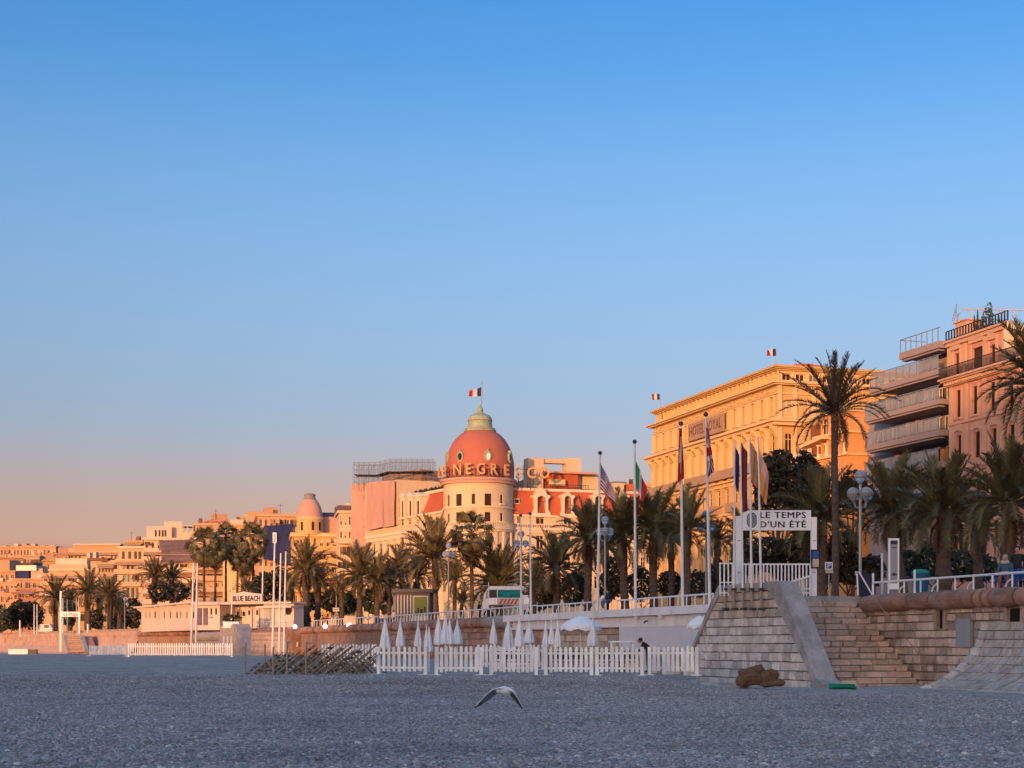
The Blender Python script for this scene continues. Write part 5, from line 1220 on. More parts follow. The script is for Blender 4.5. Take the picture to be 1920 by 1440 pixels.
b = MB(); b.lathe((qc.x, qc.y, 0), [(r * KQ, zq_(y)) for r, y in ((25.2, 975), (26.2, 973.5), (26.0, 971), (24.6, 970.5))], 28); b.build('ring_ledge', M['ochre_light'], o)
cw_ = Cyl((qc.x, qc.y), 25.1 * KQ); b = MB()
for a in (-.5, .35, .95): b.band(cw_, a - .09, a + .09, -.1, .06, zq_(996), zq_(980), 3)
b.build('cupola_window', M['glass_warm'], o)
b = MB(); b.lathe((qc.x, qc.y, 0), [(25 * KQ, zq_(1003)), (25 * KQ, zq_(974.2))], 28); b.build('drum', M['ochre'], t)
t, F, s1, zt = far_building('mansard_building', 'narrow cream building with a grey mansard left of the pink sheeting', 'building', 636, 668, 962, 312, 'cream', 8, 4, (0.96, 0.16), 12, (4, 6), fm='cream_light', left=False)
b = MB(); b.prism([F.p(-.2, .2, zt), F.p(-.2, -1.8, F.hit(640, 946)[1]), F.p(-.2, -10, F.hit(640, 946)[1]), F.p(-.2, -10, zt)], F.u * (s1 + .4)); b.build('mansard_roof', M['roof_brown'], t)
t, F, s1, zt = far_building('rear_building', 'peach building seen between the domed hotel and the ochre hotel', 'building', 1138, 1262, 912, 288, 'peach_far', 9, 10, (0.96, 0.24), 14, left=False)
cap(t, F, 1150, 903, 1176, 913, -8, -2, 'cream_far', 'roof_cabin'); cap(t, F, 1196, 905, 1228, 913, -8, -2, 'cream_far', 'roof_cabin')

D1, D2, D3 = (0.93, 0.36), (0.99, 0.12), (0.97, -0.2)
for nm, lb, ct, x0, x1, yt, Y, wl, fl_n, cl, dv, bc in (
    ('small_house', 'small rose house on the slope below the skyline hotel, left', 'house', 2, 26, 1047, 560, 'far_rose', 5, 4, D1, None),
    ('small_house', 'sand coloured house on the slope below the skyline hotel, middle', 'house', 44, 74, 1043, 585, 'far_sand', 6, 6, D2, (3, 4)),
    ('small_house', 'small ochre house right of the blue canopy', 'house', 84, 104, 1052, 520, 'far_ochre', 5, 4, D1, None),
    ('apartment_house', 'narrow rose apartment house between the terraces at left', 'apartment house', 106, 128, 1040, 500, 'far_rose', 7, 4, D1, (4, 5)),
    ('apartment_house', 'sand coloured apartment house with balconies left of the louvred bay', 'apartment house', 184, 214, 1058, 402, 'far_sand', 6, 5, D2, (3, 4, 5)),
    ('apartment_house', 'ochre apartment house peeping over the louvred bay building', 'apartment house', 236, 268, 1017, 470, 'far_ochre', 8, 6, D3, (6, 7)),
    ('apartment_house', 'rose apartment house behind the fan palms', 'apartment house', 392, 424, 978, 395, 'far_rose', 9, 6, D1, (7, 8)),
    ('apartment_house', 'cream roof storey right of the fan palms, below the roof railing', 'apartment house', 452, 492, 973, 372, 'far_sand', 9, 7, D2, (7, 8)),
    ('small_house', 'low peach house at the street left of the far gateway', 'house', 36, 66, 1106, 400, 'far_rose', 4, 5, D1, (2, 3)),
    ('small_house', 'low sand coloured house at the street above the far gateway', 'house', 122, 158, 1100, 380, 'far_ochre', 4, 6, D2, (2, 3))):
    far_building(nm, lb, ct, x0, x1, yt, Y, wl, fl_n, cl, dv, 9, bc, left=False)

# ================================================================== ON AND BELOW THE PROMENADE
# ------------------------------------------------------------------ low white railings
def railing(label, F, s0, s1, o, z0, step, hoops, h=0.52, name='promenade_railing', tall=()):
    t = thing(name, label, 'railing', F.p((s0 + s1) / 2, o, z0), 'low white railings along the promenade')
    b = MB(); b.tube([F.p(s0, o, z0 + h), F.p(s1, o, z0 + h)], .045, 6); b.build('rail', M['rail_white'], t)
    b = MB(); b.tube([V((0, 0, 0)), V((0, 0, h))], .035, 6); pm = b.mesh('post', M['rail_white'])
    a = [V((-.42 * math.cos(g), 0, .34 * math.sin(g))) * 1.0 for g in (0, .3, .6, .9, 1.2, PI / 2)]
    b = MB(); b.tube([p + V((0, 0, 0)) for p in a], .035, 5); hm = b.mesh('hoop', M['rail_white'])
    n = int((s1 - s0) / step)
    for i in range(n + 1):
        s = s0 + (s1 - s0) * i / max(1, n); inst('post', pm, t, F.p(s, o, z0))
        if i % hoops == 0 and i: inst('hoop', hm, t, F.p(s, o - .02, z0), (0, 0, F.rot()))
    for s in tall:
        b = MB(); b.tube([F.p(s, o, z0), F.p(s, o, z0 + .95)], .045, 6); b.build('tall_post', M['rail_white'], t)
    return t
sN0 = W0.hit(1637, 1100, -.45)[0]; sN1 = 16
railing('low white tubular railing with arched braces above the brown coping at right', W0, sN0, sN1, -.45, 3.60, 1.12, 2, .55, tall=(sN0, W0.hit(1715, 1090, -.45)[0]))
sM0 = 51.7; W0far = Frame(WALLPTS[2][:2], (0.319, -0.948)); sMid1 = W0far.hit(1337, 1125, -.3)[0]
sPer0, sPer1 = W0far.hit(1136, 1130, -.3)[0], W0far.hit(1158, 1130, -.3)[0]
railing('low white railing above the beach restaurant, right of the seated man', W0far, sPer1, sMid1, -.3, 3.60, 1.0, 60, .55)
railing('low white railing above the beach restaurant, left of the seated man', W0far, 0, sPer0, -.3, 3.60, 1.0, 2, .55)
railing('low white railing along the wall behind the row of closed parasols', FA, 0, FA.len, -.3, 3.60, 1.05, 3, .6)
railing('low white railing above the stacked loungers and the floodlights', FB, 6, FB.len, -.3, 3.60, 1.15, 40, .65)

# ------------------------------------------------------------------ beach restaurant under the promenade
rs = thing('beach_restaurant', 'white beach restaurant front built under the promenade railing', 'restaurant', W0far.p(12, 0, 0))
e0 = W0far.hit(957, 1160)[0]; e1 = W0far.hit(1345, 1140)[0] + 1.5
b = MB(); b.box(W0far, e0, e1, -1.0, .55, 3.16, 3.58); b.build('roof_edge', M['white_render'], rs)
b = MB(); b.box(W0far, e0 + .6, e1, -1.0, .22, 2.58, 3.155); b.build('fascia', M['white_render'], rs)
e2 = W0far.hit(1161, 1190, .3)[0]
b = MB(); b.box(W0far, e2, e1, -.8, .30, 1.30, 2.575); b.build('front_panel', M['panel_white'], rs)
for a in (e2 + .0, e2 + 2.9, e2 + 5.9, e2 + 8.6):
    b = MB(); b.box(W0far, a, a + .5, -.6, .28, -.2, 1.29); b.build('counter_post', M['white_render'], rs)
b = MB(); b.box(W0far, e2, e1, -.9, -.55, -.2, 1.29); b.build('counter_wall', M['panel_grey'], rs)
for a in (e2 + .6, e2 + 3.5, e2 + 6.5):
    b = MB(); b.box(W0far, a, a + 2.2, -.5, .2, .95, 1.27); b.build('awning_roll', M['board_cream'], rs)
for k in range(6): lay(W0far, rs, 'stone_warm2', e0 - 1.0, e2 - .05, .1 + k * .415, .415, .5, .95, -.12, .3, rng, (), .02)
b = MB(); b.box(W0far, -3, e2, -1.3, -.24, -.5, 2.57); b.build('wall_core', M['mortar'], rs)
for x in (1196, 1242):
    s_, z_ = W0far.hit(x, 1156, .3); b = MB(); p_ = W0far.p(s_, .38, 0); b.lathe((p_.x, p_.y, z_), [(.02, -.16), (.1, -.1), (.2, .1), (.16, .14), (0, .14)], 10); b.build('wall_lamp', M['white_plastic'], rs)
s_, z_ = W0far.hit(1212, 1166, .3); b = MB(); b.tube([W0far.p(s_, .2, z_ + .06), W0far.p(s_, .35, z_ + .04), W0far.p(s_ + .15, .5, z_ - .05)], .045, 6); b.build('camera_arm', M['metal_dark'], rs)
b = MB()                                              # pale rounded end of the old coping left of the fascia
tc_ = W0far
coping(tc_, w2, [-9.6 + 0.0, -6.4, -3.6, e0 - .2], M['coping_grey'], .45, .1, 3.15, .08)

# ------------------------------------------------------------------ gateway to the beach club
YG = 64.5
def gx(px, py=1090, Y=YG): return at(px, py, Y)
FG_ = Frame((gx(1380).x, YG), (1, 0))
gw = thing('gateway_sign', 'white gateway board reading LE TEMPS D\'UN ÉTÉ between two white posts', 'sign', (gx(1455).x, YG, ZP))
def grect(x0, y0, x1, y1): return srect(FG_, x0, y0, x1, y1)
for x0, x1, yt, yb in ((1379.5, 1390.5, 968, 1098), (1520.5, 1530.5, 970, 1120)):
    r = grect(x0, yt, x1, yb); b = MB(); b.box(FG_, r[0], r[1], -.13, .13, ZP - .2, r[3]); o = b.build('post', M['white_plastic'], gw)
    for yy in (1015, 1074):
        k = MB(); zz = FG_.hit(x0, yy)[1]; k.box(FG_, r[0] + .05, r[1] - .05, .13, .15, zz, zz + .03); k.build('bolt_plate', M['grey_print'], o)
r = grect(1390, 957, 1520, 994.5); b = MB(); b.box(FG_, r[0], r[1], -.06, .08, r[2], r[3]); o = b.build('sign_board', M['white_plastic'], gw)
bx0, bx1, bz0, bz1 = r; pw = (bx1 - bx0) / 130.0
b = MB(); b.box(FG_, bx0, bx1, -.065, .085, bz1 + .002, bz1 + .03); b.build('board_edge', M['metal_dark'], o)
for txt, yc, x0, x1, hpx in (('LE TEMPS', 966.5, 1424.5, 1509.5, 11.5), ("D'UN ÉTÉ", 985, 1424.5, 1509.5, 11.5)):
    tm = text_mesh(txt, 1.0, .008, M['navy_print'], space=1.12); xs_ = [v.co.x for v in tm.vertices]; 
    cap_h = 0.70; sz = hpx * pw / cap_h; wx = (max(xs_) - min(xs_)); cx = (max(xs_) + min(xs_)) / 2
    q = grect(x0, yc - 6, x1, yc + 6); kx = (q[1] - q[0]) / wx
    k = inst('lettering', tm, gw, FG_.p((q[0] + q[1]) / 2 - cx * kx, .09, FG_.hit(1450, yc)[1] - (.0 if 'L' in txt else -.02)), (PI / 2, 0, 0), (kx, sz, 1)); k.parent = o
    k2 = k.copy(); COL.objects.link(k2); k2.location = k.location + V((.020, -.003, -.006))
b = MB(); cxx = FG_.hit(1409, 975.5)[0]; czz = FG_.hit(1409, 975.5)[1]
def oct_ring(rx, rz, c_=.55): return [(rx, -rz * c_), (rx, rz * c_), (rx * .45, rz), (-rx * .45, rz), (-rx, rz * c_), (-rx, -rz * c_), (-rx * .45, -rz), (rx * .45, -rz)]
A_, B_ = oct_ring(9 * pw, 14 * pw), oct_ring(7.8 * pw, 12.6 * pw)
b.ngon([FG_.p(cxx + x, .084, czz + z) for x, z in B_], 0)
for i in range(8):
    j = (i + 1) % 8; b.quad(FG_.p(cxx + A_[i][0], .09, czz + A_[i][1]), FG_.p(cxx + A_[j][0], .09, czz + A_[j][1]), FG_.p(cxx + B_[j][0], .09, czz + B_[j][1]), FG_.p(cxx + B_[i][0], .09, czz + B_[i][1]), 1)
for rx, rz in ((4.8, 8.6), (2.2, 4.2)):
    C_, D_2 = oct_ring(rx * pw, rz * pw), oct_ring(rx * pw * .82, rz * pw * .9)
    for i in range(8):
        j = (i + 1) % 8; b.quad(FG_.p(cxx + C_[i][0], .09, czz + C_[i][1]), FG_.p(cxx + C_[j][0], .09, czz + C_[j][1]), FG_.p(cxx + D_2[j][0], .09, czz + D_2[j][1]), FG_.p(cxx + D_2[i][0], .09, czz + D_2[i][1]), 1)
b.build('emblem', [M['grey_print'], M['navy_print']], o)
mbx = thing('menu_case', 'dark blue menu case fixed to the right gateway post', 'menu case', FG_.p(FG_.hit(1527, 1048)[0], .2, ZP + 1.2))
r = grect(1519, 1031, 1535, 1066); b = MB(); b.box(FG_, r[0], r[1], .14, .24, r[2], r[3]); b.build('case', M['cloth_navy'], mbx)
for y0, y1, m in ((1034, 1046.5), ) and ((1034, 1046.5, 'blue_sign'), (1048.5, 1063.5, 'board_cream')):
    q = grect(1521.5, y0, 1533, y1); b = MB(); b.box(FG_, q[0], q[1], .242, .25, q[2], q[3]); b.build('sheet', M[m], mbx)
gf = thing('gate_fence', 'white upright-bar fence on the stair landing under the gateway board', 'fence', (gx(1430).x, YG - .5, ZP))
FGF = Frame((gx(1350).x, YG - .45), (1, 0))
for x0, x1, yt, ybm in ((1350, 1381, 1055, 1093), (1391.5, 1519, 1056.5, 1120)):
    a, c = FGF.hit(x0, 1080)[0], FGF.hit(x1, 1080)[0]; zt_ = FGF.hit(x0, yt)[1]
    b = MB(); b.box(FGF, a, c, -.03, .03, zt_ - .06, zt_); b.box(FGF, a, c, -.025, .025, ZP + .1, ZP + .16); 
    if x0 == 1350: z_ = FGF.hit(x0, 1093)[1]; b.box(FGF, a, c, -.025, .025, z_, z_ + .05)
    b.build('rail', M['rail_white'], gf); n = int((c - a) / .148)
    bb = MB(); F0 = Frame((0, 0), (1, 0)); bb.box(F0, -.028, .028, -.028, .028, 0, 1); bmh = bb.mesh('baluster', M['rail_white'])
    for i in range(n + 1): inst('baluster', bmh, gf, FGF.p(a + (c - a) * i / n, 0, ZP), (0, 0, 0), (1, 1, zt_ - ZP))
b = MB(); q0 = FGF.hit(1469, 1095, .4); q1 = FGF.hit(1520, 1080, .4); b.tube([FGF.p(q0[0], .4, q0[1]), FGF.p(q1[0], .4, q1[1])], .04, 6)
q0 = FGF.hit(1473, 1107, .4); q1 = FGF.hit(1520, 1104, .4); b.tube([FGF.p(q0[0], .4, q0[1]), FGF.p(q1[0], .4, q1[1])], .03, 6); b.build('handrail', M['rail_white'], gf)

# ------------------------------------------------------------------ street things near the gateway
def py_of(o, px):             # distance of the point o metres seaward of the straight wall, along a column of the picture
    r = (px - 960) / FPX
    return (34.2 - o) / (.319 + .948 * r)
def lamp(px, ytop, o, label, arms=4, h=None, Y=None):
    Y = Y or py_of(o, px); P = at(px, ytop, Y); top = P.z; base = V((P.x, Y, ZP)); sc = 1.0
    t = thing('street_lamp', label, 'street lamp', base, 'globe street lamps')
    b = MB(); b.tube([base, base + V((0, 0, .9)), base + V((0, 0, 1.0)), V((P.x, Y, top - .55))], [.13, .13, .085, .065], 8); b.build('pole', M['metal_grey'], t)
    gl = MB(); gl.ball((0, 0, 0), .30, .30, .30, 14, 9); gm = gl.mesh('globe', M['globe_glass'], smooth=True)
    cp = MB(); cp.lathe((0, 0, 0), [(.30, .0), (.305, .03), (.22, .22), (.08, .305), (0, .31)], 14); cp.lathe((0, 0, 0), [(.05, -.4), (.14, -.3), (.12, -.24)], 10); cm = cp.mesh('cap', M['metal_grey'])
    spots = [(0, 0, top - .3)]
    for k in range(arms):
        a = 2 * PI * k / arms + .45; spots.append((.44 * math.cos(a), .44 * math.sin(a), top - 1.15))
        b = MB(); b.tube([base + V((0, 0, top - ZP - 1.85)), base + V((.3 * math.cos(a), .3 * math.sin(a), top - ZP - 1.8)), base + V((.44 * math.cos(a), .44 * math.sin(a), top - ZP - 1.5))], .035, 5); b.build('arm', M['metal_grey'], t)
    for x, y, z in spots:
        g_ = inst('globe', gm, t, base + V((x, y, z - ZP))); sub('cap', cm, g_)
    return t
lamp(1613, 882, -6, 'grey street lamp with a cluster of glass globes right of the gateway', 4)
lamp(1134.5, 968, -9, 'globe street lamp behind the seated man and the striped flag', 3)
lamp(1324, 957, -14, 'globe street lamp half hidden behind palms left of the gateway', 3)
lamp(841, 1018, -10, 'globe street lamp in front of the round tower\'s palms', 3)
lamp(977.5, 995, -12, 'globe street lamp behind the truck, beside two bare poles', 2)
lamp(631, 1078, -10, 'slim street lamp right of the pavilion, among palms', 1)
lamp(234, 1120, 0, 'street lamp left of the white pavilion', 1, Y=262)
lamp(21, 1133, 0, 'street lamp at the far left edge of the promenade', 1, Y=330)

pk_s = thing('parking_sign', 'small square blue parking sign with a pale plate on a dark trunk-high post', 'sign', at(1554, 1110, 78))
FPk = Frame((at(1554, 1064, 78).x, 78), (1, 0)); r = srect(FPk, 1547, 1054, 1561, 1068); b = MB(); b.box(FPk, r[0], r[1], -.02, .02, r[2], r[3]); o = b.build('sign_plate', M['white_plastic'], pk_s)
b = MB(); d_ = (r[1] - r[0]) * .12; b.box(FPk, r[0] + d_, r[1] - d_, .022, .028, r[2] + d_, r[3] - d_); b.build('blue_field', M['blue_sign'], o)
tm = text_mesh('P', .36, .005, M['white_plastic']); k = inst('lettering', tm, pk_s, FPk.p((r[0] + r[1]) / 2, .04, (r[2] + r[3]) / 2), (PI / 2, 0, 0)); k.parent = o
r = srect(FPk, 1548, 1069, 1562, 1074.5); b = MB(); b.box(FPk, r[0], r[1], -.02, .02, r[2], r[3]); b.build('lower_plate', M['board_cream'], pk_s)
b = MB(); b.tube([FPk.p(.02, -.05, ZP), FPk.p(.02, -.05, srect(FPk, 1547, 1054, 1561, 1068)[3])], .03, 6); b.build('post', M['metal_grey'], pk_s)

tt = thing('information_pillar', 'tall narrow white information pillar behind the railing at right', 'information pillar', at(1676, 1106, 66))
FT_ = Frame((at(1676, 1050, 66).x, 66), (0.99, -.12)); r = srect(FT_, 1666.5, 1009.5, 1684.5, 1105)
b = MB(); b.box(FT_, r[0] - .02, r[1] + .02, -.16, .10, r[2], r[3]); b.build('case', M['white_plastic'], tt)
b = MB(); b.box(FT_, r[0] + .05, r[1] - .05, .102, .11, r[2] + .25, r[3] - .08); b.build('screen', M['grey_print'], tt)
for y0, y1, w, m in ((1014, 1021, .8, 'navy_print'), (1026, 1028, .6, 'metal_dark'), (1074, 1080, .25, 'navy_print'), (1076, 1079, .7, 'metal_dark')):
    q = srect(FT_, 1676 - 8 * w, y0, 1676 + 8 * w, y1); b = MB(); b.box(FT_, q[0], q[1], .112, .118, q[2], q[3]); b.build('print', M[m], tt)

def bin_(px, yt, yb, Y, m, label, rad=.42):
    P = at(px, yt, Y); t = thing('waste_bin', label, 'bin', (P.x, Y, ZP)); b = MB(); b.lathe((P.x, Y, ZP), [(rad * .75, 0), (rad * .8, .05), (rad, P.z - ZP - .25), (rad * 1.06, P.z - ZP - .22), (rad * 1.06, P.z - ZP - .12)], 14); b.build('body', M[m], t)
    b = MB(); b.lathe((P.x, Y, P.z - .12), [(rad * 1.08, 0), (rad * 1.0, .07), (rad * .7, .14), (0, .17)], 14); b.build('lid', M['teal'], t)
bin_(1726, 1069, 1100, 66, 'bin_blue', 'round blue waste bin with a teal lid behind the railing', .36)
b_ = thing('storage_box', 'dark blue storage box beside the lamp pole behind the stairs', 'box', at(1625, 1105, 67)); P = at(1626, 1079, 67); b = MB(); b.aabb(P.x - .28, P.x + .28, 66.6, 67.4, ZP, P.z); b.build('body', M['cloth_navy'], b_); b = MB(); b.aabb(P.x - .3, P.x + .3, 66.55, 67.45, P.z, P.z + .06); b.build('lid', M['flag_navy'], b_)
# sloping white hand rail by the lamp
hr_ = thing('hand_rail', 'thin white sloping handrail at the head of the stairs', 'handrail', at(1620, 1115, 64)); b = MB(); pts = [at(1607, 1078, 64), at(1604, 1072, 64), at(1611, 1073, 64), at(1636, 1116, 64)]; b.tube([at(1609, 1116, 64), pts[0], pts[1], pts[2], pts[3]], .035, 6); b.build('tube', M['rail_white'], hr_)
b = MB(); b.tube([at(1654, 1037, 69), V((at(1654, 1037, 69).x, 69, ZP))], .05, 6); tag(b.build('bare_post', M['white_pole']), 'thin white post left of the information pillar', 'post')

# blue beach chairs and the two people at the right edge
def beach_chair(px, Y, label, rz):
    P = at(px, 1100, Y); t = thing('chair', label, 'chair', (P.x, Y, ZP), 'blue chairs facing the sea'); Fc = Frame((P.x, Y), (math.cos(rz), math.sin(rz)))
    def pt(s, o, z): return Fc.p(s, o, ZP + z)
    for s in (-.27, .27):
        b = MB(); b.tube([pt(s, .28, 0), pt(s, .26, .45), pt(s, -.22, .40), pt(s, -.38, .95)], .022, 5); b.tube([pt(s, -.26, 0), pt(s, -.2, .42)], .022, 5); b.tube([pt(s, .3, .66), pt(s, -.28, .66)], .025, 5); b.tube([pt(s, .28, .45), pt(s, .3, .66)], .02, 5); b.build('side_frame', M['chair_blue'], t)
    b = MB()
    for i in range(5): b.box(Fc, -.27, .27, -.2 + i * .095, -.13 + i * .095, ZP + .42, ZP + .44)
    b.build('seat', M['chair_blue'], t); b = MB()
    for i in range(5):
        z = .5 + i * .095; o = -.25 - i * .03; b.box(Fc, -.27, .27, o - .02, o, ZP + z, ZP + z + .07)
    b.build('backrest', M['chair_blue'], t)
for i, px in enumerate((1868, 1886, 1904, 1921)): beach_chair(px, 60.5 - i * .45, ('blue chair under the grey-haired seated person', 'blue chair between the seated and the standing person', 'blue chair in front of the standing man in black', 'blue chair cut by the right edge of the picture')[i], -1.1)

# ------------------------------------------------------------------ people
def person(label, loc, yaw, J, cols, hair='hair_dark', h=1.0, fingers=True):
    """J: joint name -> (x, y, z) with x to the person's left, y behind, z up; the person faces -y"""
    t = thing('person', label, 'person', loc)
    names = list(J); idx = {n: i for i, n in enumerate(names)}
    chain = [('pelvis', 'belly'), ('belly', 'chest'), ('chest', 'neck'), ('neck', 'headb'), ('headb', 'headt'), ('chest', 'shL'), ('shL', 'elL'), ('elL', 'wrL'), ('wrL', 'haL'), ('chest', 'shR'), ('shR', 'elR'), ('elR', 'wrR'), ('wrR', 'haR'),
             ('pelvis', 'hipL'), ('hipL', 'knL'), ('knL', 'anL'), ('anL', 'toL'), ('pelvis', 'hipR'), ('hipR', 'knR'), ('knR', 'anR'), ('anR', 'toR')]
    rad = dict(pelvis=.15, belly=.145, chest=.16, neck=.06, headb=.085, headt=.085, sh=.085, el=.058, wr=.042, ha=.036, hip=.105, kn=.072, an=.05, to=.045)
    cr, sr = math.cos(yaw), math.sin(yaw)
    vs = [V(J[n]) * h for n in names]; vs = [V((p.x * cr - p.y * sr, p.x * sr + p.y * cr, p.z)) for p in vs]
    me = bpy.data.meshes.new('body'); ex = [(idx[a], idx[b]) for a, b in chain]
    rads = [rad[n] if n in rad else rad[n[:-1]] for n in names]
    if fingers:                                       # four fingers and a thumb on each hand
        for s_ in 'LR':
            w_, k_ = vs[idx['wr' + s_]], vs[idx['ha' + s_]]; d = (k_ - w_).normalized(); sd = d.orthogonal().normalized()
            for q in range(5):
                o_ = sd * (.034 * (q - 1.5)) if q < 4 else sd * -.07
                l_ = (.075, .085, .08, .062, .05)[q]; vs.append(k_ + o_ + d * l_ + V((0, 0, -.012))); rads.append(.010); ex.append((idx['ha' + s_], len(vs) - 1))
    me.from_pydata([tuple(p) for p in vs], ex, []); o = bpy.data.objects.new('body', me); COL.objects.link(o)
    md = o.modifiers.new('Skin', 'SKIN'); sv = me.skin_vertices[0].data if me.skin_vertices else None
    if sv is None:
        bm = bmesh.new(); bm.from_mesh(me); bm.verts.layers.skin.verify(); bm.to_mesh(me); bm.free(); sv = me.skin_vertices[0].data
    for i in range(len(vs)): sv[i].radius = (rads[i] * h, rads[i] * h); sv[i].use_root = (i == idx['pelvis'])
    ss = o.modifiers.new('Subsurf', 'SUBSURF'); ss.levels = 1; ss.render_levels = 1
    dg = bpy.context.evaluated_depsgraph_get(); dg.update(); nm = bpy.data.meshes.new_from_object(o.evaluated_get(dg)); nm.name = 'body'
    bpy.data.objects.remove(o); bpy.data.meshes.remove(me)
    nm.materials.clear(); keys = [cols[k] for k in ('skin', 'top', 'legs', 'shoes')]
    for k in keys: nm.materials.append(M[k])
    segs = [(vs[idx[a]], vs[idx[b]], 0 if a in ('neck', 'headb') or b[:2] == 'ha' else 2 if (a[:3] in ('hip', 'knL', 'knR') or b[:3] == 'hip') else 3 if a[:2] == 'an' else 1) for a, b in chain]
    hb = vs[idx['headb']]
    for p in nm.polygons:
        c = p.center; best = (9, 0)
        for a, b, m in segs:
            ab = b - a; u_ = max(0, min(1, (c - a).dot(ab) / max(1e-6, ab.length_squared))); d = (c - (a + ab * u_)).length
            if d < best[0]: best = (d, m)
        p.material_index = best[1]; p.use_smooth = True
    bo = bpy.data.objects.new('body', nm); COL.objects.link(bo); bo.parent = t; LOC[bo.name] = LOC[t.name]
    hd_ = (vs[idx['headb']] + vs[idx['headt']]) / 2; fw = V((sr, -cr, 0)); lf = V((cr, sr, 0)); L0 = LOC[t.name]
    b = MB(); b.ball(L0 + hd_ + V((0, 0, .025)) - fw * .022, .1 * h, .1 * h, .115 * h, 12, 8); b.build('hair', M[hair], t, smooth=True)
    b = MB(); b.ball(L0 + hd_ + fw * .055 - V((0, 0, .02)), .07 * h, .07 * h, .10 * h, 12, 8); b.ball(L0 + hd_ + fw * .128 - V((0, 0, .02)), .018, .02, .03, 6, 5)
    for s_ in (-1, 1): b.ball(L0 + hd_ + lf * s_ * .098 - V((0, 0, .02)), .012, .02, .032, 6, 5)
    b.build('face', M[cols['skin']], t, smooth=True)
    b = MB()
    for s_ in (-1, 1): b.ball(L0 + hd_ + fw * .122 + lf * s_ * .032 + V((0, 0, .012)), .011, .011, .008, 6, 4)
    b.box(Frame((L0 + hd_ + fw * .122 - lf * .025)[:2], lf[:2]), 0, .05, -.004, .004, (L0 + hd_).z - .075, (L0 + hd_).z - .065); b.build('eyes_and_mouth', M['hair_dark'], t)
    return t
STAND = dict(pelvis=(0, 0, .95), belly=(0, .01, 1.12), chest=(0, .02, 1.34), neck=(0, .01, 1.49), headb=(0, -.01, 1.58), headt=(0, -.02, 1.70),
             shL=(.19, .02, 1.40), elL=(.25, .05, 1.12), wrL=(.22, -.10, .90), haL=(.20, -.14, .82), shR=(-.19, .02, 1.40), elR=(-.25, .05, 1.12), wrR=(-.22, -.08, .90), haR=(-.20, -.12, .82),
             hipL=(.10, 0, .90), knL=(.11, -.02, .50), anL=(.11, .02, .08), toL=(.12, -.16, .04), hipR=(-.10, 0, .90), knR=(-.11, -.02, .50), anR=(-.11, .03, .08), toR=(-.12, -.15, .04))
SIT = dict(pelvis=(0, 0, .50), belly=(0, .0, .66), chest=(0, -.06, .88), neck=(0, -.10, 1.02), headb=(0, -.15, 1.10), headt=(0, -.18, 1.21),
           shL=(.19, -.07, .94), elL=(.24, -.16, .70), wrL=(.12, -.36, .66), haL=(.05, -.42, .66), shR=(-.19, -.07, .94), elR=(-.24, -.14, .70), wrR=(-.12, -.35, .64), haR=(-.05, -.41, .66),
           hipL=(.10, -.04, .50), knL=(.13, -.46, .50), anL=(.13, -.42, .08), toL=(.14, -.58, .04), hipR=(-.10, -.04, .50), knR=(-.13, -.45, .50), anR=(-.16, -.36, .08), toR=(-.17, -.52, .04))
WALK = dict(STAND); WALK.update(knL=(.11, -.16, .52), anL=(.11, -.20, .10), toL=(.11, -.36, .06), anR=(-.11, .25, .12), toR=(-.11, .12, .04), wrL=(.24, .16, .92), haL=(.24, .2, .85), wrR=(-.24, -.2, .95), haR=(-.24, -.26, .89))
C_DARK = dict(skin='skin', top='cloth_black', legs='cloth_black', shoes='black'); C_JEAN = dict(skin='skin', top='cloth_navy', legs='denim', shoes='cloth_cream')
Ps = W0far.p((sPer0 + sPer1) / 2 + .1, -.12, ZP + .0)
person('man in dark jacket and jeans sitting on the wall edge in the railing gap', Ps, -1.25 , SIT, C_JEAN)
mk = thing('paper_bag', 'small pale bag held by the seated man on the railing', 'bag', Ps + V((-.45, -.2, .75))); b = MB(); q = Ps + V((-.40, -.10, .72)); b.ball(q, .12, .10, .15, 8, 6); b.build('bag', M['gull_white'], mk)
PA = at(1886, 1060, 60.2); person('grey-haired seated person in a blue top and pale scarf at the right edge', (PA.x, 60.2, ZP + .05), -.45, SIT, dict(skin='skin', top='cloth_blue', legs='cloth_brown', shoes='black'), 'hair_grey', 1.12)
b = MB(); q = V((PA.x - .06, 60.1, ZP + .05 + 1.13)); b.lathe(q, [(.13, -.06), (.17, 0), (.15, .07), (.10, .1)], 12); tag(b.build('scarf', M['cloth_cream']), 'pale scarf round the neck of the grey-haired seated person', 'scarf')
PB = at(1908, 1060, 60.8); person('standing man in a black coat behind the blue chairs at the right edge', (PB.x, 60.8, ZP), -.5, STAND, C_DARK, 'hair_dark', 1.05)
tiny = [(567, 205, 'pedestrian in a dark coat in front of the pavilion\'s right end', C_DARK), (581, 203, 'pedestrian in dark blue left of the double palm trunks', C_JEAN), (606, 200, 'pedestrian in dark red right of the double palm trunks', dict(skin='skin', top='cloth_red', legs='cloth_black', shoes='black')),
        (613, 202, 'pedestrian in dark red beside a signpost', dict(skin='skin', top='cloth_red', legs='cloth_navy', shoes='black')), (632, 198, 'pedestrian in black beside the yellow direction board', C_DARK), (624, 196, 'pedestrian in a pale coat at the railing under the direction board', dict(skin='skin', top='cloth_cream', legs='cloth_cream', shoes='black')),
        (899, 136, 'person in dark clothes standing left of the white truck', C_DARK), (738, 170, 'person in a pale shirt left of the kiosk', dict(skin='skin', top='cloth_cream', legs='cloth_navy', shoes='black'))]
for i, (px, Y, lb, c) in enumerate(tiny):
    P = at(px, 1150, Y); person(lb, (P.x, Y, ZP), (-.6, 2.2, .4, 2.6, -1.5, .9, 1.2, 2.0)[i], WALK if i % 2 else STAND, c, fingers=False)
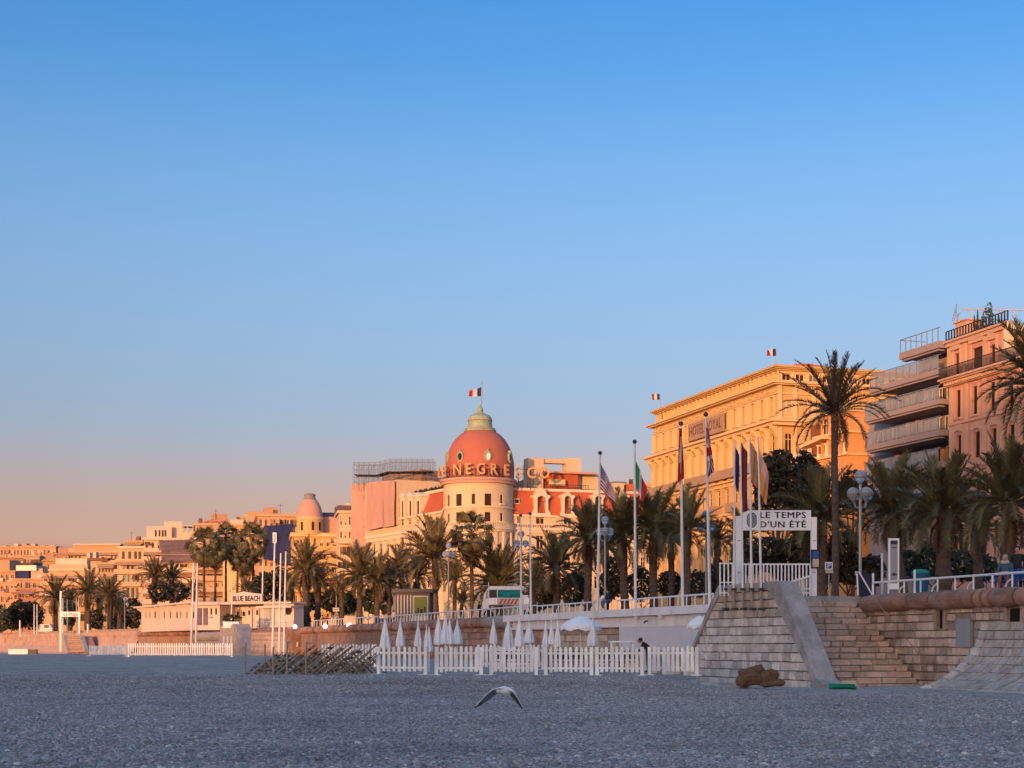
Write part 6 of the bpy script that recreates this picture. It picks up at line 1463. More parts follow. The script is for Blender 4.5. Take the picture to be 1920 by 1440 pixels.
P = at(1216, 1215, 71); person('person in black bending behind the picket fence by the restaurant', (P.x, 71, ground_z(P.x, 71)), -1.9, dict(STAND, chest=(0, -.18, 1.28), neck=(0, -.28, 1.38), headb=(0, -.36, 1.43), headt=(0, -.44, 1.52), shL=(.19, -.2, 1.32), shR=(-.19, -.2, 1.32), elL=(.24, -.3, 1.05), wrL=(.15, -.5, 1.0), haL=(.1, -.55, .96), elR=(-.24, -.3, 1.05), wrR=(-.15, -.5, 1.0), haR=(-.1, -.55, .96)), C_DARK, fingers=False)

# ------------------------------------------------------------------ picket fences
pb = MB(); F0 = Frame((0, 0), (1, 0))
pp = [V((-.06, 0, 0)), V((.06, 0, 0)), V((.06, 0, .93)), V((.042, 0, .98)), V((0, 0, 1.0)), V((-.042, 0, .98)), V((-.06, 0, .93))]
pb.prism([p + V((0, -.012, 0)) for p in pp], V((0, .024, 0))); PICK = pb.mesh('picket', M['white_paint'])
b = MB(); b.box(F0, -.06, .06, -.05, .05, 0, 1); POST = b.mesh('post', M['white_paint'])
b = MB(); b.box(F0, -.5, .5, -.02, .02, 0, .085); RAIL = b.mesh('rail', M['white_paint'])
b = MB(); b.box(F0, -.2, .2, -.3, .3, 0, .05); FOOT = b.mesh('foot', M['white_paint'])
rf = random.Random(17)
def picket_fence(label, x0, x1, yb, Y0, Y1, n, h=1.13, group='white picket fence panels in front of the parasols', lift=.16):
    A = at(x0, yb, Y0); B2 = at(x1, yb, Y1); zg = max(ground_z(A.x, A.y), ground_z(B2.x, B2.y)); F = Frame(A[:2], (B2 - A)[:2]); L_ = (V((B2.x, B2.y, 0)) - V((A.x, A.y, 0))).length
    t = thing('picket_fence', label, 'fence', (A.x, A.y, zg), group)
    zg -= .03
    for s in (.06, L_ - .06):
        inst('post', POST, t, F.p(s, 0, zg), (0, rf.gauss(0, .012), F.rot()), (1.1, 1, h * .99)); inst('foot', FOOT, t, F.p(s, 0, zg), (0, 0, F.rot()))
    for z in (lift + .10, h * .74): inst('rail', RAIL, t, F.p(L_ / 2, -.03, zg + z), (0, 0, F.rot()), (L_, 1, 1))
    for i in range(n):
        s = .06 + (L_ - .12) * (i + 1) / (n + 1)
        inst('picket', PICK, t, F.p(s + rf.gauss(0, .008), .03, zg + lift + rf.gauss(0, .012)), (0, rf.gauss(0, .014), F.rot()), (1, 1, h - lift + rf.gauss(0, .018)))
fl_ = [('picket fence panel at the left end, below two pointed parasols', 708, 801, 1260, 61, 60, 8), ('picket fence panel below the cluster of four parasols, second from the left', 815, 905, 1262, 60, 60, 8),
       ('picket fence panel third from the left, above the flying gull', 918, 1008, 1263, 60, 60, 9), ('picket fence panel below the three slim parasols', 1021, 1112, 1265, 60, 59.5, 8),
       ('picket fence panel with a white table behind it, fifth from the left', 1117, 1207, 1266, 59.5, 59, 8), ('picket fence panel at the right end beside the block front of the stairs', 1215, 1310, 1258, 61, 60.5, 9)]
for q in fl_: picket_fence(*q)
picket_fence('rear picket fence half hidden behind the stacked wooden loungers', 604, 706, 1240, 82, 80, 16, 1.2, 'rear picket fences')
picket_fence('rear picket fence standing deep behind the two middle panels', 895, 1020, 1250, 72, 72, 15, 1.2, 'rear picket fences')
picket_fence('far picket fence on the lit beach below the pavilion', 240, 436, 1231, 150, 150, 44, 1.35, 'far picket fences')
picket_fence('low pale far picket fence by the ramp at left', 168, 238, 1230, 165, 163, 24, 1.15, 'far picket fences')

# ------------------------------------------------------------------ closed parasols
def parasol(px, yt, yb, w_px, label, i):
    Y = 63.5 + (i * 37 % 11) * .75
    if 700 < px < 730: Y = 63
    T = at(px, yt, Y); Bz = at(px, yb, Y).z; g = ground_z(T.x, Y); R_ = w_px / 2 / ppm(Y)
    t = thing('parasol', label, 'parasol', (T.x, Y, g), 'closed white beach parasols')
    b = MB(); b.tube([(T.x, Y, g - .05), (T.x, Y, T.z + .02)], .025, 6); b.build('pole', M['white_pole'], t)
    H = T.z - Bz; r = random.Random(i); ph = r.uniform(0, 6)
    b = MB(); b.lathe((T.x, Y, Bz), [(.03, .03), (R_ * .9, .0), (R_ * 1.0, H * .05), (R_ * .93, H * .2), (R_ * .72, H * .42), (R_ * .47, H * .66), (R_ * .22, H * .86), (.03, H * .98)], 24, rip=lambda k, z: 1 + .16 * math.sin(k / 24 * 2 * PI * 6 + ph) + .05 * math.sin(k * 2.1 + z * 5)); b.build('folded_canopy', M['white_cloth'], t)
    b = MB(); b.ball((T.x, Y, T.z + .04), .035, n=6, k=4); b.build('finial', M['white_pole'], t)
    b = MB(); b.lathe((T.x, Y, Bz + H * .45), [(R_ * .70, -.03), (R_ * .76, 0), (R_ * .70, .03)], 12); b.build('strap', M['white_cloth'], t)
    return t
PAR = [(722, 1160, 1216, 20, 'closed parasol at the far left of the row, over the end fence post'), (750.5, 1163, 1212, 15, 'closed parasol second from the left, standing alone'), (784, 1168, 1212, 15, 'closed parasol third from the left, over the first panel'),
       (799.5, 1173, 1218, 9, 'narrow closed parasol, left one of a slim pair'), (804.5, 1178, 1222, 12, 'closed parasol, right one of a slim pair'), (822, 1157, 1209, 18, 'tall closed parasol at the left of the dense cluster'),
       (835, 1155, 1207, 18, 'tallest closed parasol in the middle of the dense cluster'), (843, 1164, 1208, 16, 'closed parasol tucked behind the right of the dense cluster'), (857.5, 1164, 1208, 18, 'closed parasol at the right end of the dense cluster'),
       (925, 1164, 1207, 14, 'closed parasol standing alone left of the white restaurant front'), (953, 1160, 1216, 21, 'wide closed parasol in front of the restaurant\'s left end'), (974, 1158, 1212, 18, 'tall closed parasol between two wide ones'),
       (992, 1167, 1206, 19, 'short wide closed parasol right of the tall one'), (1023, 1165, 1213, 11, 'slim closed parasol, left of three in front of the open parasol'), (1034, 1163, 1208, 11, 'slim closed parasol, middle of three beside the open parasol'),
       (1045.5, 1165, 1213, 13, 'slim closed parasol, right of three beside the open parasol'), (1111, 1161, 1211, 19, 'closed parasol in front of the open scalloped parasol')]
for i, q in enumerate(PAR): parasol(*q, i)
def open_parasol(px, yt, yb, w_px, Y, label):
    T = at(px, yt, Y); z0 = at(px, yb, Y).z; R_ = w_px / 2 / ppm(Y); g = ground_z(T.x, Y); t = thing('open_parasol', label, 'parasol', (T.x, Y, g)); H = T.z - z0; N_ = 32
    b = MB(); k = len(b.v); prof_ = [(.02, H), (R_ * .3, H * .86), (R_ * .6, H * .66), (R_ * .85, H * .42), (R_, H * .22)]
    b.lathe((T.x, Y, z0), prof_, N_)
    for i in range(N_):
        a, c = 2 * PI * i / N_, 2 * PI * (i + 1) / N_; d0 = H * .22 - .16 - .05 * math.sin(a * 8); d1 = H * .22 - .16 - .05 * math.sin(c * 8)
        b.quad(V((T.x + R_ * math.cos(a), Y + R_ * math.sin(a), z0 + d0)), V((T.x + R_ * math.cos(c), Y + R_ * math.sin(c), z0 + d1)), V((T.x + R_ * math.cos(c), Y + R_ * math.sin(c), z0 + H * .22)), V((T.x + R_ * math.cos(a), Y + R_ * math.sin(a), z0 + H * .22)))
    b.build('canopy', M['white_cloth'], t)
    b = MB(); b.tube([(T.x, Y, g - .05), (T.x, Y, T.z)], .03, 6); b.build('pole', M['white_pole'], t)
    for i in range(8):
        a = 2 * PI * i / 8; b = MB(); b.tube([(T.x, Y, T.z - .06), (T.x + R_ * .6 * math.cos(a), Y + R_ * .6 * math.sin(a), z0 + H * .62), (T.x + R_ * .97 * math.cos(a), Y + R_ * .97 * math.sin(a), z0 + H * .21)], .012, 4); b.build('rib', M['white_pole'], t)
open_parasol(1089, 1154, 1181, 78, 71, 'open white parasol with a scalloped edge under the restaurant fascia')
open_parasol(1312, 1154, 1177, 48, 74, 'open white parasol half hidden behind the grey stair coping')
# table and chairs behind the fence
tb = thing('beach_table', 'long white table behind the fifth fence panel', 'table', at(1165, 1215, 66)); P0, P1 = at(1142, 1213, 66), at(1190, 1216, 66); g = ground_z(P0.x, 66)
b = MB(); b.aabb(P0.x, P1.x, 65.6, 66.5, g + 1.28, g + 1.34); b.build('tabletop', M['white_plastic'], tb)
for x in (P0.x + .1, P1.x - .1):
    for y in (65.7, 66.4): b = MB(); b.aabb(x - .03, x + .03, y - .03, y + .03, g, g + 1.28); b.build('leg', M['white_plastic'], tb)
for i, px in enumerate((930, 960, 985, 1040, 1060, 1085, 1130, 1150, 1182)):
    P = at(px, 1240, 66.5); g = ground_z(P.x, 66.5); t = thing('folding_chair', ('folded dark chair', 'dark beach chair')[i % 2] + ' glimpsed behind the pickets, number %d along the fence' % (i + 1) if False else ['dark chair behind the third panel, at its left', 'dark chair behind the middle of the third panel', 'dark chair behind the third panel, at its right', 'dark chair behind the fourth panel, at its left', 'dark chair behind the middle of the fourth panel', 'dark chair behind the fourth panel, at its right', 'dark chair behind the fifth panel, at its left', 'dark chair behind the middle of the fifth panel', 'dark chair behind the fifth panel, at its right'][i], 'chair', (P.x, 66.5, g), 'dark chairs behind the picket fence')
    Fc = Frame((P.x, 66.5), (1, 0))
    for s in (-.25, .25): b = MB(); b.tube([Fc.p(s, .2, g), Fc.p(s, -.25, g + .9)], .02, 5); b.tube([Fc.p(s, -.25, g), Fc.p(s, .2, g + .45)], .02, 5); b.build('leg_frame', M['metal_dark'], t)
    b = MB(); b.box(Fc, -.25, .25, -.2, .2, g + .42, g + .46); b.build('seat', M['cloth_navy'], t); b = MB(); b.box(Fc, -.25, .25, -.27, -.23, g + .55, g + .9); b.build('backrest', M['cloth_navy'], t)

# ------------------------------------------------------------------ stacked wooden loungers
def lounger_proto():
    t = thing('folded_lounger', 'x', 'sun lounger', (0, 0, 0), 'folded wooden loungers leaning in a row'); 
    b = MB()
    for s in (-.28, .28): b.tube([V((-.62, s, .05)), V((.55, s, 1.0))], .022, 4)
    b.build('long_frame', M['wood'], t); b = MB()
    for s in (-.24, .24): b.tube([V((.42, s, .04)), V((-.25, s, .72))], .020, 4)
    b.build('cross_frame', M['wood'], t)
    for k in range(4):
        q = .1 + k * .24; b = MB(); x = -.62 + 1.17 * q; z = .05 + .95 * q; b.hexa([V((x - .04, -.27, z - .02)), V((x + .05, -.27, z + .05)), V((x + .05, .27, z + .05)), V((x - .04, .27, z - .02)), V((x - .06, -.27, z)), V((x + .03, -.27, z + .07)), V((x + .03, .27, z + .07)), V((x - .06, .27, z))]); b.build('slat', M['wood'], t)
    return t
LP0 = lounger_proto(); rl = random.Random(4)
lpos = []
for row, (Y, n, xa, xb, sc) in enumerate(((61.0, 17, 478, 694, .92), (62.6, 18, 505, 702, 1.12))):
    for i in range(n):
        px = xa + (xb - xa) * i / (n - 1); lpos.append((px + rl.uniform(-3, 3), Y + rl.uniform(-.3, .3), sc * rl.uniform(.85, 1.12) * (.62 if px < 505 else .85 if px < 560 else 1), row, i))
ORD = ['first', 'second', 'third', 'fourth', 'fifth', 'sixth', 'seventh', 'eighth', 'ninth', 'tenth', 'eleventh', 'twelfth', 'thirteenth', 'fourteenth', 'fifteenth', 'sixteenth', 'seventeenth', 'eighteenth']
def dup(root, loc, rz, sc=1, label=None):
    r = root.copy(); COL.objects.link(r); r.location = loc; r.rotation_euler = (0, 0, rz); r.scale = (sc, sc, sc)
    if label: r['label'] = label
    for ch in list(root.children):
        c = ch.copy(); COL.objects.link(c); c.parent = r
        for g_ in list(ch.children): d = g_.copy(); COL.objects.link(d); d.parent = c
    return r
first = True
for px, Y, sc, row, i in lpos:
    P = at(px, 1240, Y); loc = (P.x, Y, ground_z(P.x, Y) - .02); lb = 'brown folded wooden lounger, %s from the left in the %s row' % (ORD[i], 'front' if row == 0 else 'rear'); rz = rl.uniform(-.28, .28)
    if first: LP0.location = loc; LP0.rotation_euler = (0, 0, rz); LP0.scale = (sc,) * 3; LP0['label'] = lb; first = False
    else: dup(LP0, loc, rz, sc, lb)
for i, (px, yt, yb, Y) in enumerate(((459.5, 1205, 1249, 62), (496, 1208, 1252, 61), (511.5, 1213, 1256, 59.5), (537.5, 1202, 1259, 59), (573.5, 1203, 1258, 59.3))):
    T = at(px, yt, Y); g = ground_z(T.x, Y); t = thing('beach_post', ['slim pale post standing alone left of the loungers', 'wooden post at the left end of the loungers', 'wooden post under the three white poles', 'tall wooden post with a short cross arm, in the loungers', 'tall wooden post with a long cross arm, right of the other'][i], 'post', (T.x, Y, g), 'posts in the shingle')
    b = MB(); b.tube([(T.x, Y, g - .1), (T.x + .02, Y, T.z)], .038, 6); b.build('pole', M['wood_pole'], t)
    if i > 2: b = MB(); b.tube([(T.x, Y, T.z - .03), (T.x + (.16 if i == 3 else .28), Y, T.z - .05)], .03, 5); b.build('cross_arm', M['wood_pole'], t)

# ------------------------------------------------------------------ flag poles and flags
def pole(px_t, yt, px_b, yb, Y, rad, label, zb=ZP, m='white_pole', knob=True, group='flag poles along the promenade', name='flagpole'):
    T = at(px_t, yt, Y); Bp = at(px_b, yb, Y); b0 = V((Bp.x, Y, Bp.z if zb is None else zb)); t = thing(name, label, 'flagpole', b0, group)
    b = MB(); b.tube([b0, V((T.x, Y, T.z))], [rad, rad * .62], 8); b.build('pole', M[m], t)
    if knob: b = MB(); b.ball((T.x, Y, T.z + rad), rad * 1.5, n=8, k=6); b.build('finial', M['metal_dark'], t)
    return t
YP = 85.5
Yp = lambda px, o=-.05: py_of(o, px)
pole(1125, 852, 1120.5, 1142, Yp(1122), .085, 'white flagpole flying the striped flag with a blue canton')
pole(1190, 831, 1191.5, 1140, Yp(1191), .085, 'white flagpole flying the green, white and red flag')
pole(1276.5, 797, 1280, 1137, Yp(1278), .085, 'white flagpole flying the limp red flag with a white cross')
pole(1323.5, 780, 1331, 1132, Yp(1327), .085, 'white flagpole flying the limp white, blue and red flag')
OFp = OF + .12
for xt, yt, xb, lb in ((1377.5, 828, 1376, 'thin pole in the stair wall flying the navy flag'), (1388.5, 826, 1393, 'thin pole in the stair wall flying the dark red flag'), (1405.5, 822, 1409.5, 'thin pole in the stair wall flying the tan flag'), (1421.5, 818, 1427, 'thin pole in the stair wall flying the orange flag')):
    s_, z_ = W0.hit(xb, 1120, OFp); b0 = W0.p(s_, OFp, z_); pole(xt, yt, xb, 1120, b0.y, .052, lb, None, group='flag poles in the stair wall', knob=False)
pole(976, 968, 977.5, 1147, Yp(977), .075, 'bare white pole behind the fence of parasols, the left of two', knob=True); pole(994, 965, 995.5, 1146, Yp(995), .075, 'bare white pole right of the truck, the right of two', knob=True)
pole(515.5, 999, 511, 1222, 165, .13, 'bare white pole with a small sign board at its top', .4, knob=False); pole(526.5, 1037, 523, 1222, 165, .12, 'bare white pole in the middle of three', .4, knob=False); pole(536, 1034, 532, 1220, 165, .12, 'bare white pole, right one of three', .4, knob=False)
pole(363, 1056, 358, 1206, 196, .15, 'bare white pole in front of the pavilion, left of a close pair', .4, knob=False); pole(370, 1056, 367, 1206, 196, .15, 'bare white pole in front of the pavilion, right of a close pair', .4, knob=False); pole(493, 1058, 491, 1118, 205, .13, 'short bare pole behind the pavilion name board', knob=False); pole(435, 1090, 434, 1160, 200, .12, 'thin pole in front of the pavilion entrance', knob=False)
sb_ = thing('pole_sign', 'small vertical white sign at the top of a bare pole', 'sign', at(516, 1015, 165)); Fs = Frame((at(516, 1010, 165).x, 164.8), (1, 0)); r = srect(Fs, 511.5, 998.5, 518.5, 1018); b = MB(); b.box(Fs, r[0], r[1], -.05, .05, r[2], r[3]); b.build('board', M['white_plastic'], sb_)
for y in (1002, 1006, 1010, 1014): q = srect(Fs, 513.3, y, 516.7, y + 2.4); b = MB(); b.box(Fs, q[0], q[1], .052, .06, q[2], q[3]); b.build('print', M['stripe_red'], sb_)
tmx = text_mesh('OPERA', 1, .01, M['stripe_red']) if False else None

def flag(label, Y, HT, HB, FT, FB, cell, mats, nu=24, nv=20, amp=.10, folds=3.0, seed=1, group='flags', bow=0.0):
    """HT/HB: hoist top and bottom, FT/FB: fly end, in photograph pixels at the pole's own distance"""
    pts = [at(*q, Y) for q in (HT, HB, FT, FB)]; b = MB(); ph = seed * 1.7
    for j in range(nv + 1):
        v = j / nv
        for i in range(nu + 1):
            u = i / nu; p = (pts[0] * (1 - v) + pts[1] * v) * (1 - u) + (pts[2] * (1 - v) + pts[3] * v) * u
            p = p + V((0, 0, -bow * math.sin(PI * u))); w = amp * (.25 + .75 * u) if u > 0 else 0
            p = p + V((.22 * w * math.cos(folds * 6.28 * (u + .3 * v) + ph), -w * math.sin(folds * 6.28 * (u + .35 * v) + ph), 0)); b.v.append(p)
    for j in range(nv):
        for i in range(nu):
            a = j * (nu + 1) + i; b.f.append((a, a + nu + 1, a + nu + 2, a + 1)); b.m.append(cell((i + .5) / nu, (j + .5) / nv, i, j))
    o = b.build('flag', [M[m] for m in mats], smooth=True); return tag(o, label, 'flag', group)
def us(u, v, i, j):
    if u < .42 and v < 7 / 13: return 1 if (i % 2 == 0 and j % 2 == 1) else 2
    return 0 if int(v * 13) % 2 == 0 else 1
flag('red and white striped flag with a starred blue canton, drooping from its pole', Yp(1122) - .02, (1124, 864), (1121.5, 913), (1149, 914), (1155, 945), us, ('flag_red', 'flag_white', 'flag_navy'), 30, 26, .14, 1.6)
flag('green, white and red vertical striped flag drooping from its pole', Yp(1191), (1190, 858), (1191.8, 911), (1212, 912), (1206, 944), lambda u, v, i, j: 0 if u < .4 else 1 if u < .68 else 2, ('flag_green', 'flag_white', 'flag_red'), 24, 18, .14, 1.4, 2)
flag('limp dark red flag with a white cross hanging straight down', Yp(1278) - .16, (1273.5, 803), (1270.5, 906), (1279.5, 804), (1281.5, 897), lambda u, v, i, j: 1 if (abs(u - .52) < .11 and abs(v - .5) < .36) or (abs(v - .5) < .16 and abs(u - .52) < .27) else 0, ('flag_red', 'flag_white'), 24, 20, .13, 1.8, 3)
def uk(u, v, i, j):
    if abs(u - .5) < .06 or abs(v - .5) < .09: return 1
    if abs(u - .5) < .12 or abs(v - .5) < .17: return 0
    d = min(abs(v - u), abs(v - (1 - u))); return 1 if d < .05 else 0 if d < .13 else 2
flag('limp white, blue and red crossed flag hanging straight down', Yp(1327) - .16, (1323.5, 800), (1326, 896), (1331, 806), (1338.5, 884), uk, ('flag_white', 'flag_red', 'flag_navy'), 26, 22, .13, 1.5, 4)
for lb, ht, hb, ft_, fb_, ms, f_, px in (('navy blue flag hanging limp between two thin poles', (1377.7, 836), (1377, 905), (1386.5, 852), (1384.5, 926), ('flag_navy', 'flag_navy'), lambda u, v, i, j: 0, 1376),
        ('dark red flag hanging limp over the gateway board', (1389, 828), (1391, 962), (1402, 850), (1401.5, 958), ('cloth_red', 'flag_navy'), lambda u, v, i, j: 1 if u > .75 and v < .35 else 0, 1393),
        ('tan flag hanging limp between two thin poles', (1406, 826), (1406.6, 902), (1419.5, 848), (1419, 918), ('flag_tan', 'flag_red'), lambda u, v, i, j: 1 if v > .93 else 0, 1409.5),
        ('orange flag with a pink upper band spreading from the last thin pole', (1421.7, 836), (1423.5, 921), (1443, 893), (1436, 948), ('flag_orange', 'flag_pink'), lambda u, v, i, j: 1 if v < .42 else 0, 1427)):
    s_, z_ = W0.hit(px, 1120, OFp); flag(lb, W0.p(s_, OFp, z_).y - .02, ht, hb, ft_, fb_, f_, ms, 18, 20, .07, 1.5, px, 'flags over the gateway')
tri = lambda u, v, i, j: 0 if u < .34 else 1 if u < .67 else 2
TRI = ('flag_navy', 'flag_white', 'flag_red')
pole(903.5, 714, 902.5, 760, 262, .09, 'flag mast on top of the pink dome', None, 'metal_grey', False, 'roof flag masts', 'flag_mast'); flag('small blue, white and red flag flying above the pink dome', 262, (902.5, 726), (902.3, 743), (879.5, 733), (878.5, 743), tri, TRI, 18, 10, .25, 1.3, 5, 'tricolour flags on roofs')
pole(1237.5, 738, 1238.5, 784, 197, .06, 'flag mast at the far end of the ochre hotel roof', None, 'metal_grey', False, 'roof flag masts', 'flag_mast'); flag('small blue, white and red flag at the far end of the ochre hotel', 197, (1236.8, 738.5), (1236.8, 749.5), (1221.5, 738.5), (1222.5, 750), tri, TRI, 18, 10, .2, 1.2, 6, 'tricolour flags on roofs')
pole(1455, 653, 1456, 686, 168, .05, 'flag mast on the near corner of the ochre hotel roof', None, 'metal_grey', False, 'roof flag masts', 'flag_mast'); flag('small blue, white and red flag on the near corner of the ochre hotel', 168, (1454.5, 653.5), (1454.8, 667.5), (1437, 657), (1438.5, 667.5), tri, TRI, 18, 10, .2, 1.2, 7, 'tricolour flags on roofs')

# ------------------------------------------------------------------ white beach pavilion on the promenade edge
pv = thing('beach_pavilion', 'long white wooden beach pavilion with a name board and a round porthole', 'pavilion', FC.p(40, 0, ZP))
PV0 = at(266, 1190, 232); PV1 = at(372, 1186, 204); FP1 = Frame(PV0[:2], (PV1 - PV0)[:2]); f1 = Fac(FP1, pv); L1 = FP1.hit(372, 1150)[0]
zpt = at(372, 1128, 205).z; zpb = ZP - .15; H1 = at(266, 1136, 232).z
for x in (273.5, 281, 290, 297.5, 307.5, 319, 331, 338.5, 350, 362):
    r = f1.rect(x - 2.0, 1146, x + 2.2, 1160); f1.win(r, 'n', 'white_far', 'glass_warm', .12)
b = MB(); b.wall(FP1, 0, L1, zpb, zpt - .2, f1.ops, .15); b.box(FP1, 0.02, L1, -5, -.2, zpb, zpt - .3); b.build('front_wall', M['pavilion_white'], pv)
b = MB()
for x in (269, 278, 286, 302, 313, 325, 344, 356): 
    s_ = FP1.hit(x, 1160)[0]; b.box(FP1, s_ - .17, s_ + .17, 0, .28, zpb, zpt - .7); b.prism([FP1.p(s_ - .1, 0, zpt - 1.1), FP1.p(s_ - .1, .95, zpt - .5), FP1.p(s_ - .1, .95, zpt - .26), FP1.p(s_ - .1, 0, zpt - .26)], FP1.u * .3)
b.build('wall_batten', M['pavilion_white'], pv)
b = MB(); b.box(FP1, -.8, L1 + .2, -5.2, 1.1, zpt - .25, zpt - .02); b.build('flat_roof', M['pavilion_white'], pv)
PV2 = at(551, 1182, 196); FP2 = Frame(PV1[:2], (PV2 - PV1)[:2]); f2 = Fac(FP2, pv); L2_ = FP2.hit(551, 1150)[0]; z2 = at(470, 1128, 195).z
def pbox(name, x0, y0, x1, y1, o0, o1, m, par=pv):
    r = srect(FP2, x0, y0, x1, y1, o1); b = MB(); b.box(FP2, r[0], r[1], o0, o1, r[2], r[3]); return b.build(name, M[m], par)
for x in (396, 405): f2.win(f2.rect(x - 2, 1140, x + 2, 1153), 'n', 'white_far', 'glass_warm', .1)
sA, sB = FP2.hit(412, 1150)[0], FP2.hit(462, 1150)[0]
b = MB(); b.wall(FP2, 0, sA, zpb, z2 - .2, f2.ops, .15); b.wall(FP2, sB + 2.8, L2_, zpb, z2 - .2, [], .1); b.wall(FP2, sA, sB + 2.8, zpb, z2 - .3, [], .1, o=-3.2); b.box(FP2, sA, sB + 2.8, -6, -3.4, zpb, z2 - .3); b.box(FP2, sB + 2.8, L2_ - .02, -2, -.2, zpb, z2 - .3)
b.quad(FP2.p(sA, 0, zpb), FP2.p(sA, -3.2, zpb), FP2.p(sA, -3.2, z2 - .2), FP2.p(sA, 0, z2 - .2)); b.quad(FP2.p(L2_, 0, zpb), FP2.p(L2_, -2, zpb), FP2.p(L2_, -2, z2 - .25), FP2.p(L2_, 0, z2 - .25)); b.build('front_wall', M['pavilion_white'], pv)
b = MB(); b.box(FP2, -.1, L2_ + .3, -2.1, 1.0, z2 - .22, z2); b.box(FP2, -.1, sB + 3, -6.2, -2.11, z2 - .22, z2); b.box(FP2, FP2.hit(488, 1130)[0], L2_ + .25, -.5, .9, z2 - .75, z2 - .5); b.build('flat_roof', M['pavilion_white'], pv)
for x, m in ((420, 'panel_grey'), (432, 'pavilion_white'), (448, 'panel_grey')): pbox('door', x - 4, 1143, x + 4, 1176, -3.2, -3.05, m)
for x in (418, 431, 445, 456): pbox('window', x - 1.5, 1147, x + 1.8, 1155, -3.3, -3.0, 'glass_dark')
for x in (468, 482, 492): pbox('door', x - 4, 1141, x + 4, 1177, -.1, .12, 'pavilion_white')
for x in (467, 482): pbox('window', x - 1.6, 1144, x + 2, 1153, -.1, .16, 'glass_warm')
for x in (374, 385, 502, 511): pbox('door', x - 4, 1140, x + 4, 1172, -.1, .1, 'net_violet' if x < 400 else 'shutter_light')
r = srect(FP2, 433.5, 1113, 491.5, 1129, 1.2); b = MB(); k_ = r[1] - r[0]
b.prism([FP2.p(r[0], 1.2, r[2]), FP2.p(r[1], 1.2, r[2]), FP2.p(r[1], 1.2, r[3] - .1), FP2.p(r[0] + k_ * .7, 1.2, r[3] + .05), FP2.p(r[0] + k_ * .4, 1.2, r[3] + .28), FP2.p(r[0] + k_ * .2, 1.2, r[3] + .12), FP2.p(r[0], 1.2, r[3] - .25)], FP2.n * -.2); nb_ = b.build('name_board', M['pavilion_white'], pv)
tm = text_mesh('BLUE BEACH', 1.0, .03, M['net_blue'], space=1.08, bold=.02); wt = max(v.co.x for v in tm.vertices) * 2; k = inst('lettering', tm, pv, FP2.p((r[0] + r[1]) / 2, 1.25, (r[2] + r[3]) / 2 - .12), (PI / 2, 0, FP2.rot()), (k_ * .88 / wt, .95, 1)); k.parent = nb_
s_, z_ = FP2.hit(540, 1144, .1); b = MB(); b.ngon([FP2.p(s_ + .52 * math.cos(a * PI / 10), .06, z_ + .52 * math.sin(a * PI / 10)) for a in range(20)]); po = b.build('porthole', M['glass_dark'], pv)
b = MB(); b.tube([FP2.p(s_ + .56 * math.cos(a * PI / 10), .06, z_ + .56 * math.sin(a * PI / 10)) for a in range(21)], .07, 5); b.build('rim', M['roof_brown'], po)
r = srect(FP2, 391, 1156, 399, 1159, .1); b = MB(); b.box(FP2, r[0], r[1], .02, .06, r[2], r[3]); b.build('plate', M['metal_grey'], pv)
pl = thing('planter', 'pale planter with a dark drooping plant on the pavilion terrace', 'planter', at(436, 1172, 192)); P = at(434, 1165, 192); b = MB(); b.aabb(P.x - 1.0, P.x + 1.0, 191.6, 192.5, ZP, ZP + .8); b.build('box', M['white_paint'], pl); b = MB(); leaf_blob(b, (P.x, 192, ZP + 1.2), 1.3, .5, .55, 150, .22, rngl); b.build('plant', M['leaf_dark'], pl)
railing('short white railing in front of the pavilion\'s right end', FP2, FP2.hit(500, 1172)[0], L2_, .6, ZP, 1.0, 50, .9)

# ------------------------------------------------------------------ gateway at the far left
YF = 272; FGf = Frame((at(113, 1160, YF).x, YF), (1, 0)); fg = thing('gateway_sign', 'small far white gateway with a pink-lit board above the ramp', 'sign', at(132, 1188, YF))
def fr_(x0, y0, x1, y1): return srect(FGf, x0, y0, x1, y1)
for x0, x1, yt, yb in ((112.5, 115.5, 1108, 1222), (148, 150.5, 1148, 1190)): r = fr_(x0, yt, x1, yb); b = MB(); b.box(FGf, r[0], r[1], -.15, .15, r[2], r[3]); b.build('post', M['white_plastic'], fg)
r = fr_(115.5, 1147, 151, 1156.5); b = MB(); b.box(FGf, r[0], r[1], -.1, .16, r[2], r[3]); bo_ = b.build('sign_board', M['white_plastic'], fg)
tm = text_mesh('La Plage', .8, .02, M['stripe_red']); k = inst('lettering', tm, fg, FGf.p((r[0] + r[1]) / 2, .18, (r[2] + r[3]) / 2), (PI / 2, 0, 0)); k.parent = bo_
for i, x in enumerate((118, 126, 143.5, 147.5)): pole(x, 1122 + i % 2 * 2, x, 1188, YF + 2 + i, .11, 'thin bare pole behind the far gateway, ' + ('leftmost', 'second from left', 'third from left', 'rightmost')[i], knob=False, group='thin poles behind the far gateway')
for i, x in enumerate((64, 69.5)): pole(x, 1133, x, 1192, 300, .13, ('thin bare pole near the left edge, the left of a pair', 'thin bare pole near the left edge, the right of a pair')[i], knob=False, group='thin poles near the left edge')
b = MB(); P = at(37.5, 1163, 300); b.tube([(P.x, 300, ZP - .5), (P.x, 300, P.z)], .16, 6); tag(b.build('marker_post', M['white_pole']), 'short white marker post near the left edge', 'post')
P = at(165, 1170, 268); b = MB(); b.tube([(P.x, 268, ZP - .3), (P.x, 268, P.z)], .2, 6); tag(b.build('marker_post', M['white_pole']), 'short white marker post right of the far gateway', 'post')
